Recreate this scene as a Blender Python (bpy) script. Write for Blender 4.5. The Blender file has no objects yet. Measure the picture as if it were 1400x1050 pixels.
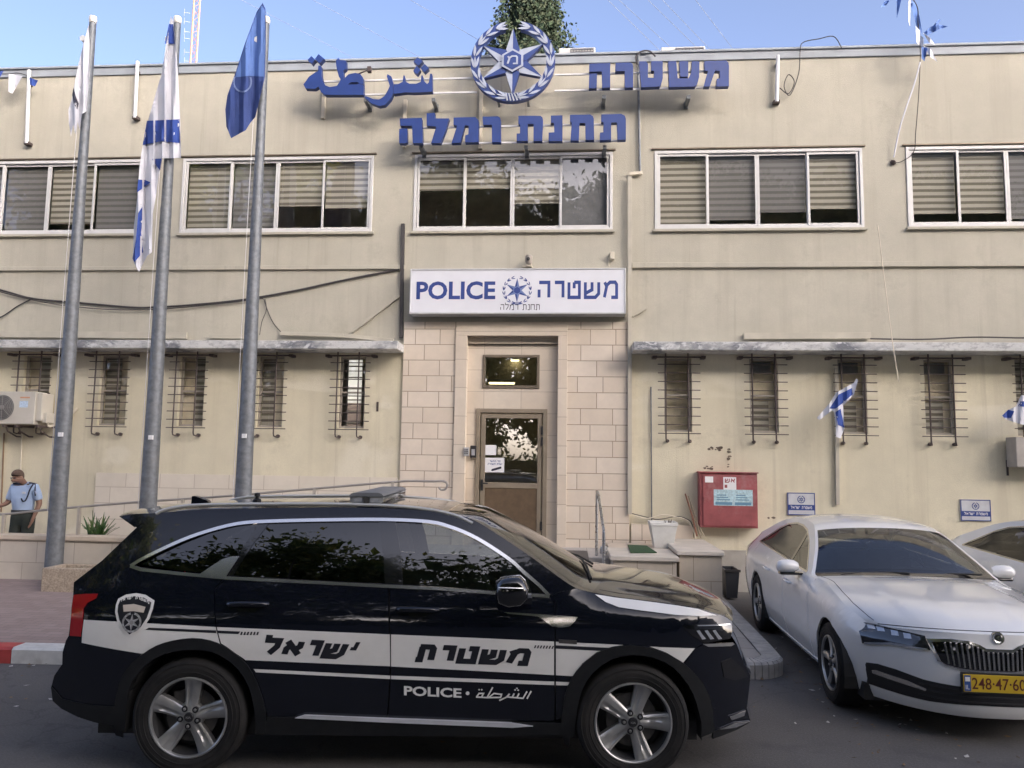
import bpy, bmesh, math, random
from math import radians as RAD, sin, cos, pi, sqrt
from mathutils import Vector as V3, Matrix
random.seed(7)
S = bpy.context.scene
# ------------------------------------------------------------------ camera
FPX = 1050.0
CAMP = V3((0.0, -12.6, 2.01))
YAW, PIT, ROL = RAD(-4.397), RAD(5.6636), RAD(.834)
CF = V3((sin(YAW)*cos(PIT), cos(YAW)*cos(PIT), sin(PIT)))
_r = V3((cos(YAW), -sin(YAW), 0)); _u = _r.cross(CF)
CR = _r*cos(ROL) + _u*sin(ROL); CU = -_r*sin(ROL) + _u*cos(ROL)
cd = bpy.data.cameras.new('camera'); cam = bpy.data.objects.new('camera', cd); S.collection.objects.link(cam)
cd.sensor_width = 36; cd.lens = 36*FPX/1400; cd.clip_end = 3000; cd.clip_start = .05
mw = Matrix((CR, CU, -CF)).transposed().to_4x4(); mw.translation = CAMP
cam.matrix_world = mw
S.camera = cam
# ------------------------------------------------------------------ light
SUN_EL, SUN_AZ = RAD(11), RAD(140)         # low sun behind the camera, right; azimuth from +y towards +x
wd = bpy.data.worlds.new('World'); S.world = wd; wd.use_nodes = True
nt = wd.node_tree; bg = nt.nodes['Background']; sk = nt.nodes.new('ShaderNodeTexSky')
sk.sky_type = 'NISHITA'; sk.sun_disc = False; sk.sun_elevation = SUN_EL; sk.sun_rotation = SUN_AZ
sk.air_density = .2; sk.dust_density = 4; sk.ozone_density = .4; sk.altitude = 100
nt.links.new(sk.outputs[0], bg.inputs[0]); bg.inputs[1].default_value = .15
sd = V3((sin(SUN_AZ)*cos(SUN_EL), cos(SUN_AZ)*cos(SUN_EL), sin(SUN_EL)))
sl = bpy.data.lights.new('sun', 'SUN'); sl.energy = 3.0; sl.angle = RAD(.5); sl.color = (1, .84, .66)
so = bpy.data.objects.new('sun', sl); S.collection.objects.link(so); so.location = (20, 20, 30)
so.rotation_euler = sd.to_track_quat('Z', 'Y').to_euler()
vs = S.view_settings; vs.view_transform = 'Standard'; vs.look = 'None'; vs.gamma = 1; vs.exposure = 2.8
S.cycles.max_bounces = 8; S.cycles.transparent_max_bounces = 12; S.cycles.use_denoising = True
S.cycles.sample_clamp_indirect = 6

# ------------------------------------------------------------------ helpers
def ray(px, py):
    return CF*FPX + CR*(px-700) - CU*(py-525)
def at(px, py, y):                       # point of the plane y = const seen at a photo position
    d = ray(px, py); return CAMP + d*((y-CAMP.y)/d.y)
def atz(px, py, z):
    d = ray(px, py); return CAMP + d*((z-CAMP.z)/d.z)
def cast(px, py, Mi, g, t=0.005):        # where the ray meets the surface g(local point) = 0
    d = ray(px, py); o = Mi @ CAMP; dl = Mi.to_3x3() @ d
    for _ in range(40):
        a = g(o+dl*t); h = 1e-6; b = g(o+dl*(t+h)); k = (b-a)/h
        if abs(k) < 1e-9: break
        dt = -a/k; dt = max(-.0015, min(.0015, dt)); t += dt
        if abs(dt) < 1e-9: break
    return o+dl*t
def lerp(a, b, t): return a+(b-a)*t
def interp(x, pts):
    if x <= pts[0][0]: return pts[0][1]
    for (a, b), (c, d) in zip(pts, pts[1:]):
        if x <= c: return b+(d-b)*(x-a)/(c-a)
    return pts[-1][1]
def sinterp(x, pts):                     # smooth (Catmull-Rom like) interpolation
    n = len(pts)
    if x <= pts[0][0]: return pts[0][1]
    if x >= pts[-1][0]: return pts[-1][1]
    for i in range(n-1):
        if x <= pts[i+1][0]:
            x0, y0 = pts[i]; x1, y1 = pts[i+1]; h = x1-x0; t = (x-x0)/h
            m0 = (y1-y0)/h if i == 0 else (y1-pts[i-1][1])/(x1-pts[i-1][0])
            m1 = (y1-y0)/h if i == n-2 else (pts[i+2][1]-y0)/(pts[i+2][0]-x0)
            return (2*t**3-3*t*t+1)*y0+(t**3-2*t*t+t)*h*m0+(-2*t**3+3*t*t)*y1+(t**3-t*t)*h*m1

class MB:
    def __init__(s): s.v = []; s.f = []; s.m = []
    def add(s, vs, fs, m=0):
        o = len(s.v); s.v += [V3(p) for p in vs]
        for f in fs: s.f.append([i+o for i in f]); s.m.append(m)
    def poly(s, pts, m=0): s.add(pts, [list(range(len(pts)))], m)
    def box(s, x0, x1, y0, y1, z0, z1, m=0):
        s.add([(x0,y0,z0),(x1,y0,z0),(x1,y1,z0),(x0,y1,z0),(x0,y0,z1),(x1,y0,z1),(x1,y1,z1),(x0,y1,z1)],
              [(0,3,2,1),(4,5,6,7),(0,1,5,4),(1,2,6,5),(2,3,7,6),(3,0,4,7)], m)
    def bar(s, p, q, w, h, m=0, up=(0,0,1)):      # rectangular bar p->q
        p = V3(p); q = V3(q); d = (q-p).normalized(); a = d.cross(V3(up))
        if a.length < 1e-4: a = d.cross(V3((0,1,0)))
        a.normalize(); b = a.cross(d); vs = []
        for c in (p, q): vs += [c+a*w/2*i+b*h/2*j for i, j in ((-1,-1),(1,-1),(1,1),(-1,1))]
        s.add(vs, [(0,1,2,3),(7,6,5,4),(0,4,5,1),(1,5,6,2),(2,6,7,3),(3,7,4,0)], m)
    def tube(s, pts, r, n=8, m=0, caps=True):
        pts = [V3(p) for p in pts]; rs = r if isinstance(r, (list, tuple)) else [r]*len(pts)
        t = (pts[1]-pts[0]).normalized(); a = t.orthogonal().normalized(); vs = []
        for i, p in enumerate(pts):
            tt = (pts[min(i+1, len(pts)-1)]-pts[max(i-1, 0)]).normalized()
            a = (a-tt*a.dot(tt)); a = a.normalized() if a.length > 1e-6 else tt.orthogonal().normalized()
            b = tt.cross(a)
            vs += [p+(a*cos(2*pi*k/n)+b*sin(2*pi*k/n))*rs[i] for k in range(n)]
        fs = [(i*n+k, i*n+(k+1) % n, (i+1)*n+(k+1) % n, (i+1)*n+k) for i in range(len(pts)-1) for k in range(n)]
        if caps: fs += [tuple(range(n-1, -1, -1)), tuple(range((len(pts)-1)*n, len(pts)*n))]
        s.add(vs, fs, m)
    def lathe(s, prof, o, ax, n=32, m=0, up=None):  # prof: (radius, height along ax)
        o = V3(o); ax = V3(ax).normalized(); a = V3(up) if up else ax.orthogonal().normalized(); b = ax.cross(a); vs = []
        for r, h in prof: vs += [o+ax*h+(a*cos(2*pi*k/n)+b*sin(2*pi*k/n))*r for k in range(n)]
        fs = [(i*n+k, i*n+(k+1) % n, (i+1)*n+(k+1) % n, (i+1)*n+k) for i in range(len(prof)-1) for k in range(n)]
        s.add(vs, fs, m)
    def grid(s, fn, nu, nv, m=0, mf=None):
        vs = [fn(i/nu, j/nv) for i in range(nu+1) for j in range(nv+1)]; o = len(s.v); s.v += [V3(p) for p in vs]
        for i in range(nu):
            for j in range(nv):
                s.f.append([o+i*(nv+1)+j, o+(i+1)*(nv+1)+j, o+(i+1)*(nv+1)+j+1, o+i*(nv+1)+j+1])
                s.m.append(mf((i+.5)/nu, (j+.5)/nv) if mf else m)
    def prism(s, pts, fn, d0, d1, m=0, ms=None):   # polygon (u,v) -> fn(u,v,depth), extruded d0..d1
        n = len(pts); vs = [fn(u, v, d0) for u, v in pts]+[fn(u, v, d1) for u, v in pts]
        s.add(vs, [list(range(n)), list(range(2*n-1, n-1, -1))], m)
        s.add(vs, [(i, i+n, (i+1) % n+n, (i+1) % n) for i in range(n)], m if ms is None else ms)
    def xf(s, M):
        s.v = [M @ p for p in s.v]; return s
    def join(s, o):
        k = len(s.v); s.v += o.v; s.f += [[i+k for i in f] for f in o.f]; s.m += o.m; return s

def link(o):
    S.collection.objects.link(o); return o
def tag(o, label, cat, group=None, kind=None):
    if label: o['label'] = label
    if cat: o['category'] = cat
    if group: o['group'] = group
    if kind: o['kind'] = kind
    return o
def thing(name, label, cat, loc=(0,0,0), rotz=0, group=None):
    o = bpy.data.objects.new(name, None); o.empty_display_size = .2; link(o)
    o.location = loc; o.rotation_euler = (0, 0, rotz); o.matrix_basis = Matrix.Translation(V3(loc)) @ Matrix.Rotation(rotz, 4, 'Z')
    return tag(o, label, cat, group)
def wmat(o):
    m = o.matrix_basis.copy()
    while o.parent: o = o.parent; m = o.matrix_basis @ m
    return m
def obj(name, mb, mats, parent=None, smooth=30, bevel=0, local=False, sub=0, fixn=False):
    """link mb as one mesh; mb is in world coordinates unless local"""
    me = bpy.data.meshes.new(name)
    vs = mb.v
    if parent and not local:
        Mi = wmat(parent).inverted(); vs = [Mi @ p for p in vs]
    org = V3((0,0,0))
    if parent is None:
        lo = [min(p[i] for p in vs) for i in range(3)]; hi = [max(p[i] for p in vs) for i in range(3)]
        org = V3(((lo[0]+hi[0])/2, (lo[1]+hi[1])/2, lo[2])); vs = [p-org for p in vs]
    me.from_pydata([tuple(p) for p in vs], [], mb.f)
    mats = mats if isinstance(mats, (list, tuple)) else [mats]
    for m in mats: me.materials.append(m)
    me.polygons.foreach_set('material_index', mb.m)
    if fixn:
        bm = bmesh.new(); bm.from_mesh(me); bmesh.ops.remove_doubles(bm, verts=bm.verts, dist=1e-5)
        bmesh.ops.recalc_face_normals(bm, faces=bm.faces); bm.to_mesh(me); bm.free()
    me.validate(); me.update()
    if smooth:
        me.shade_smooth(); me.set_sharp_from_angle(angle=RAD(smooth))
    o = bpy.data.objects.new(name, me); link(o); o.location = org
    if parent: o.parent = parent
    if bevel:
        b = o.modifiers.new('bevel', 'BEVEL'); b.width = bevel; b.segments = 2; b.limit_method = 'ANGLE'; b.angle_limit = RAD(40)
    if sub:
        b = o.modifiers.new('sub', 'SUBSURF'); b.levels = sub; b.render_levels = sub
    return o

# ------------------------------------------------------------------ materials
def nd(t, k, **kw):
    n = t.nodes.new(k)
    for a, b in kw.items():
        if a.startswith('i_'): n.inputs[a[2:].replace('_', ' ')].default_value = b
        else: setattr(n, a, b)
    return n
def ramp(t, src, stops):
    r = t.nodes.new('ShaderNodeValToRGB'); e = r.color_ramp.elements
    while len(e) < len(stops): e.new(.5)
    for x, (p, c) in zip(e, stops): x.position = p; x.color = (c, c, c, 1) if not isinstance(c, (tuple, list)) else (*c, 1)
    t.links.new(src, r.inputs[0]); return r.outputs[0]
def mixc(t, f, a, b, mode='MIX'):
    m = t.nodes.new('ShaderNodeMix'); m.data_type = 'RGBA'; m.blend_type = mode
    for i, x in ((0, f), (6, a), (7, b)):
        if isinstance(x, (int, float)): m.inputs[i].default_value = x
        elif isinstance(x, (tuple, list)): m.inputs[i].default_value = (*x, 1)
        else: t.links.new(x, m.inputs[i])
    return m.outputs[2]
def base(name):
    m = bpy.data.materials.new(name); m.use_nodes = True; t = m.node_tree
    return m, t, t.nodes['Principled BSDF']
def coords(t, scale=(1,1,1), kind='Object', rot=(0,0,0)):
    c = t.nodes.new('ShaderNodeTexCoord'); m = t.nodes.new('ShaderNodeMapping')
    m.inputs['Scale'].default_value = scale; m.inputs['Rotation'].default_value = rot
    t.links.new(c.outputs[kind], m.inputs[0]); return m.outputs[0]
def noise(t, co, scale, det=4, rough=.55, dist=0):
    n = nd(t, 'ShaderNodeTexNoise'); n.inputs['Scale'].default_value = scale; n.inputs['Detail'].default_value = det
    n.inputs['Roughness'].default_value = rough; n.inputs['Distortion'].default_value = dist
    t.links.new(co, n.inputs['Vector']); return n.outputs['Fac']
def bump(t, b, h, strength=.2, dist=.01):
    n = t.nodes.new('ShaderNodeBump'); n.inputs['Strength'].default_value = strength; n.inputs['Distance'].default_value = dist
    t.links.new(h, n.inputs['Height']); t.links.new(n.outputs[0], b.inputs['Normal'])
def M(name, col, rough=.6, metal=0, var=.12, scale=6, bmp=0, coat=0, spec=.5, dirt=None, dirt_amt=.5):
    m, t, b = base(name); co = coords(t)
    n = noise(t, co, scale, 5)
    c = mixc(t, ramp(t, n, [(.3, 0), (.7, 1)]), tuple(x*(1-var) for x in col), tuple(min(1, x*(1+var)) for x in col))
    if dirt:
        n2 = noise(t, co, scale*.35, 6, .7); c = mixc(t, ramp(t, n2, [(.5, 0), (.75, dirt_amt)]), c, dirt)
    t.links.new(c, b.inputs['Base Color']); b.inputs['Metallic'].default_value = metal
    b.inputs['Specular IOR Level'].default_value = spec
    r = t.nodes.new('ShaderNodeMapRange'); r.inputs[3].default_value = max(.02, rough*.85); r.inputs[4].default_value = min(1, rough*1.15)
    t.links.new(noise(t, co, scale*2.3, 3), r.inputs[0]); t.links.new(r.outputs[0], b.inputs['Roughness'])
    if coat: b.inputs['Coat Weight'].default_value = coat; b.inputs['Coat Roughness'].default_value = .03
    if bmp: bump(t, b, noise(t, co, scale*8, 4), bmp)
    return m
def glass(name, tint=(.8,.85,.85), refl=1.0, rough=.0, base_refl=.0):   # Schlick reflection over a tinted see-through pane
    m = bpy.data.materials.new(name); m.use_nodes = True; t = m.node_tree; t.nodes.clear()
    o = t.nodes.new('ShaderNodeOutputMaterial'); mx = t.nodes.new('ShaderNodeMixShader')
    tr = t.nodes.new('ShaderNodeBsdfTransparent'); tr.inputs[0].default_value = (*tint, 1)
    gl = t.nodes.new('ShaderNodeBsdfGlossy'); gl.inputs[0].default_value = (1, 1, 1, 1); gl.inputs['Roughness'].default_value = rough
    lw = t.nodes.new('ShaderNodeLayerWeight'); lw.inputs[0].default_value = .5; fr = t.nodes.new('ShaderNodeMath'); fr.operation = 'POWER'; fr.inputs[1].default_value = 5; t.links.new(lw.outputs['Facing'], fr.inputs[0])
    mr = t.nodes.new('ShaderNodeMapRange'); mr.inputs[3].default_value = base_refl; mr.inputs[4].default_value = refl
    t.links.new(fr.outputs[0], mr.inputs[0]); t.links.new(mr.outputs[0], mx.inputs[0])
    t.links.new(tr.outputs[0], mx.inputs[1]); t.links.new(gl.outputs[0], mx.inputs[2]); t.links.new(mx.outputs[0], o.inputs[0])
    return m
def emit(name, col, st):
    m, t, b = base(name); b.inputs['Base Color'].default_value = (*col, 1)
    b.inputs['Emission Color'].default_value = (*col, 1); b.inputs['Emission Strength'].default_value = st; return m

def plaster(name, col, stain, streak=.5, patch=None):
    m, t, b = base(name); co = coords(t)
    n1 = noise(t, co, .55, 6, .6); n2 = noise(t, co, 3.2, 5, .6); n3 = noise(t, coords(t, (2.6, 2.6, .16)), 1.3, 6, .65)
    c = mixc(t, ramp(t, n1, [(.35, 0), (.68, 1)]), tuple(x*.86 for x in col), tuple(min(1, x*1.06) for x in col))
    c = mixc(t, ramp(t, n2, [(.42, 0), (.75, .5)]), c, tuple(x*.80 for x in col))
    c = mixc(t, ramp(t, n3, [(.50, 0), (.74, streak)]), c, stain)
    if patch:
        n4 = noise(t, coords(t, (1, 1, 1.6)), .45, 3, .5, .6); c = mixc(t, ramp(t, n4, [(.54, 0), (.58, .55)]), c, patch)
    n5 = noise(t, co, 1.1, 8, .75); c = mixc(t, ramp(t, n5, [(.56, 0), (.76, .55)]), c, tuple(x*.62 for x in stain))
    n6 = noise(t, co, 34, 6, .7); c = mixc(t, ramp(t, n6, [(.40, 0), (.66, .30)]), c, tuple(x*.80 for x in col))
    n7 = noise(t, coords(t, (7, 7, .22)), 1.0, 4, .6); c = mixc(t, ramp(t, n7, [(.60, 0), (.72, streak*.7)]), c, tuple(x*.85 for x in stain))
    t.links.new(c, b.inputs['Base Color']); b.inputs['Roughness'].default_value = .9
    bump(t, b, noise(t, co, 55, 5, .7), .35, .012); return m
def bricks(name, c1, c2, mortar, bw, bh, ms=.006, off=.5, axes='XZ', rough=.75, stain=.3, bmp=.3, sq=1, sqf=2, shift=(0,0,0)):
    m, t, b = base(name)
    rot = (RAD(90), 0, 0) if axes == 'XZ' else (0, 0, 0)
    c0 = t.nodes.new('ShaderNodeTexCoord'); mp = t.nodes.new('ShaderNodeMapping'); mp.inputs['Rotation'].default_value = tuple(-a for a in rot)
    mp.inputs['Location'].default_value = shift
    t.links.new(c0.outputs['Object'], mp.inputs[0])
    k = t.nodes.new('ShaderNodeTexBrick'); t.links.new(mp.outputs[0], k.inputs['Vector'])
    k.inputs['Color1'].default_value = (*c1, 1); k.inputs['Color2'].default_value = (*c2, 1); k.inputs['Mortar'].default_value = (*mortar, 1)
    k.inputs['Scale'].default_value = 1; k.inputs['Mortar Size'].default_value = ms; k.inputs['Mortar Smooth'].default_value = .3
    k.inputs['Brick Width'].default_value = bw; k.inputs['Row Height'].default_value = bh; k.inputs['Bias'].default_value = 0
    k.offset = off; k.squash = sq; k.squash_frequency = sqf
    co = coords(t); n = noise(t, co, 2.2, 6, .65); n2 = noise(t, co, 14, 5, .6)
    c = mixc(t, ramp(t, n, [(.4, 0), (.75, stain)]), k.outputs['Color'], tuple(x*.55 for x in c1))
    c = mixc(t, ramp(t, n2, [(.3, .0), (.8, .35)]), c, tuple(x*.82 for x in c2))
    t.links.new(c, b.inputs['Base Color']); b.inputs['Roughness'].default_value = rough
    inv = t.nodes.new('ShaderNodeMath'); inv.operation = 'SUBTRACT'; inv.inputs[0].default_value = 1; t.links.new(k.outputs['Fac'], inv.inputs[1])
    ad = t.nodes.new('ShaderNodeMath'); ad.operation = 'MULTIPLY_ADD'; t.links.new(n2, ad.inputs[0]); ad.inputs[1].default_value = .25; t.links.new(inv.outputs[0], ad.inputs[2])
    bump(t, b, ad.outputs[0], bmp, .008); return m

MT = {}
MT['plaster_up'] = plaster('plaster_upper', (.505,.478,.392), (.37,.335,.27), .6)
MT['plaster_low'] = plaster('plaster_lower', (.715,.66,.495), (.50,.445,.325), .5, (.75,.705,.58))
MT['stone'] = bricks('stone_cladding', (.66,.565,.45), (.73,.645,.54), (.30,.23,.16), .52, .262, .008, .5, 'XZ', shift=(.1,.02,0), sq=.8, sqf=3)
MT['stone_plain'] = M('stone_slab', (.62,.53,.42), .7, var=.1, scale=3, bmp=.15, dirt=(.42,.35,.26), dirt_amt=.4)
MT['stone_wall'] = bricks('stone_wall', (.60,.54,.45), (.67,.61,.52), (.38,.32,.25), .56, .30, .006, .37, 'XZ', stain=.35)
MT['coping'] = M('coping_metal', (.31,.34,.37), .6, .0, var=.15, scale=2, dirt=(.24,.25,.26))
MT['alu'] = M('white_aluminium', (.62,.615,.60), .4, 0, var=.05)
MT['bronze'] = M('bronze_frame', (.20,.165,.12), .45, .3, var=.1)
MT['iron'] = M('dark_iron', (.09,.07,.065), .65, .2, var=.3, scale=20)
MT['galv'] = M('galvanised_steel', (.17,.185,.20), .55, .4, var=.25, scale=14, bmp=.03, dirt=(.22,.22,.21), dirt_amt=.5)
MT['dark'] = M('dark_interior', (.03,.03,.03), .9)
MT['room'] = M('room_wall', (.75,.69,.60), .9)
MT['backing_sheet'] = M('tan_backing', (.72,.63,.48), .9, var=.15, scale=9)
MT['glass'] = glass('window_glass', (.93,.94,.92), 1.0, 0, .085)
MT['glass_clear'] = glass('door_glass', (.60,.63,.60), 1.0, 0, .20)
MT['white'] = M('white_paint', (.80,.80,.80), .45, var=.04)
MT['blue'] = M('blue_paint', (.035,.075,.27), .45, var=.1)
MT['blue_edge'] = M('blue_return', (.025,.05,.17), .5, var=.1)
MT['paper'] = M('paper', (.78,.78,.78), .8, var=.04)
MT['ink'] = M('dark_ink', (.03,.03,.05), .7)
MT['rail_w'] = M('white_rail', (.72,.72,.72), .5, var=.06)
MT['steel'] = M('stainless', (.55,.55,.54), .28, .9, var=.1, scale=10)
MT['trunk'] = M('cream_trunking', (.66,.60,.48), .6, var=.08)
MT['trunkc'] = M('painted_trunking', (.47,.44,.36), .7, var=.12, scale=3, dirt=(.42,.37,.3))
MT['cable'] = M('black_cable', (.06,.055,.055), .7)
MT['black_pl'] = M('black_plastic', (.022,.022,.024), .5)
def blindmat(name, c1, c2, period):
    m, t, b = base(name)
    c0 = t.nodes.new('ShaderNodeTexCoord'); w = t.nodes.new('ShaderNodeTexWave'); w.wave_type = 'BANDS'; w.bands_direction = 'Z'; w.wave_profile = 'SIN'
    w.inputs['Scale'].default_value = 2*pi/20/period; w.inputs['Distortion'].default_value = .25; w.inputs['Detail'].default_value = 1
    t.links.new(c0.outputs['Object'], w.inputs['Vector'])
    c = mixc(t, ramp(t, w.outputs['Fac'], [(.30, 0), (.55, 1)]), c1, c2); t.links.new(c, b.inputs['Base Color'])
    b.inputs['Roughness'].default_value = .8; return m
MT['blind'] = blindmat('zebra_blind', (.16,.143,.115), (.43,.40,.34), .105)
MT['blind_d'] = blindmat('dark_blind', (.135,.128,.125), (.22,.21,.205), .105)
MT['screen'] = M('grey_screen', (.17,.17,.18), .9)
# ------------------------------------------------------------------ ground, pavement, road
def FX(px, py, y=0): return at(px, py, y).x
def FZ(px, py, y=0): return at(px, py, y).z
asphalt, t, b = base('asphalt'); co = coords(t)
n1 = noise(t, co, .5, 6, .65); n2 = noise(t, co, 60, 4, .7); n3 = noise(t, co, 2.5, 5, .6)
c = mixc(t, ramp(t, n1, [(.35, 0), (.7, 1)]), (.088,.083,.078), (.125,.118,.110))
c = mixc(t, ramp(t, n2, [(.45, 0), (.72, .8)]), c, (.15,.147,.143)); c = mixc(t, ramp(t, n3, [(.55, 0), (.7, .5)]), c, (.055,.054,.055))
vo = nd(t, 'ShaderNodeTexVoronoi', feature='DISTANCE_TO_EDGE'); vo.inputs['Scale'].default_value = .55
dn = nd(t, 'ShaderNodeVectorMath', operation='ADD'); nn = nd(t, 'ShaderNodeTexNoise'); nn.inputs['Scale'].default_value = 1.6; nn.inputs['Detail'].default_value = 5
t.links.new(co, nn.inputs['Vector']); t.links.new(co, dn.inputs[0]); t.links.new(nn.outputs['Color'], dn.inputs[1]); t.links.new(dn.outputs[0], vo.inputs['Vector'])
c = mixc(t, ramp(t, vo.outputs['Distance'], [(.0, .45), (.008, 0)]), c, (.05,.048,.046))
t.links.new(c, b.inputs['Base Color']); b.inputs['Roughness'].default_value = .85; bump(t, b, n2, .5, .01)
g = MB(); g.grid(lambda u, v: (lerp(-90, 90, u), lerp(-90, 120, v), 0), 8, 8)
tag(obj('road', g, asphalt), None, None, kind='structure')

# kerb line (runs along the police car, then turns back to the station round a corner)
KA, KB = V3((-5.15, -12.6+7.22, 0)), V3((1.94, -12.6+7.59, 0)); kd = (KB-KA).normalized(); kn = V3((-kd.y, kd.x, 0))
KERB = [KA-kd*22, KA]; KERB = [KA-kd*22]
KC = KB-kd*.20
line = [KC + kd*.0]
for i in range(1, 9):                        # rounded corner, radius .45
    a = pi/2*i/8; line.append(KC + kd*.36*sin(a) + kn*.36*(1-cos(a)))
endp = V3((line[-1].x+.12, -.02, 0)); path = KERB+line+[V3((line[-1].x+.02, -4.2, 0)), endp]
mred = M('red_kerb_paint', (.42,.055,.05), .6, var=.2, scale=9, dirt=(.2,.12,.1), dirt_amt=.6)
mwht = M('white_kerb_paint', (.60,.60,.58), .6, var=.15, scale=9, dirt=(.30,.28,.26), dirt_amt=.7)
mgry = M('grey_kerb_concrete', (.40,.385,.36), .8, var=.2, scale=8, bmp=.2, dirt=(.2,.19,.17))
def offs(path, d):
    out = []
    for i, p in enumerate(path):
        q = (path[min(i+1, len(path)-1)]-path[max(i-1, 0)]).normalized(); out.append(p+V3((-q.y, q.x, 0))*d)
    return out
# finer path: stones of .55 m
def resample(path, step):
    out = [path[0]]; acc = 0
    for a, b2 in zip(path, path[1:]):
        L = (b2-a).length; n = max(1, round(L/step))
        for i in range(1, n+1): out.append(a.lerp(b2, i/n))
    return out
kp = resample(path, .55); ki = offs(kp, .2); KH = .15
kb = MB()
e0 = at(32, 895, KA.y).x                      # red / white boundary seen in the photo
for i in range(len(kp)-1):
    a, b2, c2, d2 = kp[i], kp[i+1], ki[i+1], ki[i]; xm = (a.x+b2.x)/2
    sl_ = int(math.floor((xm-e0)/1.12)); m = 2 if xm > -2.0 else (1 if sl_ % 2 == 0 else 0)
    up = V3((0, 0, KH)); ch = (d2-a)*.12; ch2 = (c2-b2)*.12
    g_ = (b2-a).normalized()*.004
    kb.add([a+g_, b2-g_, b2-g_+up*.85, a+g_+up*.85, a+g_+ch+up, b2-g_+ch2+up, c2-g_+up, d2+g_+up, d2+g_*1-up*0, c2-g_],
           [(0,1,2,3), (3,2,5,4), (4,5,6,7), (7,6,9,8), (0,3,4,7,8), (1,9,6,5,2)], m)
tag(obj('kerb', kb, [mred, mwht, mgry], smooth=20), None, None, kind='structure')
pave_red = bricks('red_pavement', (.285,.215,.195), (.34,.265,.24), (.17,.145,.135), .2, .1, .004, .5, 'XY', .85, .4, .3)
pave_gry = bricks('grey_pavement', (.32,.30,.275), (.38,.36,.33), (.15,.14,.13), .40, .40, .008, .0, 'XY', .8, .35, .4)
# pavement slopes gently up towards the station
SPL = -.6
def pz(p): return KH-.006
def pave(name, x0, x1, mat, dz=0):
    a = MB(); n = 24
    xs = [lerp(x0, x1, i/n) for i in range(n+1)]
    fr = [p for p in ki]
    def yk(x):
        pts = [(p.x, p.y) for p in ki]; pts = [pts[0]]+[q for i, q in enumerate(pts[1:]) if q[0] > pts[i][0]]
        return interp(x, pts)
    vs = []
    for x in xs:
        y0 = yk(x); vs += [(x, y0, KH-.004+dz), (x, y0+1.0, KH+.03+dz), (x, .0, KH+.09+dz)]
    fs = [(i*3+j, (i+1)*3+j, (i+1)*3+j+1, i*3+j+1) for i in range(n) for j in range(2)]
    a.add(vs, fs); return tag(obj(name, a, mat, smooth=0), None, None, kind='structure')
pave('pavement', -27, SPL, pave_red)
xe = ki[-1].x
pave('footpath', SPL, min(p.x for p in ki[-3:])+.0, pave_gry)
sea = MB(); sea.add([(-27, 0, .24), (-27, -.0, .24)], [])

# ------------------------------------------------------------------ the station
ST = thing('police_station', 'two storey cream plaster police station with flat roof, stone entrance and barred lower windows', 'building', (0, 0, 0))
ZR = FZ(700, 90); ZTOP = FZ(700, 78)
XL, XR = -17.0, 17.0
def wall_holes(mb, x0, x1, z0, z1, holes, y, depth, m=0, mr=0):
    xs = sorted({x0, x1, *[h[0] for h in holes], *[h[1] for h in holes]}); zs = sorted({z0, z1, *[h[2] for h in holes], *[h[3] for h in holes]})
    xs = [x for x in xs if x0 <= x <= x1]; zs = [z for z in zs if z0 <= z <= z1]
    for xa, xb in zip(xs, xs[1:]):
        for za, zb in zip(zs, zs[1:]):
            xm, zm = (xa+xb)/2, (za+zb)/2
            if any(h[0] < xm < h[1] and h[2] < zm < h[3] for h in holes): continue
            mb.add([(xa,y,za),(xb,y,za),(xb,y,zb),(xa,y,zb)], [(0,1,2,3)], m)
    for h in holes:
        if h[0] < x0 or h[1] > x1 or h[2] < z0-1e-6 or h[3] > z1+1e-6: continue
        a, b2, c2, d2 = h[:4]; e = y+depth
        mb.add([(a,y,c2),(b2,y,c2),(b2,y,d2),(a,y,d2),(a,e,c2),(b2,e,c2),(b2,e,d2),(a,e,d2)], [(0,4,5,1),(1,5,6,2),(2,6,7,3),(3,7,4,0)], mr)
# upper windows: (left px, right px, top px, bottom px), blinds of each leaf (drop, kind)
WT, WBt = 4.0, 5.0
UPW = []
for l, r, tp, bt, bl in (
    (-62, 194, 219.5, 317.5, [(.9,'d'),(1,'d'),(.85,'z'),(1,'d')]),
    (249.5, 509, 216.5, 318.5, [(.93,'z'),(1,'d'),(.62,'z'),(.66,'z')]),
    (567, 836.5, 212, 317, [(.42,'z'),(.40,'z'),(.62,'z'),(1,'s')]),
    (896, 1179, 206.5, 311.5, [(1,'z'),(.88,'d'),(.78,'d'),(.74,'z')]),
    (1241, 1520, 199.5, 309, [(.82,'z'),(.82,'z'),(.9,'d'),(.8,'z')])):
    UPW.append((FX(l, 265), FX(r, 265), FZ((l+r)/2, bt), FZ((l+r)/2, tp), bl))
zb = sum(w[2] for w in UPW)/5; zt = sum(w[3] for w in UPW)/5
UPW = [(a, b2, zb, zt, bl) for a, b2, _, _, bl in UPW]
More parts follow.
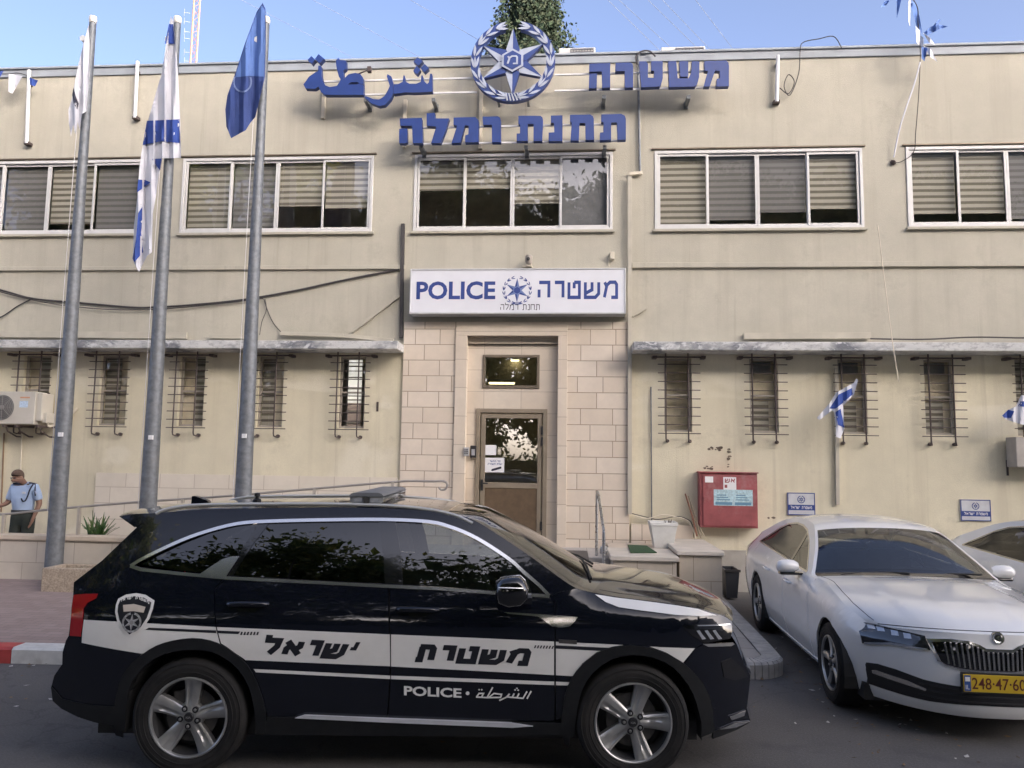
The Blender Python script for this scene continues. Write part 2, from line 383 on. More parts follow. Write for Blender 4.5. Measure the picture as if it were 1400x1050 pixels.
# barred windows
LOW = []
for l, r in ((-78,-42), (30,67), (135,173), (244,279), (352,387), (463,499), (908,946), (1025,1064), (1146,1185), (1264,1305), (1389,1430), (1510,1550)):
    LOW.append((FX(l, 535), FX(r, 535)))
lz0 = (FZ(155, 585)+FZ(1045, 588))/2; lz1 = (FZ(155, 488)+FZ(1045, 488))/2
LOW = [(a, b2, lz0, lz1) for a, b2 in LOW]
ZC = FZ(700, 470)                             # canopy level = where the two plaster colours meet
PX0, PX1 = FX(549, 600), FX(860, 600); PZ1 = FZ(700, 441)   # stone porch
DOOR = (FX(649, 650), FX(747.5, 650), FZ(700, 746), FZ(700, 558.5))
TRN = (FX(659.5, 507), FX(737.5, 507), FZ(700, 530.5), FZ(700, 484.5))
REC = (FX(637, 600), FX(762, 600), DOOR[2], FZ(700, 460))
ZF = DOOR[2]                                   # entrance floor
uh = [w[:4] for w in UPW]
mb = MB()
ph = (PX0+.02, PX1-.02, 0.0, PZ1-.02)
wall_holes(mb, XL, XR, ZC, ZR, uh+[(PX0+.02, PX1-.02, ZC, PZ1-.02)], 0, .16, 0)
wall_holes(mb, XL, XR, -.05, ZC, LOW+[(PX0+.02, PX1-.02, -.05, ZC)], 0, .20, 1, 1)
D_ = 9.0
mb.add([(XL,0,-.05),(XL,D_,-.05),(XL,D_,ZR),(XL,0,ZR)], [(0,1,2,3)], 0); mb.add([(XR,0,-.05),(XR,D_,-.05),(XR,D_,ZR),(XR,0,ZR)], [(0,1,2,3)], 0)
mb.add([(XL,D_,-.05),(XR,D_,-.05),(XR,D_,ZR),(XL,D_,ZR)], [(0,1,2,3)], 0)
obj('wall', mb, [MT['plaster_up'], MT['plaster_low']], ST, smooth=0)
mb = MB(); mb.box(XL-.1, XR+.1, -.03, .25, ZR, ZTOP-.02); mb.box(XL-.1, XR+.1, -.06, .28, ZTOP-.02, ZTOP+.02)
obj('parapet_coping', mb, MT['coping'], ST, smooth=0, bevel=.008)
mb = MB(); mb.box(XL, XR, .28, D_, ZR-.3, ZR-.1); obj('roof', mb, MT['coping'], ST, smooth=0)
# string course
zl = FZ(700, 365)
mb = MB(); mb.box(XL, PX0-.02, -.045, .0, zl-.035, zl+.035); mb.box(PX1+.05, XR, -.055, .0, zl-.035, zl+.05)
obj('string_course', mb, MT['plaster_up'], ST, smooth=0, bevel=.006)
# canopies
mcan, t, b = base('peeling_canopy_paint'); co = coords(t, (1, 1, 2.0))
n1 = noise(t, co, 3.2, 8, .72, .8); n2 = noise(t, co, 1.1, 5, .6)
c = mixc(t, ramp(t, n1, [(.42, 0), (.50, 1)]), (.66,.67,.67), (.17,.18,.20)); c = mixc(t, ramp(t, n2, [(.40, 0), (.52, .9)]), c, (.62,.62,.60))
c = mixc(t, ramp(t, noise(t, co, 9, 6, .7), [(.5, 0), (.62, .7)]), c, (.30,.30,.30))
t.links.new(c, b.inputs['Base Color']); b.inputs['Roughness'].default_value = .85; bump(t, b, n1, .6, .02)
cy0 = -.5
zc1, zc0 = FZ(600, 466, cy0), FZ(600, 477.5, cy0)
for xa, xb in ((XL, FX(544, 470, cy0)), (FX(866, 470, cy0), XR)):
    mb = MB(); mb.box(xa, xb, cy0, .0, zc0, zc1); obj('canopy', mb, mcan, ST, smooth=0, bevel=.012)
# stone porch: cladding either side, pilasters, head, recess
mb = MB(); py = -.05
a, b2 = FX(621, 600), FX(775, 600); bz = FZ(700, 449)
mb.box(PX0, a, py, .2, ZF-.9, PZ1); mb.box(b2, PX1, py, .2, ZF-.9, PZ1)
obj('stone_cladding', mb, MT['stone'], ST, smooth=0)
mb = MB()
mb.box(a, REC[0], py-.035, .3, ZF-.02, REC[3]+.0); mb.box(REC[1], b2, py-.035, .3, ZF-.02, REC[3]+.0); mb.box(a, b2, py-.035, .3, REC[3], bz)
mb.box(a, b2, py-.01, .2, bz, PZ1)
for k in range(7):                              # thin joints of the pilasters stand as separate slabs
    pass
obj('door_surround', mb, bricks('stone_pilaster', (.64,.55,.44), (.69,.61,.50), (.40,.33,.25), 9, .47, .006, 0, 'XZ', shift=(3,.1,0)), ST, smooth=0, bevel=.006)
mb = MB(); ry = .06
wall_holes(mb, REC[0], REC[1], ZF-.02, REC[3], [DOOR, TRN], ry, .12)
mb2 = bricks('stone_recess', (.62,.53,.42), (.68,.60,.49), (.40,.33,.25), .62, .36, .005, .0, 'XZ', shift=(.2,.1,0))
obj('door_recess', mb, mb2, ST, smooth=0)
def frame_rect(mb, x0, x1, z0, z1, y0, y1, w, m=0):
    mb.box(x0, x0+w, y0, y1, z0, z1, m); mb.box(x1-w, x1, y0, y1, z0, z1, m)
    mb.box(x0+w, x1-w, y0, y1, z0, z0+w, m); mb.box(x0+w, x1-w, y0, y1, z1-w, z1, m)
def pane(mb, x0, x1, z0, z1, y, m=0, jit=.004):
    # panes are never perfectly true: each corner stands a hair out of plane
    j = [random.uniform(-jit, jit) for _ in range(4)]
    mb.add([(x0,y+j[0],z0),(x1,y+j[1],z0),(x1,y+j[2],z1),(x0,y+j[3],z1)], [(0,1,2,3)], m)
def part(name, parent): 
    o = bpy.data.objects.new(name, None); o.empty_display_size = .1; link(o); o.parent = parent; return o
for wi, (x0, x1, z0, z1, bl) in enumerate(UPW):
    fr = MB(); frame_rect(fr, x0-.012, x1+.012, z0-.012, z1+.012, -.02, .07, .05)
    W = (x1-x0-.09)/4; xs = [x0+.045+W*i for i in range(5)]
    fo = obj('window', fr, MT['alu'], ST, smooth=0, bevel=.004)
    sash = MB(); gl = MB()
    for i in range(4):
        y = .0 if i in (0, 3) else .022
        xa = xs[i]-(.012 if i in (1, 3) else 0); xb = xs[i+1]+(.012 if i in (0, 2) else 0)
        frame_rect(sash, xa+.002, xb-.002, z0+.045, z1-.045, y, y+.02, .034)
        pane(gl, xa+.036, xb-.036, z0+.079, z1-.079, y+.01)
    obj('sash', sash, MT['alu'], fo, smooth=0); obj('pane', gl, MT['glass'], fo, smooth=0)
    for i, (dr, k) in enumerate(bl):
        q = MB(); H = (z1-z0-.1)*dr
        q.box(xs[i]+.02, xs[i+1]-.02, .10, .106, z1-.06-H, z1-.05); q.box(xs[i]+.015, xs[i+1]-.015, .095, .112, z1-.075-H, z1-.06-H)
        obj('blind', q, {'z': MT['blind'], 'd': MT['blind_d'], 's': MT['screen']}[k], fo, smooth=0)
    s_ = MB(); s_.box(x0-.05, x1+.05, -.06, .0, z0-.055, z0-.013); obj('sill', s_, MT['plaster_up'], fo, smooth=0, bevel=.004)
    s_ = MB(); s_.box(x0-.06, x1+.06, -.04, .0, z1+.035, z1+.055); obj('drip', s_, MT['bronze'], fo, smooth=0)
# barred windows
mwf = M('grey_window_frame', (.33,.30,.26), .6, var=.1)
mlit = emit('far_window_glow', (1.0, .97, .9), .09)  # glow stands in for daylight coming through a far window
for wi, (x0, x1, z0, z1) in enumerate(LOW):
    fr = MB(); frame_rect(fr, x0, x1, z0, z1, .07, .12, .035); zm = lerp(z0, z1, .5)
    fr.box(x0+.035, x1-.035, .07, .12, zm-.015, zm+.015)
    fo = obj('barred_window', fr, mwf, ST, smooth=0, bevel=.003)
    gl = MB(); pane(gl, x0+.03, x1-.03, z0+.03, z1-.03, .09); obj('pane', gl, MT['glass'], fo, smooth=0)
    q = MB()
    if wi == 5:
        q.box(x0+.12, x1-.10, .14, .15, lerp(z0, z1, .36), z1-.04); obj('blind', q, mlit, fo, smooth=0)  # glowing sheet in place of the light from a window beyond
        q = MB(); q.box(x0+.12, x1-.10, .15, .16, z0+.04, lerp(z0, z1, .355)); obj('backing_sheet', q, M('pink_building_view', (.62,.50,.44), .9), fo, smooth=0)  # sheet in the colour of the pinkish building seen through the window
        q = MB()
        for k in range(6): zz = lerp(z0+.1, z1-.15, k/5); q.box(x0+.11, x1-.09, .125, .135, zz-.012, zz+.012)
        obj('slat', q, mwf, fo, smooth=0)
    elif wi in (7, 8, 9):
        q.box(x0+.05, x1-.08, .13, .15, z1-.22, z1-.05); obj('vent_box', q, MT['screen'], fo, smooth=0)
        q = MB(); q.box(x0+.03, x1-.12, .15, .155, z0+.02, z0+.52); obj('blind', q, MT['blind'], fo, smooth=0)
        q = MB(); q.box(x0, x1, .17, .175, z0, z1); obj('backing_sheet', q, MT['backing_sheet'], fo, smooth=0)
    else:
        if wi != 6: q.box(x0+.22 if wi % 2 else x0+.03, x1-.02 if wi % 2 else x1-.2, .15, .155, z0, z1); obj('blind', q, MT['blind'], fo, smooth=0)
        q = MB(); q.box(x0, x1, .17 if wi != 6 else .3, .175 if wi != 6 else .305, z0, z1); obj('backing_sheet', q, MT['backing_sheet'], fo, smooth=0)  # sheet added to give the pane the tone of a lit room
    # grille of iron bars standing off the wall
    gr = MB(); gy = -.13; ex = .115
    zt2 = z1-.005; gr.tube([(x0-ex-.06, gy-.01, zt2), (x1+ex+.06, gy-.01, zt2)], .014, 6)
    for sx in (x0-ex-.05, x1+ex+.05): gr.box(sx-.035, sx+.035, gy-.03, .0, zt2-.02, zt2+.02)
    n = 9
    for k in range(n):
        z = lerp(z1-.12, z0-.03, k/(n-1)); gr.tube([(x0-ex, gy, z), (x1+ex, gy, z)], .008, 5)
    for xv in (x0+.01, x1-.08):
        gr.tube([(xv, gy-.012, z1+.07), (xv, gy-.012, z0-.11), (xv+.006, gy-.01, z0-.15), (xv+.03, gy+.03, z0-.165), (xv+.035, -.0, z0-.15)], .0125, 6)
        gr.tube([(xv+.035, .0, z0-.15), (xv+.035, -.05, z0-.15)], .028, 8)
    obj('grille', gr, MT['iron'], fo, smooth=40)
# entrance door
x0, x1, z0, z1 = DOOR
fr = MB(); frame_rect(fr, x0, x1, z0, z1, ry-.03, ry+.08, .07)
frame_rect(fr, x0+.085, x1-.085, z0+.03, z1-.085, ry-.005, ry+.05, .075)
zd = FZ(700, 664); fr.box(x0+.16, x1-.16, ry-.005, ry+.05, zd-.045, zd+.045)
DR = obj('entrance_door', fr, M('bronze_door_frame', (.30,.25,.185), .45, .25, var=.08), ST, smooth=0, bevel=.006)
gl = MB(); pane(gl, x0+.15, x1-.15, zd+.04, z1-.15, ry+.02, jit=.001); obj('pane', gl, MT['glass_clear'], DR, smooth=0)
q = MB(); q.box(x0+.15, x1-.15, ry+.01, ry+.04, z0+.09, zd-.03); obj('lower_panel', q, M('brown_panel', (.125,.085,.05), .5, var=.2, scale=8), DR, smooth=0)
q = MB(); q.box(x0+.095, x0+.135, ry-.02, ry-.006, zd-.09, zd+.09); q.tube([(x0+.115, ry-.02, zd+.03), (x0+.115, ry-.07, zd+.03), (x0+.22, ry-.075, zd+.03)], .012, 8)
obj('handle', q, MT['black_pl'], DR)
for hz in (.25, 1.62, 1.80):
    q = MB(); q.tube([(x1-.085, ry-.025, z0+hz), (x1-.085, ry-.025, z0+hz+.14)], .016, 8); obj('hinge', q, MT['black_pl'], DR)
fr = MB(); frame_rect(fr, TRN[0], TRN[1], TRN[2], TRN[3], ry-.02, ry+.06, .045)
TW = obj('transom_window', fr, MT['bronze'], ST, smooth=0, bevel=.004)
gl = MB(); pane(gl, TRN[0]+.04, TRN[1]-.04, TRN[2]+.04, TRN[3]-.04, ry+.02, jit=.001); obj('pane', gl, MT['glass_clear'], TW, smooth=0)
# rooms behind the glass
mb = MB(); zf2 = ZC+.25
for xa, xb, za, zb_ in ((XL+.1, XR-.1, zf2, ZR-.35), (XL+.1, PX0, .05, ZC-.1), (PX1, XR-.1, .05, ZC-.1), (PX0+.03, PX1-.03, ZF-.02, ZC+.2)):
    y0, y1 = .26, 2.4
    mb.add([(xa,y0,za),(xb,y0,za),(xb,y1,za),(xa,y1,za),(xa,y0,zb_),(xb,y0,zb_),(xb,y1,zb_),(xa,y1,zb_)], [(0,1,2,3),(7,6,5,4),(1,5,6,2),(2,6,7,3),(3,7,4,0)])
obj('interior', mb, MT['room'], ST, smooth=0)
lampm = emit('lamp_tube', (1, .82, .45), .8)
def lamp(p, w, label):
    T = thing('ceiling_lamp', label, 'lamp', p)
    q = MB(); q.box(p[0]-w/2, p[0]+w/2, p[1]-.06, p[1]+.06, p[2], p[2]+.05); obj('housing', q, MT['white'], T, smooth=0)
    q = MB(); q.box(p[0]-w/2+.02, p[0]+w/2-.02, p[1]-.045, p[1]+.045, p[2]-.03, p[2]); obj('diffuser', q, lampm, T, smooth=0, bevel=.01)
# lamps seen through the transom
p = at(686, 523, 1.0); lamp((p.x, p.y, p.z), .5, 'lit ceiling lamp seen low in the window over the entrance door')
p = at(704, 492, 2.3); lamp((p.x, p.y, p.z), .20, 'short lit ceiling lamp seen high in the window over the entrance door')
p = at(1058, 525, 1.2); lamp((p.x, p.y, p.z), .25, 'lit lamp inside the second barred window right of the porch')  # added lamp, stands in for light that shows through the window
# ------------------------------------------------------------------ lettering tools
def stroke(pts, t):
    """outline of a mitred polyline of width t"""
    n = len(pts); L = []; R_ = []
    for i, p in enumerate(pts):
        p = V3((p[0], p[1], 0)); d0 = d1 = None
        if i > 0: d0 = (p-V3((*pts[i-1][:2], 0))).normalized()
        if i < n-1: d1 = (V3((*pts[i+1][:2], 0))-p).normalized()
        d0 = d0 or d1; d1 = d1 or d0
        n0 = V3((-d0.y, d0.x, 0)); n1 = V3((-d1.y, d1.x, 0)); mm = n0+n1
        mm = mm.normalized() if mm.length > 1e-4 else n0
        k = t/2/max(.45, mm.dot(n0)); L.append(p+mm*k); R_.append(p-mm*k)
    return [(q.x, q.y) for q in L]+[(q.x, q.y) for q in reversed(R_)]
HEB = {  # width, strokes in a unit box
 'h': (.82, [[(0,1),(1,1),(1,0)], [(0,.52),(0,0)]]), 'r': (.72, [[(0,1),(1,1),(1,0)]]),
 't': (.86, [[(0,1),(0,0),(1,0),(1,1),(.5,1)], [(.5,1),(.5,.6)]]),
 's': (1.05, [[(0,1),(0,0),(.75,0),(1,.25),(1,1)], [(.5,1),(.5,.5),(.04,.28)]]),
 'm': (.95, [[(0,1),(.16,.72),(-.03,0)], [(.14,.78),(.45,1),(.88,1),(1,.85),(1,0),(.55,0)]]),
 'v': (.9, [[(.05,1),(.88,1),(1,.86),(1,0)], [(.24,1),(.24,0),(-.06,0)]]), 'y': (.34, [[(0,1),(1,1),(1,.55)]]),
 'a': (.92, [[(0,1),(1,0)], [(.97,1),(.95,.62),(.66,.42)], [(.3,.66),(.03,.42),(0,0)]]),
 'l': (.78, [[(0,1.4),(0,1),(1,1),(.9,.55),(.3,0)]]), 'x': (.86, [[(0,0),(0,1),(1,1),(1,0)]]),
 'n': (.5, [[(.2,1),(1,1),(1,0),(0,0)]]), ' ': (.5, [])}
def hebrew(mb, word, fn, u0, u1, v0, v1, d0, d1, m=0, t=.2, slant=0.0, gap=.2):
    """word is given as it reads on the wall from left to right"""
    tot = sum(HEB[c][0] for c in word)+gap*(len(word)-1); H = v1-v0; sx = (u1-u0)/tot; u = 0
    for ci, ch in enumerate(word):
        w, ss = HEB[ch]
        for si, s in enumerate(ss):
            if ch == 't' and si == 1 and t > .25: continue
            pts = []
            for a, b in s: pts.append((t/2+a*(w-t), t/2+b*(1-t)))
            k = (si % 3)*.08
            mb.prism(stroke(pts, t), lambda a, b, d: fn(u0+(u+a)*sx+slant*b*H, v0+b*H, d), d0, d1+(d1-d0)*k, m)
        u += w+gap
def latin(mb, text, fn, u0, u1, v0, v1, d0, d1, m=0, bold=.012, shear=0):
    cu = bpy.data.curves.new('text', 'FONT'); cu.body = text; cu.extrude = .5; cu.offset = bold; cu.resolution_u = 3; cu.shear = shear
    o = bpy.data.objects.new('text', cu); S.collection.objects.link(o); dg = bpy.context.evaluated_depsgraph_get()
    me = o.evaluated_get(dg).to_mesh(); vs = [v.co.copy() for v in me.vertices]; fs = [tuple(p.vertices) for p in me.polygons]
    o.evaluated_get(dg).to_mesh_clear(); bpy.data.objects.remove(o); bpy.data.curves.remove(cu)
    xa, xb = min(v.x for v in vs), max(v.x for v in vs); ya, yb = min(v.y for v in vs), max(v.y for v in vs)
    mb.add([fn(u0+(v.x-xa)/(xb-xa)*(u1-u0), v0+(v.y-ya)/(yb-ya)*(v1-v0), d0 if v.z < 0 else d1) for v in vs], fs, m)
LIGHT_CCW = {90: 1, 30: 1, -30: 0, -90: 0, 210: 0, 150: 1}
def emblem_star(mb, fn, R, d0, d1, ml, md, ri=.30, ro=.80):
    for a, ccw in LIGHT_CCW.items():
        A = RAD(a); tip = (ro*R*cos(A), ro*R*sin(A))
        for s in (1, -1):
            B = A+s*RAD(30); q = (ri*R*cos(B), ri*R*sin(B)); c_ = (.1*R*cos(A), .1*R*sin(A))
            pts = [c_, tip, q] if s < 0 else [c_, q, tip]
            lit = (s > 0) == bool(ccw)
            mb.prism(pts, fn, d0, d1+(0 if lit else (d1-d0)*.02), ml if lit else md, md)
def emblem_hex(mb, fn, R, d0, d1, ml, md):
    hx = lambda r: [(r*R*cos(RAD(30+60*k)), r*R*sin(RAD(30+60*k))) for k in range(6)]
    e = d1-d0
    mb.prism(hx(.29), fn, d1, d1+e*.25, ml, md); mb.prism(hx(.235), fn, d1+e*.2, d1+e*.32, md)
def emblem_wreath(mb, fn, R, d0, d1, ml, md, n=9, ring=True):
    e = d1-d0
    if ring:
        N = 48; 
        for k in range(N):
            a0, a1 = RAD(103+334*k/N), RAD(103+334*(k+1)/N)
            mb.prism([(r*R*cos(a), r*R*sin(a)) for r, a in ((.80, a0), (1.0, a0), (1.0, a1), (.80, a1))], fn, d0, d1, md)
    lf = []
    for s in (1, -1):
        for k in range(n):
            A = -90+s*(15+(150-0)*k/(n-1)) if False else -90+s*(16+146*k/(n-1))
            A = RAD(A); tx = (-sin(A)*s, cos(A)*s); rx = (cos(A), sin(A))
            for side, rr, tilt in ((1, .945, .26), (-1, .835, -.30), (0, .89, .0)):
                if side == 0 and k % 2: continue
                ox, oy = rx[0]*rr*R, rx[1]*rr*R
                dx, dy = tx[0]+rx[0]*tilt, tx[1]+rx[1]*tilt; q = sqrt(dx*dx+dy*dy); dx /= q; dy /= q
                l, w = .150*R, (.029 if side else .018)*R
                P = [(-l, 0), (-l*.4, w), (l*.35, w), (l, 0), (l*.35, -w), (-l*.4, -w)]
                mb.prism([(ox+dx*a-dy*b, oy+dy*a+dx*b) for a, b in P], fn, d1-e*.1, d1+e*(.10 if side > 0 else .16 if side < 0 else .2), ml, md)
    for k in range(5):
        A = RAD(-90+(k-2)*4.6); c_, s_ = cos(A), sin(A)
        P = stroke([(.80*R*cos(A-.02), .80*R*sin(A-.02)), (.99*R*cos(A+.05), .99*R*sin(A+.05))], .034*R)
        mb.prism(P, fn, d1-e*.1, d1+e*.2, ml, md)

# ------------------------------------------------------------------ roof lettering
YS = -.36
def wallfn(y): return lambda u, v, d: V3((u, y-d, v))
def pxpoly(pts, ox, oy, sc, y):
    out = []
    for a, b in pts:
        p = at(ox+a/sc, oy+b/sc, y); out.append((p.x, p.z))
    return out
def sign_rails(T, px0, px1, ys, y):
    mb = MB()
    for yy in ys:
        a, b2 = at(px0, yy[0], y), at(px1, yy[1], y); z = (a.z+b2.z)/2
        mb2 = MB(); mb2.box(a.x, b2.x, y, y+.03, z-.014, z+.014); obj('rail', mb2, MT['rail_w'], T, smooth=0, bevel=.003)
def brackets(T, pxs, py, y):
    for px in pxs:
        p = at(px, py, y); mb = MB(); mb.box(p.x-.03, p.x+.03, y+.03, -.0, p.z-.03, p.z+.03); mb.box(p.x-.035, p.x+.035, -.03, -.0, p.z-.06, p.z+.06)
        obj('bracket', mb, MT['galv'], T, smooth=0)
mblue = M('sign_blue', (.012,.040,.195), .4, var=.08, spec=.5); mblue2 = M('sign_blue_side', (.02,.045,.17), .5)
T = thing('rooftop_lettering', 'blue raised Hebrew word of five block letters right of the round emblem', 'sign', at(900, 110, YS), 0)
sc, ox, oy = 6.087, 780, 70
L1 = [[[(155,128),(328,122),(328,325),(262,328),(258,192),(155,196)], [(155,212),(220,210),(216,330),(152,332)]],
 [[(372,122),(490,118),(512,128),(517,150),(517,325),(450,327),(447,190),(372,192)]],
 [[(566,110),(625,110),(640,130),(640,245),(690,245),(690,190),(668,188),(665,108),(762,108),(762,250),(750,295),(735,318),(585,325),(575,230)]],
 [[(806,108),(872,108),(885,250),(975,250),(998,200),(1002,108),(1065,108),(1062,240),(1048,295),(1030,318),(815,322)], [(898,108),(972,108),(972,236),(905,238)]],
 [[(1105,108),(1285,102),(1304,120),(1308,150),(1308,315),(1205,318),(1208,255),(1232,250),(1232,190),(1195,185),(1150,318),(1100,318),(1135,190),(1108,185)]]]
def letters(T, L, ox, oy, sc, y, th=.10):
    for G in L:
        mb = MB()
        for P in G: mb.prism(pxpoly(P, ox, oy, sc, y), wallfn(y), -.0, th, 0, 1)
        obj('letter', mb, [mblue, mblue2], T, smooth=0, fixn=True)
letters(T, L1, ox, oy, sc, YS)
sign_rails(T, 758, 985, ((101.5, 97), (123, 119.5)), YS+.001); brackets(T, (826, 942), 131, YS)
T = thing('rooftop_lettering', 'blue raised Hebrew words in two groups of four letters, lower row above the middle window', 'sign', at(702, 180, YS), 0)
L2 = [[[(35,108),(163,105),(166,250),(110,250),(106,150),(38,150)], [(32,168),(78,165),(78,245),(62,252),(32,250)]],
 [[(190,78),(237,76),(237,108),(318,108),(305,160),(270,250),(216,250),(245,155),(190,150)]],
 [[(345,103),(470,100),(490,120),(488,245),(412,247),(412,205),(430,200),(432,150),(410,148),(384,248),(333,250),(365,150),(345,145)]],
 [[(512,98),(600,96),(613,104),(617,120),(617,245),(566,245),(565,145),(515,145)]],
 [[(718,93),(845,93),(857,102),(860,118),(855,238),(805,238),(805,140),(772,140),(772,238),(708,238),(708,195),(727,195),(727,140),(718,140)]],
 [[(905,92),(972,90),(972,238),(892,238),(892,190),(925,188),(922,135),(905,135)]],
 [[(1015,88),(1130,85),(1147,95),(1152,110),(1155,232),(1105,232),(1103,135),(1070,135),(1066,235),(1018,235),(1025,130),(1015,128)]],
 [[(1195,85),(1310,82),(1330,92),(1337,110),(1337,230),(1290,232),(1285,132),(1252,132),(1252,232),(1188,234),(1188,190),(1208,188),(1208,130),(1195,128)]]]
letters(T, L2, 540, 140, 4.2424, YS)
sign_rails(T, 548, 853, ((174, 170), (196.5, 192.5)), YS+.001); brackets(T, (575, 719, 827), 200, YS)
for px, y0, y1 in ((555, 138, 203), (658.5, 118, 205)):
    a, b2 = at(px, y0, 0), at(px, y1, 0); mb = MB(); mb.box(a.x-.03, a.x+.03, -.06, -.003, b2.z, a.z); obj('post', mb, MT['trunk'], T, smooth=0)
T = thing('rooftop_lettering', 'blue raised Arabic word with diamond dots left of the round emblem', 'sign', at(508, 115, YS), 0)
AR = [[[(112,378),(160,310),(225,265),(237,262),(240,215),(262,215),(268,300),(278,345),(300,385),(340,400),(400,390),(428,350),(432,330),(418,310),(400,245),(390,175),(415,145),(425,165),(480,172),(478,240),(455,260),(460,330),(500,290),(560,278),(600,285),(625,315),(630,378),(587,366),(583,356),(522,359),(497,379),(583,377),(587,369),(630,384),(630,468),(300,468),(262,440),(240,395),(210,415),(130,412)]],
 [[(838,288),(872,310),(888,375),(890,445),(865,500),(815,555),(765,565),(700,540),(640,490),(650,478),(720,505),(765,508),(810,480),(842,425),(858,390),(832,310)]],
 [[(892,375),(930,375),(968,355),(975,300),(985,300),(995,355),(1030,372),(1085,372),(1125,355),(1130,300),(1142,300),(1150,345),(1180,375),(1195,360),(1205,285),(1222,285),(1225,440),(1140,445),(1060,448),(1000,445),(960,450),(892,460)]],
 [[(148,165),(180,132),(212,162),(182,200)]], [[(212,155),(242,115),(292,155),(250,195)]],
 [[(1062,180),(1095,142),(1145,175),(1105,215)]], [[(1125,235),(1160,200),(1195,238),(1155,272)]], [[(1060,260),(1090,215),(1122,250),(1092,292)]]]
letters(T, AR, 400, 60, 6.364, YS)
hole = MB(); hole.prism(pxpoly([(495,380),(520,358),(585,355),(585,376)], 400, 60, 6.364, YS), wallfn(YS), .099, .1015, 0)
sign_rails(T, 440, 652, ((111.5, 106), (130, 126)), YS+.001); brackets(T, (592, 499), 135, YS)
a, b2 = at(444, 122, 0), at(444, 163, 0); mb = MB(); mb.box(a.x-.03, a.x+.03, -.06, -.003, b2.z, a.z); obj('post', mb, MT['trunk'], T, smooth=0)
# round emblem
mlg = M('emblem_silver', (.36,.40,.49), .4, .1, var=.1)
c0 = at(701.5, 87.5, YS-.02); RE = (at(759, 87, YS).x-at(644.5, 87, YS).x)/2
T = thing('police_emblem', 'round blue and silver emblem with a star in an open wreath on the roof edge', 'emblem', c0)
fn = lambda u, v, d: V3((c0.x+u, YS-.02-d, c0.z+v))
mb = MB(); emblem_wreath(mb, fn, RE, 0, .10, 0, 1); obj('wreath', mb, [mlg, mblue], T, smooth=0)
mb = MB(); emblem_star(mb, fn, RE, 0, .09, 0, 1, .33, .82); obj('star', mb, [mlg, mblue], T, smooth=0)
mb = MB(); emblem_hex(mb, fn, RE, 0, .10, 0, 1); hebrew(mb, 'm', fn, -.13*RE, .13*RE, -.11*RE, .11*RE, .10, .137, 0, t=.16); obj('hexagon', mb, [mlg, mblue], T, smooth=0)
mb = MB()
for s in (-1, 1):
    mb.box(c0.x+s*.25-.02, c0.x+s*.25+.02, YS-.018, -.07, c0.z-RE*.86, c0.z-RE*.82)
obj('bracket', mb, MT['galv'], T, smooth=0)

# ------------------------------------------------------------------ light box sign over the door
YB = -.30
a, b2 = at(559.5, 429, YB), at(855.5, 366.5, YB)
T = thing('lightbox_sign', 'long white lightbox sign reading POLICE with a small emblem, above the entrance', 'sign', ((a.x+b2.x)/2, YB, a.z))
mb = MB(); mb.box(a.x, b2.x, YB+.01, -.006, a.z, b2.z); obj('housing', mb, M('sign_housing', (.50,.51,.52), .5, .2), T, smooth=0, bevel=.006)
mb = MB(); frame_rect(mb, a.x, b2.x, a.z, b2.z, YB-.012, YB+.012, .022); obj('frame', mb, M('sign_frame', (.60,.61,.62), .4, .2), T, smooth=0, bevel=.003)
mb = MB(); mb.box(a.x+.02, b2.x-.02, YB, YB+.006, a.z+.02, b2.z-.02); obj('face', mb, M('sign_face', (.74,.75,.79), .35, var=.04, scale=2), T, smooth=0)
fn = wallfn(YB); sb = M('sign_ink', (.03,.06,.24), .5)
def bx(x0, y0, x1, y1):
    p, q = at(x0, y1, YB), at(x1, y0, YB); return p.x, q.x, p.z, q.z
mb = MB(); latin(mb, 'POLICE', fn, *bx(569, 384.5, 677.5, 409.5), .0005, .003, 0, .028); obj('latin_lettering', mb, sb, T, smooth=0)
mb = MB(); hebrew(mb, 'hrtsm', fn, *bx(735, 383.5, 845, 409), .0005, .003, 0, .185); obj('hebrew_lettering', mb, sb, T, smooth=0)
mb = MB(); hebrew(mb, 'hlmr vnxv', fn, *bx(684, 416, 738, 424), .0005, .003, 0, .13); obj('small_lettering', mb, MT['ink'], T, smooth=0)
e0 = at(707, 397, YB); e1 = at(727.5, 397, YB); RR = e1.x-e0.x
fn2 = lambda u, v, d: V3((e0.x+u, YB-d, e0.z+v))
mb = MB(); emblem_wreath(mb, fn2, RR, .0, .003, 0, 0, 8, False); emblem_star(mb, fn2, RR, .0005, .003, 0, 1, .30, .82); emblem_hex(mb, fn2, RR, .0005, .003, 1, 0)
obj('emblem', mb, [sb, M('sign_light_blue', (.16,.22,.42), .5)], T, smooth=0)

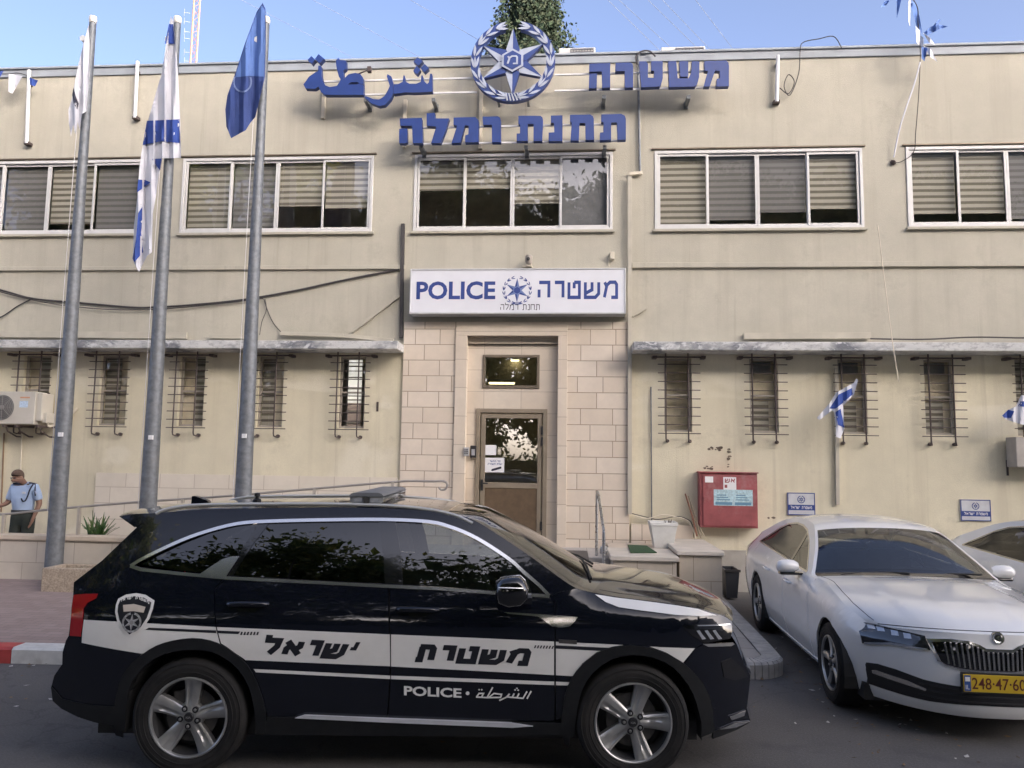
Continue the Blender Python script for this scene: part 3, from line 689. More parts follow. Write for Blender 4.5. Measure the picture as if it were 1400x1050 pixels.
# ------------------------------------------------------------------ fittings on the front
def onthing(name, label, cat, mb, mat, group=None, **k):
    return tag(obj(name, mb, mat, None, **k), label, cat, group)
def wallpts(l, y): return [at(a, b, y) for a, b in l]
def smoothpath(pts, n=6):
    out = []
    for i in range(len(pts)-1):
        p0, p1, p2, p3 = pts[max(i-1, 0)], pts[i], pts[i+1], pts[min(i+2, len(pts)-1)]
        for k in range(n):
            t = k/n; out.append(.5*((2*p1)+(p2-p0)*t+(2*p0-5*p1+4*p2-p3)*t*t+(3*p1-p0-3*p2+p3)*t**3))
    return out+[pts[-1]]
def cable(label, l, y=-.03, r=.012, mat='cable', group=None, cat='cable', n=6):
    mb = MB(); mb.tube(smoothpath(wallpts(l, y), n), r, 6); return onthing('cable', label, cat, mb, MT[mat], group)
cable('thick black cable sagging across the upper wall from the left edge to the dark pipe', [(-60,382),(0,396),(45,408),(110,414),(180,420),(210,420),(260,417),(330,410),(400,398),(470,383),(546,368)], -.03, .016)
cable('thin black cable sagging just under the thick one on the left wall', [(-60,384),(0,399),(45,410),(90,418),(150,423),(215,423),(300,415),(360,408)], -.05, .008)
cable('black cable branching down to the left edge below the sagging cable', [(-40,448),(0,434),(25,418),(45,408)], -.03, .011)
cable('thin black cable hanging down from the sagging cable onto the left canopy', [(361,409),(366,425),(374,442),(388,458)], -.04, .009)
cable('second thin black cable hanging onto the left canopy, nearer the poles', [(363,409),(364,424),(358,440),(355,458)], -.03, .006)
cable('thin grey cord hanging down the right wall between two upper windows', [(1200,308),(1203,330),(1207,365),(1214,420),(1222,480),(1229,522)], -.53, .007, 'trunk')
cable('black cable lying along the right canopy top', [(1190,463),(1260,464),(1330,461),(1400,462),(1480,462)], -.10, .012)
def pipe(label, l, w, y=-.035, mat='trunkc', dep=.05, name='conduit', cat='conduit'):
    mb = MB(); P = wallpts(l, y)
    for a, b2 in zip(P, P[1:]): mb.bar(a, b2, w, dep, 0, up=(0,1,0)) if False else mb.bar(a, b2, dep if abs((b2-a).normalized().z) > .7 else dep, w, 0, up=(0,0,1)) if abs((b2-a).normalized().z) < .7 else mb.bar(a, b2, w, dep, 0, up=(0,1,0))
    return onthing(name, label, cat, mb, MT[mat], smooth=0, bevel=.003)
pipe('dark vertical pipe beside the lightbox sign, left of the porch', [(551,306),(548.5,462)], .06, -.04, 'cable')
pipe('cream diagonal trunking on the left wall rising to the dark pipe', [(482,453),(546.5,404)], .05)
pipe('long cream trunking along the left canopy top', [(-80,456.5),(256,459)], .11, -.05)
pipe('short cream trunking on the left canopy between second and third flagpole', [(287,460),(334,460.5)], .07, -.05)
pipe('cream trunking sloping down to the end of the left canopy', [(384,456),(470,459),(538,466)], .06, -.06)
pipe('cream trunking along the right canopy top', [(1017,459.5),(1190,459)], .10, -.05)
pipe('tall cream trunking running down beside the stone porch to the ground', [(861,241),(861,703)], .065, -.085)
pipe('short cream trunking slanting out of the tall one right of the lightbox sign', [(864,432),(883,421)], .045, -.05)
pipe('cream vertical trunking below a barred window behind the small flag', [(1143,503),(1145,690)], .055, -.04)
mb = MB(); mb.tube(wallpts([(873,74),(873,120),(874,180),(875,236)], -.045), .02, 8); 
onthing('conduit', 'thin grey pipe coming over the roof edge and down between the letters', 'conduit', mb, MT['galv'])
mb = MB(); mb.bar(at(860,238,-.05), at(878,236.5,-.05), .05, .05); onthing('junction_box', 'small cream elbow box where the grey pipe meets the tall trunking', 'junction box', mb, MT['trunk'], smooth=0, bevel=.004)
mb = MB(); mb.tube(wallpts([(890,529),(890.5,600),(891,712)], -.03), .011, 6); onthing('conduit', 'thin grey vertical pipe on the lower wall right of the porch', 'conduit', mb, MT['galv'])
for px, y0, y1, lb in ((38.5, 104, 196, 'white flag holder pipe with a rusty foot at the far left of the roof edge'), (186.5, 92, 161, 'white flag holder pipe on the upper wall between the first two flagpoles'), (1062, 84, 139, 'white flag holder pipe beside a coil of wire under the right roof edge')):
    a, b2 = at(px+1.5, y0-8, -.09), at(px-2 if px < 1000 else px, y1, -.09); mb = MB(); mb.tube([a, b2], .032, 10); T = onthing('holder_pipe', lb, 'pipe', mb, MT['rail_w'])
    q = MB(); q.box(b2.x-.05, b2.x+.05, -.10, -.003, b2.z-.02, b2.z+.03); obj('foot', q, MT['iron'], T, smooth=0)
    q = MB(); q.box(a.x-.03, a.x+.03, -.08, -.003, lerp(b2.z, a.z, .8), lerp(b2.z, a.z, .8)+.04); obj('clamp', q, MT['iron'], T, smooth=0)
mb = MB(); pts = wallpts([(1066,120),(1078,128),(1086,112),(1078,102),(1072,118),(1080,130),(1092,100),(1094,70),(1098,58),(1120,53),(1140,50),(1151,66)], -.10); mb.tube(smoothpath(pts), .008, 6)
onthing('cable', 'loose coil of dark wire looping over the right roof edge', 'cable', mb, MT['cable'])
mb = MB(); pts = wallpts([(871,88),(870,76),(878,70),(888,70),(896,77)], -.10); mb.tube(smoothpath(pts), .014, 6); onthing('cable', 'black cable hooked over the roof edge above the Hebrew letters', 'cable', mb, MT['cable'])
# floodlight on a stalk by the arabic letters
a = at(505, 95, -.5); mb = MB(); mb.tube([at(490, 101, -.06), a], .012, 6); T = onthing('floodlight', 'small dark floodlight on a slanting arm above the Arabic letters', 'floodlight', mb, MT['iron'])
q = MB(); q.box(a.x-.03, a.x+.035, a.y-.04, a.y+.04, a.z-.05, a.z+.04); obj('lamp_head', q, MT['iron'], T, smooth=0, bevel=.006)
# cameras
def camera_dome(px, py, label, s=1):
    p = at(px, py, -.14); T = thing('security_camera', label, 'camera', (p.x, 0, p.z))
    q = MB(); q.box(p.x-.05*s, p.x+.05*s, -.15, -.002, p.z-.09*s, p.z-.06*s); q.box(p.x-.11*s, p.x+.02*s, -.07, -.002, p.z-.09*s, p.z-.065*s); obj('mount', q, MT['trunk'], T, smooth=0)
    q = MB(); q.lathe([(0,.09*s),(.05*s,.085*s),(.062*s,.06*s),(.062*s,-.02*s),(.05*s,-.06*s),(.0,-.075*s)], (p.x, p.y, p.z), (0,0,1), 16); obj('housing', q, M('camera_shell', (.30,.27,.23), .4), T)
    q = MB(); q.lathe([(.0,.09*s),(.028*s,.085*s),(.03*s,.06*s)], (p.x-.005, p.y-.0, p.z+.01), (0,-1,0), 12); obj('lens', q, MT['black_pl'], T)
camera_dome(723, 356, 'small beige security camera on the ledge above the lightbox sign')
p = at(837, 347, -.08); mb = MB(); mb.box(p.x-.035, p.x+.035, -.10, -.002, p.z-.09, p.z+.03); mb.tube([(p.x-.05, -.02, p.z-.2), (p.x-.055, -.02, p.z-.05), (p.x-.02, -.05, p.z)], .008, 6)
onthing('sensor', 'small pale sensor box on the wall above the right end of the lightbox sign', 'sensor', mb, MT['trunk'], smooth=0, bevel=.004)
p = at(516, 556, -.01); mb = MB(); mb.box(p.x-.018, p.x+.018, -.012, -.001, p.z-.08, p.z+.08); onthing('wall_slot', 'small dark slot in the lower wall left of the porch', 'slot', mb, MT['iron'], smooth=0)
# red fire cabinet
YF = -.24
a, b2 = at(957.5, 721, YF), at(1035.5, 647.5, YF)
mred2 = M('faded_red_paint', (.30,.078,.082), .6, var=.25, scale=4, dirt=(.42,.25,.25), dirt_amt=.9)
T = thing('fire_cabinet', 'faded red fire hose cabinet with stickers on the lower wall', 'cabinet', ((a.x+b2.x)/2, YF, a.z))
mb = MB(); mb.box(a.x, b2.x, YF+.012, -.003, a.z, b2.z); mb.box(a.x-.015, b2.x+.015, YF-.02, -.004, b2.z, b2.z+.02); obj('housing', mb, mred2, T, smooth=0, bevel=.006)
mb = MB(); mb.box(a.x+.045, b2.x-.03, YF-.008, YF+.011, a.z+.03, b2.z-.03); DR2 = obj('door', mb, mred2, T, smooth=0, bevel=.004)
mb = MB(); mb.box(a.x+.06, a.x+.10, YF-.03, YF-.008, lerp(a.z, b2.z, .5), lerp(a.z, b2.z, .5)+.05); obj('latch', mb, mred2, DR2, smooth=0)
def sticker(parent, name, x0, y0, x1, y1, y, mat):
    p, q = at(x0, y1, y), at(x1, y0, y); mb = MB(); mb.box(p.x, q.x, y-.001, y+.002, p.z, q.z); return obj(name, mb, mat, parent, smooth=0), (p.x, q.x, p.z, q.z)
YD = YF-.010
s1, r1 = sticker(T, 'sticker', 989, 652.5, 1006.5, 669.5, YD, MT['paper'])
mb = MB(); w_ = r1[1]-r1[0]; h_ = r1[3]-r1[2]; hebrew(mb, 'sa', wallfn(YD), r1[0]+.12*w_, r1[1]-.1*w_, r1[2]+.55*h_, r1[3]-.08*h_, .0015, .003, 0, .22)
mb.box(r1[0]+.1*w_, r1[0]+.3*w_, YD-.003, YD-.0015, r1[2]+.15*h_, r1[2]+.4*h_); obj('lettering', mb, mred2, s1, smooth=0)
sticker(T, 'sticker', 964, 651.5, 975, 659.5, YD, MT['paper'])
s2, r2 = sticker(T, 'notice', 976, 670, 1029, 691, YD, M('blue_notice', (.42,.58,.62), .6, var=.3, scale=40))
mb = MB()
for k in range(2):
    u0 = lerp(r2[0], r2[1], .04+.5*k); u1 = lerp(r2[0], r2[1], .47+.49*k)
    mb.box(u0, u1, YD-.0028, YD-.0012, r2[2]+.012, r2[2]+.055)
    for j in range(3): mb.box(u0+.02, u1-.03*(j+1), YD-.0028, YD-.0012, r2[2]+.085+j*.035, r2[2]+.10+j*.035)
obj('print', mb, M('notice_print', (.12,.25,.36), .6), s2, smooth=0)
# wall marks over the cabinet: chipped plaster
mb = MB(); rnd = random.Random(3)
for cx, cy, n in ((978,613,9), (996,625,10), (968,640,6), (985,614,5), (1056,708,3)):
    for k in range(n):
        p = at(cx+rnd.gauss(0, 4 if n != 10 else .8), cy+rnd.gauss(0, 1.2 if n != 10 else 8), 0); r = rnd.uniform(.008, .028)
        P = [(p.x+r*rnd.uniform(.5, 1.2)*cos(2*pi*j/7)*1.4, p.z+r*rnd.uniform(.4, 1)*sin(2*pi*j/7)) for j in range(7)]
        mb.add([V3((u, -.0025-k*.0006, v)) for u, v in P], [tuple(range(7))])
obj('chipped_plaster', mb, M('chipped_plaster', (.16,.13,.10), .95, var=.3, scale=30), ST, smooth=0)['kind'] = 'stuff'
# parking signs
def parking_sign(x0, y0, x1, y1, label):
    p, q = at(x0, y1, -.02), at(x1, y0, -.02); y = -.02
    T = thing('parking_sign', label, 'sign', ((p.x+q.x)/2, -.02, p.z), 0, 'reserved parking plates on the wall')
    mb = MB(); mb.box(p.x, q.x, y, -.002, p.z, q.z); obj('plate', mb, M('plate_grey', (.56,.57,.59), .5), T, smooth=0)
    mb = MB(); frame_rect(mb, p.x, q.x, p.z, q.z, y-.003, y-.0005, .014); H = q.z-p.z
    mb.box(p.x+.014, q.x-.014, y-.003, y-.0005, p.z+H*.22, p.z+H*.46); obj('border', mb, sb, T, smooth=0)
    mb = MB(); hebrew(mb, 'larsy vrtsm', wallfn(y), p.x+.05, q.x-.05, p.z+H*.28, p.z+H*.40, .0032, .0045, 0, .2); obj('lettering', mb, MT['paper'], T, smooth=0)
    cx, cz = (p.x+q.x)/2, p.z+H*.70; f = lambda u, v, d: V3((cx+u, y-d, cz+v))
    mb = MB(); emblem_wreath(mb, f, H*.17, .0, .002, 0, 0, 6, True); emblem_star(mb, f, H*.17, .0, .002, 0, 0); obj('emblem', mb, sb, T, smooth=0)
parking_sign(1077, 674, 1114, 704, 'grey and blue parking plate on the wall nearer the red cabinet')
parking_sign(1314, 683.5, 1354, 712, 'grey and blue parking plate on the wall above the farther white car')
# intercom and keypad by the door
p = at(637.5, 617.5, -.10); mb = MB(); mb.box(p.x-.04, p.x+.045, -.125, -.086, p.z-.07, p.z+.07); T = onthing('keypad', 'grey keypad on the stone left of the entrance door', 'keypad', mb, M('grey_plastic', (.45,.45,.45), .5), smooth=0, bevel=.006)
q = MB()
for i in range(3):
    for j in range(3): q.box(p.x-.025+i*.022, p.x-.012+i*.022, -.129, -.125, p.z-.04+j*.03, p.z-.02+j*.03)
obj('keys', q, MT['black_pl'], T, smooth=0)
p = at(647, 617.5, -.01); mb = MB(); mb.box(p.x-.05, p.x+.05, -.02, .03, p.z-.1, p.z+.1); T = onthing('intercom', 'dark intercom with a grey face right beside the door frame', 'intercom', mb, MT['black_pl'], smooth=0, bevel=.01)
q = MB(); q.box(p.x-.028, p.x+.028, -.024, -.02, p.z-.06, p.z+.04); obj('face', q, M('silver_plastic', (.5,.5,.52), .35, .3), T, smooth=0)
# papers on the door glass
yn = ry+.012
p, q = at(661.5, 622, yn), at(678.5, 608.5, yn); mb = MB(); mb.box(p.x, q.x, yn-.001, yn+.002, p.z, q.z); onthing('notice', 'blank white paper taped to the entrance door glass', 'notice', mb, MT['paper'], smooth=0)
p, q = at(662.5, 645.5, yn), at(689.5, 626, yn); mb = MB(); mb.box(p.x, q.x, yn-.001, yn+.002, p.z, q.z); T = onthing('notice', 'white printed notice with bold lines on the entrance door glass', 'notice', mb, MT['paper'], smooth=0)
w_, h_ = q.x-p.x, q.z-p.z; mb = MB()
hebrew(mb, 'rsvm lt', wallfn(yn), p.x+.25*w_, q.x-.2*w_, p.z+.70*h_, p.z+.82*h_, .0012, .002, 0, .2)
hebrew(mb, 'hrmsx vlsy', wallfn(yn), p.x+.15*w_, q.x-.1*w_, p.z+.50*h_, p.z+.63*h_, .0012, .002, 0, .2); obj('lettering', mb, sb, T, smooth=0)
mb = MB(); mb.bar((p.x+.38*w_, yn-.0015, p.z+.16*h_), (p.x+.82*w_, yn-.0015, p.z+.30*h_), .001, .13*h_, 0, up=(0,1,0)); mb.v = [V3((v.x, yn-.0015 if i % 2 else yn-.003, v.z)) for i, v in enumerate(mb.v)]
mb = MB(); mb.poly([V3((p.x+a*w_, yn-.0018, p.z+b*h_)) for a, b in ((.34,.10),(.40,.08),(.85,.26),(.86,.38),(.80,.40),(.36,.22))]); obj('picture', mb, MT['ink'], T, smooth=0)
# air conditioner on the left wall
YA = -.42
a, b2 = at(-48, 579, YA), at(57, 535.5, YA)
mac = M('ac_beige', (.55,.52,.45), .55, var=.06, scale=3, dirt=(.40,.37,.31))
T = thing('air_conditioner', 'beige outdoor air conditioning unit on wall brackets at the far left', 'air conditioner', ((a.x+b2.x)/2, YA, a.z))
mb = MB(); mb.box(a.x, b2.x-.10, YA, -.09, a.z, b2.z); mb.box(b2.x-.098, b2.x, YA+.03, -.10, a.z+.06, b2.z-.02); mb.box(b2.x-.02, b2.x+.06, YA+.08, -.14, a.z+.03, a.z+.2); obj('housing', mb, mac, T, smooth=0, bevel=.012)
fc = at(3.5, 557, YA); mb = MB(); mb.lathe([(.0,.0),(.06,.004),(.2,.002),(.205,-.004)], (fc.x, YA-.003, fc.z), (0,-1,0), 28)
obj('fan', mb, M('fan_grey', (.12,.12,.12), .6), T)
mb = MB()
for r in (.04, .07, .10, .13, .16, .19, .21):
    mb.tube([(fc.x+r*cos(2*pi*k/24), YA-.012, fc.z+r*sin(2*pi*k/24)) for k in range(25)], .004, 4)
for k in range(8): mb.tube([(fc.x, YA-.016, fc.z), (fc.x+.21*cos(pi*k/4), YA-.014, fc.z+.21*sin(pi*k/4))], .004, 4)
mb.box(fc.x-.04, fc.x+.04, YA-.026, YA-.018, fc.z-.03, fc.z+.03)
obj('fan_guard', mb, M('guard_grey', (.30,.29,.27), .5), T)
p = at(32, 553, YA); mb = MB(); mb.box(p.x-.07, p.x+.08, YA-.002, YA, p.z-.05, p.z+.06); obj('label', mb, M('ac_label', (.5,.62,.75), .5, var=.3, scale=60), T, smooth=0)
p = at(34, 543.5, YA); mb = MB(); mb.box(p.x-.08, p.x+.09, YA-.002, YA, p.z-.012, p.z+.012); obj('badge', mb, M('ac_badge', (.55,.28,.16), .5), T, smooth=0)
for px in (8, 25, 54):
    p = at(px, 584, YA+.05); mb = MB(); mb.box(p.x-.02, p.x+.02, YA-.02, -.003, a.z-.05, a.z-.012); mb.tube([(p.x, YA+.05, a.z-.03), (p.x, YA+.1, a.z-.12), (p.x, -.1, a.z-.2), (p.x, -.003, a.z-.2)], .014, 6); obj('bracket', mb, MT['iron'], T, smooth=0)
mb = MB(); mb.tube(smoothpath([V3((b2.x+.02, YA+.15, a.z+.1)), V3((b2.x+.05, YA+.2, a.z-.03)), V3((b2.x+.25, -.1, a.z+.12)), V3((b2.x+.38, -.02, a.z+.3))]), .02, 8); obj('pipe', mb, MT['trunk'], T)
for px, lb in ((1.5, 'rusty thin drain pipe below the air conditioner, nearer the left edge'), (26, 'pale thin drain pipe below the middle of the air conditioner')):
    mb = MB(); mb.tube(wallpts([(px+4, 592), (px, 700)], -.02), .012, 6); onthing('conduit', lb, 'conduit', mb, MT['trunk'] if px > 10 else M('rust', (.25,.16,.09), .8))
a_, b_ = at(1388, 628, -.3), at(1440, 598, -.3)
T = thing('air_conditioner', 'grey outdoor air conditioning unit on the wall at the right edge', 'air conditioner', ((a_.x+b_.x)/2, -.3, a_.z))
mb = MB(); mb.box(a_.x, b_.x+.3, -.34, -.06, a_.z-.12, b_.z); obj('housing', mb, M('ac_grey', (.40,.37,.33), .6), T, smooth=0, bevel=.012)
mb = MB(); mb.tube([(a_.x+.04, -.32, a_.z-.02), (a_.x+.04, -.003, a_.z-.02), (a_.x+.04, -.003, a_.z-.25)], .018, 6); obj('bracket', mb, MT['iron'], T)
mb = MB(); mb.lathe([(0,0),(.18,.004),(.19,-.004)], (b_.x, -.343, a_.z+.2), (0,-1,0), 20); obj('fan', mb, MT['iron'], T)
# ------------------------------------------------------------------ cut sheets: a polygon diced on a grid and laid on a surface
def panel(mb, poly, step, fn, m=0, fold=0.0, foldfn=None):
    bm = bmesh.new(); bm.faces.new([bm.verts.new((a, b, 0)) for a, b in poly]); 
    bmesh.ops.triangulate(bm, faces=bm.faces)
    for ax in (0, 1):
        lo, hi = min(p[ax] for p in poly), max(p[ax] for p in poly); n = int((hi-lo)/step)
        s0 = math.ceil(lo/step)
        for k in range(s0, int(hi/step)+1):
            co = [0, 0, 0]; co[ax] = k*step; no = [0, 0, 0]; no[ax] = 1
            bmesh.ops.bisect_plane(bm, geom=bm.verts[:]+bm.edges[:]+bm.faces[:], dist=1e-5, plane_co=co, plane_no=no)
    bmesh.ops.recalc_face_normals(bm, faces=bm.faces)
    bm.verts.index_update(); vs = [fn(v.co.x, v.co.y) for v in bm.verts]
    fs = []
    for f in bm.faces:
        idx = [v.index for v in f.verts]
        fs.append(idx if f.normal.z > 0 else idx[::-1])
    mb.add(vs, fs, m)
    if fold:
        for e in bm.edges:
            if len(e.link_faces) == 1:
                a, b = e.verts; f = e.link_faces[0]; idx = [v.index for v in f.verts]
                pa, pb = vs[a.index], vs[b.index]; ff = foldfn or (lambda p, d: p+V3((0, d, 0)))
                mb.add([pa, pb, ff(pb, fold), ff(pa, fold)], [(0, 1, 2, 3)], m)
    bm.free()
def flagfn(y, amp, k, ph=0, lean=0):
    def f(px, py):
        p = at(px, py, y); w = amp*sin(px*k+ph+py*.012)+amp*.4*sin(px*k*2.3+py*.03); return at(px, py, y-w-amp)
    return f
mfw = M('flag_white', (.62,.63,.68), .85, var=.05, scale=3); mfb = M('flag_blue', (.03,.07,.30), .8, var=.1); mfn = M('flag_navy', (.035,.065,.22), .8, var=.12, scale=3); mfl = M('flag_mid_blue', (.10,.19,.47), .8, var=.08, scale=3)
# ------------------------------------------------------------------ flag poles
YP = -2.2
def pole(px, py, label, stick):
    a = at(px, py, YP); T = thing('flagpole', label, 'flagpole', (a.x, YP, .17), 0, 'flagpoles in front of the station')
    zt = at(px+.075*(765-8), 8, YP).z; mb = MB(); mb.lathe([(.0,.0),(.118,.0),(.112,1.3),(.100,3.0),(.098,3.02),(.075,5.4),(.072,5.42),(.05,zt-.45),(.0,zt-.45)], (a.x, YP, .17), (0,0,1), 20); obj('pole', mb, MT['galv'], T, smooth=50)
    mb = MB(); mb.lathe([(0,.0),(.05,.01),(.06,.06),(.05,.11),(0,.13)], (a.x, YP, .17+zt-.45), (0,0,1), 14); obj('finial', mb, M('finial_white', (.75,.72,.66), .4), T)
    mb = MB(); mb.lathe([(0,0),(.045,.0),(.045,.05),(0,.05)], (a.x-.09, YP-.03, zt-.55), (0,-1,0), 14); mb.box(a.x-.09, a.x, YP-.04, YP, zt-.57, zt-.53); obj('pulley', mb, MT['rail_w'], T)
    mb = MB(); mb.tube([(a.x-.135, YP-.02, 1.2), (a.x-.125, YP-.03, 4.5), (a.x-.10, YP-.03, zt-.55)], .005, 5); obj('halyard', mb, MT['rail_w'], T)
    s = at(*stick, YP-.115); mb = MB(); mb.box(s.x-.03, s.x+.03, YP-.118, YP-.085, s.z-.03, s.z+.03); obj('sticker', mb, MT['white'], T, smooth=0)
    return a
pole(74, 765, 'leftmost grey steel flagpole, rising behind the granite planter', (82, 594))
pole(202.3, 695, 'grey steel flagpole carrying the striped blue and white flag, middle of three', (205.5, 598))
pole(332.3, 680, 'grey steel flagpole carrying the dark blue flag, nearest the entrance', (333.5, 596))
mb = MB(); f = flagfn(YP-.07, .035, .55)
panel(mb, [(121,34),(122.5,60),(122,105),(119,140),(118.5,152),(112,156),(109,178),(106,166),(103,184),(100,170),(97,187),(94,168),(93.5,150),(98,135),(103,108),(111,72)], 3, f, 0)
panel(mb, [(101,120),(104,132),(108,142),(106,150),(101,142),(99,130)], 3, lambda a, b: f(a, b)+V3((0,-.006,0)), 1)
onthing('flag', 'tattered plain white flag hanging limp on the leftmost pole', 'flag', mb, [mfw, MT['ink']])
def stripes(mb, fn, polys, off=-.022, m=1):
    for P in polys: panel(mb, P, 3, lambda a, b: fn(a, b)+V3((0, off, 0)), m)
mb = MB(); f = flagfn(YP-.08, .05, .42)
panel(mb, [(233.5,22),(237.5,30),(241,70),(244,110),(246.5,165),(247.5,216),(222,216.5),(217,240),(214,264),(209,292),(207.5,345),(201,350),(190,372),(184,361),(181.5,355),(183,310),(186,285),(188.5,262),(190.5,235),(193,210),(196,195),(201,170),(208,145),(221,100),(229,50)], 3, f, 0)
stripes(mb, f, [[(232,34),(237.8,34),(239.5,61),(226.5,61)], [(202,166),(246.5,164),(247,196.5),(222,194),(196,199)],
   [(222,217.5),(209,218),(214,226),(220,234)], [(190.2,246),(188.3,264),(207,250),(200,247)], [(198,280),(190,292),(187,328),(182.3,354),(185,359),(197,345),(194,318),(197,300)]])
onthing('flag', 'long white flag with bold blue stripes drooping down the middle pole', 'flag', mb, [mfw, mfb])
mb = MB(); f = flagfn(YP-.07, .04, .3)
panel(mb, [(359,4),(363,12),(363.5,60),(362,106),(352,108),(349,160),(343,167),(336,178),(316,189),(309.5,173),(308,150),(311,130),(320,105),(334,62),(351,16)], 3, f, 0)
panel(mb, [(358.6,7),(362.5,14),(363,60),(361,105),(340,104),(321.5,106),(335,63),(351.5,18)], 3, lambda a, b: f(a, b)+V3((0,-.006,0)), 1)  # lighter panel: light through the single cloth layer, put into the colour
c_ = [(332+12*cos(a), 112+14*sin(a)) for a in [pi*k/14 for k in range(-2, 17)]]
panel(mb, stroke(c_, 2.2), 3, lambda a, b: f(a, b)+V3((0,-.012,0)), 2)
onthing('flag', 'dark blue flag with a faint round emblem hanging on the pole nearest the entrance', 'flag', mb, [mfn, mfl, M('flag_emblem', (.16,.22,.40), .8)])

# ------------------------------------------------------------------ ramp, wall and rail on the left
YW = -1.95
p0 = at(0, 737, YW); zw = p0.z; wx1 = at(470, 740, YW).x
T = thing('stone_wall', 'low wall of pale stone blocks with a flat cap in front of the ramp, left', 'wall', (wx1, YW, .15))
mb = MB(); mb.box(-16, wx1, YW, YW+.22, .1, zw); obj('blocks', mb, MT['stone_wall'], T, smooth=0)
mb = MB(); mb.box(-16, wx1+.03, YW-.035, YW+.26, zw, zw+.065); obj('cap', mb, MT['stone_plain'], T, smooth=0, bevel=.008)
mb = MB(); xr = PX0-.02
mb.add([(-17,YW+.22,.14),(-6.6,YW+.22,.14),(xr,YW+.22,ZF),(xr,0,ZF),(-6.6,0,.14),(-17,0,.14),(xr,YW+.22,.05),(-17,YW+.22,.05)], [(0,1,4,5),(1,2,3,4),(0,7,6,2,1)])
tag(obj('ramp', mb, M('concrete_ramp', (.42,.40,.36), .85, var=.15, bmp=.15), smooth=0), None, None, kind='structure')
YRL = -1.75
rail = [(-60,707),(0,703.5),(66,697),(86,695),(195,686),(300,679),(430,668),(537,659)]
rp = [at(a, b2, YRL) for a, b2 in rail]
T = thing('handrail', 'pale steel handrail climbing beside the ramp to a curled end near the door', 'handrail', (rp[0].x, YRL, .14))
curl = [at(a, b2, YRL) for a, b2 in ((560,657.5),(590,658),(606,658),(611.5,662),(609,668.5),(603,669.5),(600,666))]
mb = MB(); mb.tube(smoothpath(rp+curl, 5), .0165, 8); obj('top_rail', mb, M('rail_grey_beige', (.36,.34,.31), .45, .3, var=.1), T)
for px, yb in ((6, 740), (109, 735), (430, 720), (537, 720), (250, 720)):
    a = at(px, interp(px, rail), YRL); mb = MB(); mb.box(a.x-.02, a.x+.02, YRL-.02, YRL+.02, min(zw, .9), a.z); obj('post', mb, M('rail_post', (.46,.42,.36), .5, .2), T, smooth=0)
# stone plinth courses along the ramp on the facade
mb = MB(); a, b2 = at(130, 690, 0), at(546, 653, 0)
mb.box(a.x, b2.x-.02, -.025, -.001, .1, b2.z); obj('plinth', mb, bricks('stone_plinth', (.66,.60,.50), (.72,.66,.56), (.44,.37,.29), .6, .268, .006, .45, 'XZ', shift=(.3,-.12,0), stain=.2), ST, smooth=0)
mb = MB(); a, b2 = at(862, 716, 0), at(946, 716, 0); mb.box(PX1+.03, b2.x, -.06, -.001, .2, a.z); obj('plinth', mb, MT['stone'], ST, smooth=0)
mb = MB(); a = at(1000, 746, 0); mb.box(b2.x+.01, XR, -.03, -.001, -.03, FZ(1000, 752)); obj('plinth', mb, M('grey_plinth', (.38,.36,.32), .9, var=.15, scale=3, dirt=(.25,.23,.2)), ST, smooth=0)
# granite planter box
YG = -2.32
a, b2 = at(54, 822, YG-.45), at(182, 779, YG-.45)
mgr = M('pink_granite_chips', (.40,.33,.25), .85, var=.35, scale=45, bmp=.3, dirt=(.25,.2,.15))
T = thing('planter_box', 'low rectangular planter of exposed stone chips behind the police car', 'planter', ((a.x+b2.x)/2, YG, .18))
mb = MB(); x0, x1, y0, y1, z1 = a.x, b2.x+.6, YG-.45, YG+.02, a.z+.43
mb.box(x0, x1, y0, y0+.08, .17, z1); mb.box(x0, x1, y1-.08, y1, .17, z1); mb.box(x0, x0+.08, y0+.08, y1-.08, .17, z1); mb.box(x1-.08, x1, y0+.08, y1-.08, .17, z1)
obj('box', mb, mgr, T, smooth=0, bevel=.012)
mb = MB(); mb.grid(lambda u, v: (lerp(x0+.08, x1-.08, u), lerp(y0+.08, y1-.08, v), z1-.06+random.uniform(-.012, .012)), 14, 8); obj('soil', mb, M('soil', (.10,.07,.045), .95, var=.3, scale=30, bmp=.4), T, smooth=0)
# leafy plant behind the wall
pp = at(132, 737, YW+.45); T = thing('spiky_plant', 'green clump of upright sword shaped leaves behind the low stone wall', 'plant', (pp.x, pp.y, pp.z-.05))
mb = MB(); rnd = random.Random(11)
for k in range(46):
    a = rnd.uniform(0, 2*pi); sp = rnd.uniform(.02, .30); h = rnd.uniform(.30, .50)*(1-.25*sp/.3); w = rnd.uniform(.018, .032)
    bx_, by_ = pp.x+rnd.gauss(0, .06), pp.y+rnd.gauss(0, .04); tw = rnd.uniform(-.6, .6); n = 5; vs = []; fs = []
    for i in range(n+1):
        t_ = i/n; cx = bx_+cos(a)*sp*t_**1.3; cy_ = by_+sin(a)*sp*.6*t_**1.3; cz = pp.z-.06+h*t_-(.1*sp*t_**3)
        ww = w*(1-t_**2.2)+.001; dx, dy = -sin(a+tw)*ww, cos(a+tw)*ww
        vs += [(cx-dx, cy_-dy, cz), (cx+cos(a)*.006, cy_+sin(a)*.006, cz-.004), (cx+dx, cy_+dy, cz)]
    for i in range(n): fs += [(i*3, i*3+1, i*3+4, i*3+3), (i*3+1, i*3+2, i*3+5, i*3+4)]
    mb.add(vs, fs, 0 if rnd.random() < .75 else 1)
obj('leaves', mb, [M('leaf_green', (.055,.13,.035), .5, var=.3, scale=8), M('leaf_pale', (.14,.20,.07), .5, var=.3)], T, smooth=60)
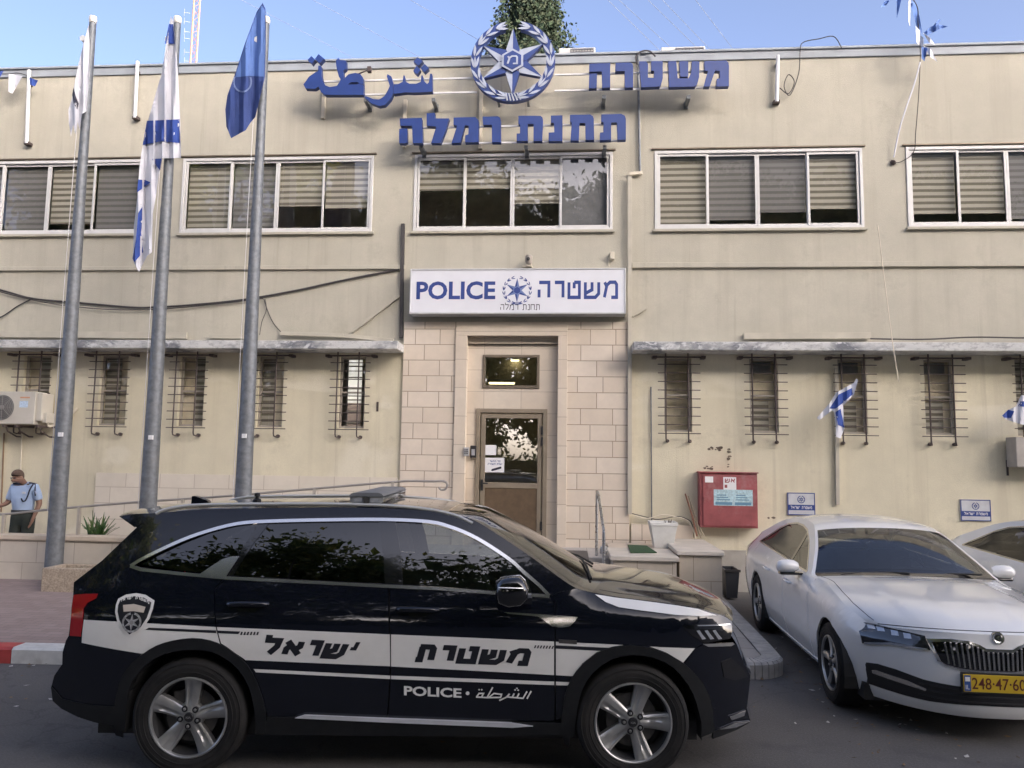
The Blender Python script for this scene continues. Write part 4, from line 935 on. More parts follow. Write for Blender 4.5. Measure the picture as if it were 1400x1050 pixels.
mb = MB(); mb.lathe([(.10,0),(.13,.0),(.10,.10),(0,.10)], (pp.x, pp.y, pp.z-.14), (0,0,1), 10); obj('stem', mb, M('stem_brown', (.12,.09,.05), .9), T)

# ------------------------------------------------------------------ entrance platform, steps, stair walls
tile = bricks('entrance_tile', (.46,.43,.39), (.52,.49,.45), (.25,.23,.2), .40, .40, .006, 0, 'XY', .7, .3, .25)
bx0 = at(836, 760, -1.7).x
T = thing('entrance_steps', 'pale tiled landing and steps in front of the entrance door', 'steps', (FX(700, 742), -1, .15))
mb = MB(); mb.box(xr+.02, bx0, -1.30, ry-.02, .1, ZF); obj('landing', mb, tile, T, smooth=0, bevel=.006)
for k in range(3):
    mb = MB(); mb.box(xr+.02, bx0, -1.30-.3*(k+1), -1.30-.3*k, .1, ZF-.125*(k+1)); obj('step', mb, tile, T, smooth=0, bevel=.008)
mb = MB(); a, b2 = atz(742, 765, ZF), atz(803, 754, ZF); mb.box(a.x, b2.x, a.y, b2.y, ZF+.001, ZF+.012)
for k in range(14):
    x = lerp(a.x, b2.x, (k+.5)/14); mb.box(x-.012, x+.012, a.y+.03, b2.y-.03, ZF+.012, ZF+.016)
onthing('floor_grate', 'grey shoe scraper grate set in the landing before the door', 'grate', mb, M('grate', (.12,.115,.11), .6, .4), smooth=0)
T = thing('stair_rail', 'narrow steel hoop rail standing beside the steps right of the door', 'handrail', (at(818, 765, -1.2).x, -1.2, ZF))
a = at(816, 672, -1.1); z1 = a.z; xq = a.x
mb = MB(); P = [V3((xq, -1.08, ZF)), V3((xq, -1.08, z1-.08)), V3((xq+.005, -1.12, z1-.02)), V3((xq+.005, -1.2, z1)), V3((xq+.02, -1.35, z1-.06)), V3((xq+.05, -2.1, z1-.42)), V3((xq+.055, -2.2, z1-.5)), V3((xq+.055, -2.2, .2))]
mb.tube(P, .021, 10); obj('hoop', mb, MT['steel'], T)
mb = MB(); p = at(825, 757, -1.45); mb.lathe([(0,0),(.05,.0),(.055,.05),(.05,.10),(0,.11)], (p.x, p.y, p.z), (0,0,1), 14); onthing('floor_lamp', 'small shiny steel cap on the corner of the stair wall', 'lamp', mb, MT['steel'])
# stair walls
def stonebox(name, label, px0, px1, pyt, y0, y1, zb, rot=0):
    a = at(px0, pyt, y0); b2 = at(px1, pyt, y0); T = thing(name, label, 'wall', ((a.x+b2.x)/2, y0, zb))
    mb = MB(); mb.box(a.x, b2.x, y0, y1, zb, a.z-.06); obj('blocks', mb, bricks('stair_stone', (.55,.485,.39), (.61,.54,.44), (.28,.23,.17), .47, .34, .006, .5, 'XZ', shift=(.1,.04,0), stain=.5), T, smooth=0)
    mb = MB(); mb.box(a.x-.04, b2.x+.03, y0-.05, y1+.0, a.z-.06, a.z); obj('cap', mb, M('stone_cap', (.60,.55,.47), .7, var=.12, scale=3, bmp=.15, dirt=(.34,.31,.27)), T, smooth=0, bevel=.01)
    return a.x, b2.x, a.z
w1 = stonebox('stair_wall', 'lower stone flank wall of the steps with a green mat on its cap', 838, 925, 759.5, -1.95, -.95, .1)
w2 = stonebox('stair_wall', 'higher stone flank wall between the white pot and the black bin', 929, 987, 752.5, -1.72, -.06, .1)
mb = MB(); a = at(838, 752, -.92); mb.box(w1[0], w2[0]-.05, -.93, -.07, .1, w1[2]-.02); onthing('stair_wall', 'back stone ledge of the steps carrying the white flower pot', 'wall', mb, MT['stone_plain'], smooth=0, bevel=.01)
mt_ = M('green_mat', (.03,.075,.03), .95, var=.3, scale=60, bmp=.5)
mb = MB(); a = atz(862, 756, w1[2]+.006); b2 = atz(898, 756, w1[2]+.006); c2 = atz(884, 747, w1[2]+.006); d2 = atz(858, 745.5, w1[2]+.006)
P = [a, b2, c2, d2]; mb.add(P+[q+V3((0,0,.012)) for q in P], [(4,5,6,7),(0,1,5,4),(1,2,6,5),(2,3,7,6),(3,0,4,7)]); onthing('doormat', 'green artificial grass mat on the lower stair wall', 'mat', mb, mt_, smooth=0)
pp = at(906, 744.5, -.62); T = thing('flower_pot', 'square tapered white plastic flower pot on the stone ledge', 'pot', (pp.x, pp.y, pp.z))
w_, h_ = .155, .38; mb = MB(); q = w1[2]-.02
zt_ = at(906, 713, -.62).z
def sq(r, z): return [(pp.x+i*r, pp.y+j*r, z) for i, j in ((-1,-1),(1,-1),(1,1),(-1,1))]
r0, r1 = .135, .20
vs = sq(r0, q)+sq(r1*.98, zt_-.05)+sq(r1*1.03, zt_-.05)+sq(r1*1.03, zt_)+sq(r1*.94, zt_)+sq(r1*.85, zt_-.12)
fs = [(3,2,1,0)]+[(k*4+i, k*4+(i+1) % 4, k*4+4+(i+1) % 4, k*4+4+i) for k in range(5) for i in range(4)]+[(20,21,22,23)]
mb.add(vs, fs); obj('pot', mb, M('white_pot', (.66,.66,.63), .6, var=.08, scale=5, dirt=(.4,.38,.33), dirt_amt=.5), T, smooth=0, bevel=.008)
mb = MB(); rnd = random.Random(5)
for k in range(9):
    a = rnd.uniform(0, 6.28); l = rnd.uniform(.08, .2); o = V3((pp.x+.08, pp.y-.08, zt_-.1)); e = o+V3((cos(a)*l*.6, sin(a)*l*.6, l*.8)); s_ = V3((-sin(a), cos(a), 0))*.02
    mb.add([o, o.lerp(e, .5)+s_, e, o.lerp(e, .5)-s_], [(0,1,2,3)])
obj('dead_leaves', mb, M('dead_leaf', (.12,.09,.05), .9, var=.3), T, smooth=0)
# sticks leaning in the corner
for l, r, c, lb in (([(937,675),(953,733)], .014, (.22,.10,.06), 'reddish brown stick leaning beside the fire cabinet'), ([(941,678),(958,735)], .011, (.30,.24,.16), 'pale thin stick leaning beside the fire cabinet'), ([(946,706),(963,733)], .009, (.42,.36,.25), 'short pale cane leaning lowest under the fire cabinet')):
    mb = MB(); a, b2 = at(*l[0], -.05), at(*l[1], -.3); mb.tube([a, a.lerp(b2, .5)+V3((.01, 0, .0)), b2], [r*.8, r, r], 7); onthing('stick', lb, 'stick', mb, M('stick_wood', c, .8, var=.25))
cable('bundle of thin cables running along the stone ledge to the sticks', [(868,705),(885,709),(905,704),(925,707),(940,712),(948,725),(951,738)], -.10, .010, 'trunk')
cable('dark cable lying under the pale bundle along the ledge', [(864,702),(880,706),(900,710),(925,706),(938,709),(946,716),(949,735)], -.08, .007)
# black bin by the wall
pp = at(1003, 809, -.6); T = thing('black_bin', 'small black open bin in the corner beside the higher stair wall', 'bin', (pp.x, -.6, .0))
mb = MB(); x0, x1 = at(991, 790, -.8).x, at(1011, 790, -.8).x; zt_ = at(1000, 779, -.8).z; zb_ = .03
vs = [(x0+.03,-.78,zb_),(x1-.03,-.78,zb_),(x1-.03,-.42,zb_),(x0+.03,-.42,zb_),(x0,-.82,zt_),(x1,-.82,zt_),(x1,-.38,zt_),(x0,-.38,zt_),(x0+.02,-.80,zt_),(x1-.02,-.80,zt_),(x1-.02,-.40,zt_),(x0+.02,-.40,zt_),(x0+.04,-.77,.1),(x1-.04,-.77,.1),(x1-.04,-.43,.1),(x0+.04,-.43,.1)]
mb.add(vs, [(3,2,1,0),(0,1,5,4),(1,2,6,5),(2,3,7,6),(3,0,4,7),(4,5,9,8),(5,6,10,9),(6,7,11,10),(7,4,8,11),(8,9,13,12),(9,10,14,13),(10,11,15,14),(11,8,12,15),(12,13,14,15)]); obj('tub', mb, M('bin_black', (.025,.028,.035), .5), T, smooth=0)
mb = MB(); mb.box(x0-.012, x1+.012, -.835, -.82, zt_-.03, zt_+.006); obj('rim', mb, MT['black_pl'], T, smooth=0)

# ------------------------------------------------------------------ small flags on the right wall, bunting
def flaglet(label, pole_, outline, blues, sc, ox, oy, y):
    T = thing('small_flag', label, 'flag', at(*pole_[1], -.02), 0, 'small flags on the right wall')
    cv = lambda L: [(ox+a/sc, oy+b/sc) for a, b in L]
    mb = MB(); mb.tube([at(*pole_[0], y), at(*pole_[1], -.16)], .009, 6); obj('pole', mb, MT['rail_w'], T)
    f = flagfn(y-.02, .02, .5); mb = MB(); panel(mb, cv(outline), 3, f, 0)
    for P in blues: panel(mb, cv(P), 3, lambda a, b: f(a, b)+V3((0,-.006,0)), 1)
    obj('cloth', mb, [mfw, mfb], T)
flaglet('small striped flag folded over a barred window on the right wall', ((1171,518),(1160,548)), [(600,762),(585,782),(500,830),(470,880),(408,950),(422,960),(480,914),(490,920),(500,985),(500,1040),(522,1048),(541,1000),(534,890),(585,840),(606,770)],
  [[(580,805),(512,838),(468,905),(498,906),(540,872),(582,835)], [(496,922),(522,906),(540,996),(510,984)]], 3.5, 1000, 300, -.42)
flaglet('small striped flag at the right edge, hanging beside the grey air conditioner', ((1396,545),(1425,560)), [(828,385),(878,346),(912,332),(945,262),(1020,270),(1060,430),(962,442),(900,424),(840,402)],
  [[(830,385),(866,350),(902,360),(882,400),(842,398)], [(935,300),(1000,300),(1010,335),(925,330)]], 4.37, 1180, 480, -.42)
T = thing('bunting', 'blue and white pennants knotted on a cord above the right roof edge', 'bunting', at(1258, 80, -.2))
mb = MB(); mb.tube(smoothpath([at(1190,-60,-1.6), at(1249,0,-.9), at(1255,30,-.5), at(1258,66,-.2), at(1258,85,-.10), at(1256,130,-.08), at(1252,180,-.08), at(1249,208,-.06), at(1232,221,-.05), at(1222,222,-.03)]), .007, 6); obj('cord', mb, MT['cable'], T)
mb = MB(); mb.tube(smoothpath([at(1258,85,-.10), at(1250,115,-.12), at(1238,150,-.12), at(1229,180,-.10), at(1222,215,-.05)]), .012, 6); obj('ribbon', mb, mfw, T)
mb = MB(); p = at(1221, 222, -.02); mb.lathe([(0,0),(.05,0),(.03,.03),(.02,.05),(0,.06)], p, (0,-1,0), 7); obj('knot', mb, MT['iron'], T, smooth=0)
rib = [([(1245,5),(1250,2),(1257,22),(1261,45),(1255,42),(1250,25)], 1), ([(1263,45),(1272,37),(1280,33),(1296,36),(1282,41),(1268,48)], 1), ([(1270,42),(1284,26),(1286,28),(1276,42)], 1),
 ([(1252,35),(1258,42),(1257,62),(1253,58)], 0), ([(1258,48),(1263,52),(1262,66),(1259,64)], 0), ([(1262,45),(1272,52),(1279,62),(1270,58)], 0), ([(1262,62),(1272,66),(1282,85),(1272,78)], 0), ([(1260,64),(1268,66),(1264,84),(1260,80)], 1),
 ([(1226,0),(1233,-4),(1228,18),(1226,25)], 1), ([(1204,10),(1209,2),(1217,0),(1211,8)], 1), ([(1242,0),(1245,0),(1244,36),(1242,30)], 0)]
for i, (P, m) in enumerate(rib):
    mb = MB(); y = -.3-.03*(i % 4); panel(mb, P, 4, flagfn(y, .03, .5, i), 0); obj('pennant', mb, [mfw, mfl][m], T)
T = thing('bunting', 'blue and white pennants on a cord at the left end of the roof edge', 'bunting', at(10, 105, -.15))
mb = MB(); mb.tube(smoothpath([at(-60,96,-.15), at(0,101,-.15), at(25,100,-.12), at(40,105,-.10), at(46,112,-.09)]), .007, 6); obj('cord', mb, MT['cable'], T)
for i, (P, m) in enumerate((([(-14,97),(5,97),(1,104),(-8,116)], 1), ([(12,101),(31,104),(17,128),(11,125)], 0), ([(40,106),(52,110),(48,118),(41,116)], 1))):
    mb = MB(); panel(mb, P, 4, flagfn(-.2, .03, .4, i), 0); obj('pennant', mb, [mfw, mfb][m], T)

# ------------------------------------------------------------------ on and beyond the roof
for (x0, y0, x1, y1), lb in (((764,64.5,814,80), 'grey louvred air conditioning unit on the roof right of the emblem'), ((904,63,964,76), 'grey air conditioning unit on the roof above the Hebrew letters')):
    a, b2 = at(x0, y1, 1.6), at(x1, y0, 1.6); T = thing('roof_unit', lb, 'air conditioner', ((a.x+b2.x)/2, 1.6, ZR-.1))
    mb = MB(); mb.box(a.x, b2.x, 1.6, 2.2, ZR-.1, b2.z); obj('housing', mb, M('roof_unit_grey', (.55,.54,.52), .5, var=.06), T, smooth=0, bevel=.012)
    mb = MB(); xs = lerp(a.x, b2.x, .32)
    for k in range(7): z = lerp(b2.z-.38, b2.z-.04, k/6); mb.box(xs, b2.x-.04, 1.58, 1.598, z-.012, z+.012)
    for k in range(9): x = lerp(xs, b2.x-.04, k/8); mb.box(x-.006, x+.006, 1.575, 1.58, b2.z-.4, b2.z-.03)
    obj('grille', mb, M('roof_unit_dark', (.13,.13,.14), .5, .2), T, smooth=0)
# cypress
def leafcloud(mb, pts, rnd, size, mats=2, lit=None):
    for p in pts:
        n = V3((rnd.gauss(0,1), rnd.gauss(0,1), rnd.gauss(0,1)*.8+.2)).normalized(); a = n.orthogonal().normalized(); b = n.cross(a); th = rnd.uniform(0, 6.28)
        a, b = a*cos(th)+b*sin(th), b*cos(th)-a*sin(th); s = size*rnd.uniform(.6, 1.4); l = s*rnd.uniform(1.0, 1.8)
        mb.add([p-b*l*.5, p+a*s*.38+n*s*.08, p+b*l*.5, p-a*s*.38+n*s*.08], [(0,1,2,3)], rnd.randrange(mats))
mlf = [M('cypress_green', (.019,.029,.019), .9, var=.35, scale=3, spec=.06), M('cypress_dark', (.012,.020,.016), .9, var=.3, scale=3, spec=.06), M('cypress_grey', (.034,.042,.030), .9, var=.3, scale=3, spec=.06)]
YC = 12.5; c0 = at(724, 40, YC); T = thing('cypress_tree', 'tall dense cypress rising behind the station roof at the emblem', 'tree', (c0.x, YC, 0))
mb = MB(); mb.lathe([(.22,0),(.2,4),(.14,10),(.05,16)], (c0.x, YC, 0), (0,0,1), 10); obj('trunk', mb, M('bark', (.12,.09,.065), .9, var=.3, bmp=.4), T)
rnd = random.Random(21); pts = []
cl = []
for k in range(680):
    z = rnd.uniform(3.5, 20.0); R_ = 1.95*min(1, (20.6-z)/7)**.6*(.9+.1*sin(z*1.7)); a = rnd.uniform(0, 6.28); r = R_*sqrt(rnd.uniform(.25, 1)); cl.append((V3((c0.x+r*cos(a), YC+r*sin(a), z)), r))
for c, r in cl:
    for j in range(84):
        pts.append(c+V3((rnd.gauss(0,.11), rnd.gauss(0,.11), rnd.gauss(0,.34))))
mb = MB(); leafcloud(mb, pts, rnd, .095, 3); mb.lathe([(.0,3.6),(.9,4.4),(1.05,9),(1.0,14),(.65,17),(.1,19.0),(0,19.1)], (c0.x, YC, 0), (0,0,1), 14, 1); obj('crown', mb, mlf, T, smooth=0)
# lattice mast
YM = 30; pb = at(262, 88, YM); pt = at(268, 0, YM); T = thing('radio_mast', 'cream and orange lattice mast with side aerials far behind the roof, left', 'mast', (pb.x, YM, 0))
mc = M('mast_cream', (.15,.085,.055), .6, var=.1); mo = M('mast_orange', (.13,.055,.035), .6, var=.1)
r = .22; legs = [(r*cos(RAD(a)), r*sin(RAD(a))) for a in (-90, 30, 150)]
for (dx, dy) in legs:
    mb = MB(); mb.tube([(pb.x+dx, YM+dy, 0), (pb.x+dx+.05, YM+dy, 32)], .055, 6); obj('mast_leg', mb, mc, T)
mb = MB(); z = 0; k = 0
while z < 31.5:
    for i in range(3):
        a, b2 = legs[i], legs[(i+1) % 3]; s = (a, b2) if k % 2 else (b2, a)
        mb.tube([(pb.x+s[0][0], YM+s[0][1], z), (pb.x+s[1][0], YM+s[1][1], z+.42)], .016, 4, 0 if int(z/3) % 2 else 1)
    z += .42; k += 1
obj('lacing', mb, [mc, mo], T, smooth=0)
mb = MB()
for py in (18, 30, 44, 53, 72, 84):
    p = at(262, py, YM); mb.tube([(p.x-.1, YM, p.z), (p.x-.42, YM-.1, p.z)], .012, 4); mb.tube([(p.x-.40, YM-.1, p.z-.22), (p.x-.40, YM-.1, p.z+.22)], .012, 4)
obj('aerial', mb, MT['galv'], T, smooth=0)
# overhead wires
for i, (a, b2) in enumerate((((330,0),(500,88)), ((420,-4),(585,84)), ((556,-3),(660,58)), ((826,-5),(905,72)), ((842,-4),(925,72)), ((882,-4),(960,72)), ((902,-4),(975,72)), ((948,-4),(1012,80)))):
    P = at(*a, 14); Q = at(*b2, 14); d = Q-P; mb = MB(); mb.tube([P-d*1.5, P, Q, Q+d*.6], .007, 5)
    tag(obj('overhead_wire', mb, M('wire_grey', (.07,.08,.10), .8)), 'thin overhead wire crossing the sky behind the roof', 'wire', 'overhead wires behind the roof')
# trees across the street (they stand behind the camera and show in the glass and the car paint)
def treemesh(seed, H, R_):
    rnd = random.Random(seed); tr = MB(); tr.tube([(0,0,0), (.05,.02,H*.2), (-.05,.05,H*.42), (0,0,H*.75)], [.22,.18,.13,.04], 8)
    cl = []
    for k in range(90):
        a = rnd.uniform(0, 6.28); z = rnd.uniform(.14, 1.0)*H; t_ = (z/H-.6)/.42; rr = R_*sqrt(max(.05, 1-t_*t_))*sqrt(rnd.uniform(.1, 1)); cl.append(V3((rr*cos(a), rr*sin(a), z)))
    for k in range(7):
        c = cl[k*5]; tr.tube([(0,0,min(c.z*.6, H*.5)), c*.5+V3((0,0,c.z*.2)), c], [.07,.05,.02], 5)
    pts = [c+V3((rnd.gauss(0,.42), rnd.gauss(0,.42), rnd.gauss(0,.32))) for c in cl for j in range(300)]
    lf = MB(); leafcloud(lf, pts, rnd, .115, 3); leafcloud(lf, [c*.93+V3((rnd.gauss(0,.3), rnd.gauss(0,.3), rnd.gauss(0,.25)+.07*c.z)) for c in cl for j in range(16)], rnd, .42, 2); return tr, lf
def leafmat(name, col):
    m, t, b = base(name); n = noise(t, coords(t), 2, 4); c = mixc(t, n, tuple(x*.7 for x in col), tuple(x*1.3 for x in col)); t.links.new(c, b.inputs['Base Color']); b.inputs['Roughness'].default_value = .55
    tr = t.nodes.new('ShaderNodeBsdfTranslucent'); t.links.new(c, tr.inputs[0]); mx = t.nodes.new('ShaderNodeMixShader'); mx.inputs[0].default_value = .45
    t.links.new(b.outputs[0], mx.inputs[1]); t.links.new(tr.outputs[0], mx.inputs[2]); t.links.new(mx.outputs[0], t.nodes['Material Output'].inputs[0]); return m
mtl = [leafmat('street_leaf', (.12,.15,.04)), leafmat('street_leaf_dark', (.07,.11,.03)), leafmat('street_leaf_yellow', (.22,.21,.06))]
# hedge added out of view to darken the reflections in the police car
lf = MB(); rnd = random.Random(9); pts = [V3((rnd.uniform(-20, 20), -27.4+rnd.uniform(-.55, .55)*(1 if rnd.random() < .8 else 1.2), rnd.uniform(.05, 2.3)+rnd.gauss(0, .08))) for k in range(9000)]
leafcloud(lf, pts, rnd, .17, 3); T = thing('hedge', 'long leafy hedge across the road', 'hedge', (0, -27.4, 0)); obj('foliage', lf, mtl, T, smooth=0)
lf = MB(); lf.box(-20, 20, -27.8, -27, 0, 2.0); obj('core', lf, mtl[1], T, smooth=0)
protos = []
for sd_, H, R_ in ((1, 10.5, 3.3), (2, 8.6, 3.0)):
    tr, lf = treemesh(sd_, H, R_); T = thing('street_tree', 'broad green street tree standing across the road', 'tree', (0, 0, 0), 0, 'street trees across the road')
    protos.append((T, obj('trunk', tr, M('street_bark', (.14,.11,.08), .9, var=.3), T, local=True), obj('crown', lf, mtl, T, smooth=0, local=True)))
used = [0, 0]
for i, (x, y, k, r, s) in enumerate(((-10.8,-25,1,.3,1.25), (-5.2,-24.5,0,.8,1.12), (.4,-25.5,1,4.0,1.3), (5.6,-24.5,0,2.6,1.1), (11.2,-25,1,1.0,1.3), (17.5,-26,0,3.0,1.1), (-17,-25.5,0,3.3,1.5), (-24,-26,1,2.1,1.7))):
    T, a, b2 = protos[k]
    if used[k]:
        n = T.copy(); link(n)
        for c in (a, b2):
            q = c.copy(); link(q); q.parent = n
    else: n = T; used[k] = 1
    n.location = (x, y, 0); n.rotation_euler = (0, 0, r); n.scale = (s*1.3, s*1.3, s*1.36)
# flats added out of view across the road to block the low sun
mfl_ = plaster('pale_render', (.56,.50,.42), (.36,.32,.27), .3)
for x0, x1, y0, h, lb in ((6, 80, -33, 21.5, 'long plain block of flats across the road'),):
    T = thing('sun_blocking_flats', lb, 'building', ((x0+x1)/2, y0, 0))
    mb = MB(); mb.box(x0, x1, y0-12, y0, 0, h); obj('wall', mb, mfl_, T, smooth=0)
    mb = MB(); mb.box(x0-.15, x1+.15, y0-12.15, y0+.15, h, h+.25); obj('roof', mb, MT['coping'], T, smooth=0)
    nx = int((x1-x0)/3.4)
    for i in range(nx):
        for j in range(6):
            x = x0+1.7+i*3.4; z = 1.6+j*3.0
            if abs(x) > 24: continue
            mb = MB(); frame_rect(mb, x-.75, x+.75, z, z+1.3, y0-.03, y0+.03, .07); fo = obj('window', mb, MT['alu'], T, smooth=0)
            mb = MB(); mb.add([(x+.69,y0+.012,z+.06),(x-.69,y0+.012,z+.06),(x-.69,y0+.012,z+1.24),(x+.69,y0+.012,z+1.24)], [(0,1,2,3)]); obj('pane', mb, MT['black_pl'], fo, smooth=0)
# leaf litter along the kerb and by the parked cars
mb = MB(); rnd = random.Random(17)
for k in range(420):
    if k < 170: x = rnd.uniform(2.02, 2.9); y = rnd.uniform(-6.9, -2.5)+rnd.gauss(0, .2); 
    elif k < 330: tq = rnd.uniform(-5, 7); q = KA+kd*tq-kn*abs(rnd.gauss(0, .16)); x, y = q.x, q.y-.02
    else: x, y = rnd.uniform(-7, 7), rnd.uniform(-9, -5.5)
    a = rnd.uniform(0, 6.28); l = rnd.uniform(.012, .034); w = l*rnd.uniform(.3, .6); c_, s_ = cos(a), sin(a); z = .004+rnd.uniform(0, .008)
    mb.add([(x+c_*l, y+s_*l, z+rnd.uniform(0, .01)), (x-s_*w, y+c_*w, z), (x-c_*l, y-s_*l, z+.003), (x+s_*w, y-c_*w, z+rnd.uniform(0, .006))], [(0,1,2,3)], rnd.choice((0, 0, 1, 2)))
tag(obj('leaf_litter', mb, [M('dry_leaf', (.20,.13,.07), .9, var=.3), M('dark_leaf', (.10,.075,.05), .9), M('paper_scrap', (.5,.48,.45), .9)], smooth=0), None, None, kind='stuff')
# ------------------------------------------------------------------ car building tools
def inset(P, d):
    A = sum(P[i][0]*P[(i+1) % len(P)][1]-P[(i+1) % len(P)][0]*P[i][1] for i in range(len(P)))
    s = 1 if A > 0 else -1; out = []; n = len(P)
    for i in range(n):
        p, q, r = V3((*P[i-1], 0)), V3((*P[i], 0)), V3((*P[(i+1) % n], 0)); a = (q-p).normalized(); b = (r-q).normalized()
        na, nb = V3((-a.y, a.x, 0))*s, V3((-b.y, b.x, 0))*s; m = na+nb; m = m.normalized() if m.length > .05 else na
        k = d/max(.5, m.dot(na)); out.append(((q+m*k).x, (q+m*k).y))
    return out
def rounded(P, n=3, only=None):
    """Catmull-Rom through an open list of 2-D points"""
    out = []
    for i in range(len(P)-1):
        p0, p1, p2, p3 = P[max(i-1, 0)], P[i], P[i+1], P[min(i+2, len(P)-1)]
        for k in range(n):
            t = k/n; out.append(tuple(.5*(2*p1[j]+(p2[j]-p0[j])*t+(2*p0[j]-5*p1[j]+4*p2[j]-p3[j])*t*t+(3*p1[j]-p0[j]-3*p2[j]+p3[j])*t**3) for j in (0, 1)))
    return out+[tuple(P[-1])]
class Car:
    def __init__(s, T, w):
        s.T = T; s.M = wmat(T); s.Mi = s.M.inverted(); s.w = w
    def L(s, px, py, off=0):
        p = cast(px, py, s.Mi, lambda q: q.y+s.w(q.x, q.z)+off); return (p.x, p.z)
    def LL(s, pts, off=0): return [s.L(*p, off) for p in pts]
    def onplane(s, px, py, y):
        p = cast(px, py, s.Mi, lambda q: q.y-y); return p
    def fn(s, off=0, side=-1):
        return lambda x, z: V3((x, side*(s.w(x, z)+off), z))
    def sheet(s, mb, P, off=0, fold=.02, step=.06, m=0, side=-1):
        o = MB(); f = s.fn(off, side)
        panel(o, P, step, f, m, fold, lambda p, d: p+V3((0, -side*d, 0)))
        if side > 0: o.f = [q[::-1] for q in o.f]
        mb.join(o)
    def part(s, name, P, mat, parent, off=0, fold=.02, step=.06, both=False, smooth=35, side=-1):
        mb = MB(); s.sheet(mb, P, off, fold, step, 0, side)
        if both: s.sheet(mb, P, off, fold, step, 0, -side)
        return obj(name, mb, mat, parent, local=True, smooth=smooth, fixn=False)
def skin_top(mb, E, crown, bulge, ns, mf, flip=False, pw=2.2, ridge=None):
    n = len(E)-1
    def f(u, v):
        i = round(u*n); x, z, w = E[i]; s = -1+2*v; a = abs(s)
        return V3((x+bulge(x)*(1-a**pw), s*w, z+crown(x)*(1-a**pw)+(ridge(x, a) if ridge else 0)))
    mb.grid(f, n, ns, 0, lambda u, v: mf(E[int(u*n)][0], abs(-1+2*v)))
def wheel(T, cx, cy, side, R, rr, wd, spokes, a0, mats, style=0):
    """side -1: outer face looks to -y. One wheel part with tyre, rim and hub sub-parts"""
    ax = V3((0, side, 0)); o = V3((cx, cy, R)); up = (0, 0, 1)
    mb = MB(); D = wd
    prof = [(rr-.004,-.012),(rr+.006,.0),(rr+.02,.004),(rr+.05,.008),(lerp(rr,R,.62),.008),(R-.028,.0),(R-.014,-.006),(R-.005,-.02),(R-.001,-.05),(R,-D*.5),(R-.001,-D+.05),(R-.012,-D+.01),(R-.04,-D),(rr,-D+.012)]
    mb.lathe(prof, o, ax, 64, 0, up)
    for k in range(3):                     # moulded rings on the sidewall
        r = lerp(rr+.03, R-.035, k/2); mb.lathe([(r,.0055),(r+.002,.0095),(r+.005,.0095),(r+.007,.0055)], o, ax, 64, 0, up)
    W = obj('wheel', mb, mats['tyre'], T, local=True, smooth=40)
    mb = MB(); mb.lathe([(rr+.004,-.006),(rr+.002,.004),(rr-.006,.006),(rr-.012,.002),(rr-.016,-.012)], o, ax, 64, 0, up); mb.lathe([(rr-.016,-.012),(rr-.022,-.05),(rr-.03,-.12),(rr-.03,-wd+.02)], o, ax, 64, 1, up)
    mb.lathe([(rr-.03,-.13),(.05,-.11)], o, ax, 40, 1, up)
    obj('rim', mb, [mats['rim'], mats['well']], W, local=True, smooth=40)
    mb = MB(); mb.lathe([(.165,-.085),(.165,-.070),(.075,-.070),(.07,-.05),(.0,-.05)], o, ax, 40, 0, up); obj('brake_disc', mb, mats['disc'], W, local=True, smooth=40)
    mb = MB(); c = cos(RAD(a0+50)); s_ = sin(RAD(a0+50)); mb.box(cx-.05+.12*c, cx+.05+.12*c, cy-side*.10-.02, cy-side*.10+.03, R-.06+.12*s_, R+.06+.12*s_); obj('brake_caliper', mb, mats['disc'], W, local=True, bevel=.01, smooth=0)
    mb = MB()
    for k in range(spokes):
        A = RAD(a0)+2*pi*k/spokes; dr = V3((cos(A), 0, sin(A))); dt = V3((-sin(A), 0, cos(A))); ro = rr-.012
        def f(u, v, dr=dr, dt=dt):
            r = lerp(.045, ro, u); t = -1+2*v
            if style == 0:
                hw = lerp(.036, .058, u**1.2); hgt = lerp(-.012, .001, u**2)-.010*sin(pi*u); h = hgt-.012*abs(t)**3-(.012 if .1 < t < .55 else 0)*min(1, u*3)*(1-u**6)
            else:
                hw = lerp(.026, .032, u); hgt = lerp(-.006, -.002, u)-.008*sin(pi*u); h = hgt-.014*t*t
            return o+dr*r+dt*(t*hw)+ax*h
        g = MB(); g.grid(f, 8, 12, 0); mb.join(g)
        for sd in (-1, 1):
            g = MB(); g.grid(lambda u, v, sd=sd: f(u, (sd+1)/2)-ax*(.045*v), 8, 1, 0); mb.join(g)
    obj('spokes', mb, mats['rim'], W, local=True, smooth=50)
    mb = MB(); mb.lathe([(.0,-.004),(.026,-.005),(.03,-.010),(.031,-.03)], o, ax, 24, 1, up); mb.lathe([(.031,-.014),(.062,-.02),(.085,-.032),(.09,-.06)], o, ax, 40, 0, up)
    for k in range(5):
        A = RAD(a0)+2*pi*(k+.5)/5; c_ = o+V3((cos(A), 0, sin(A)))*.057; mb.lathe([(.0,-.004),(.007,-.005),(.0095,-.010),(.0095,-.03)], c_, ax, 6, 0, up); mb.lathe([(.0095,-.014),(.019,-.0125),(.021,-.024)], c_, ax, 14, 1, up)
    obj('hub', mb, [mats['rim'], mats['cap']], W, local=True, smooth=40)
    return W
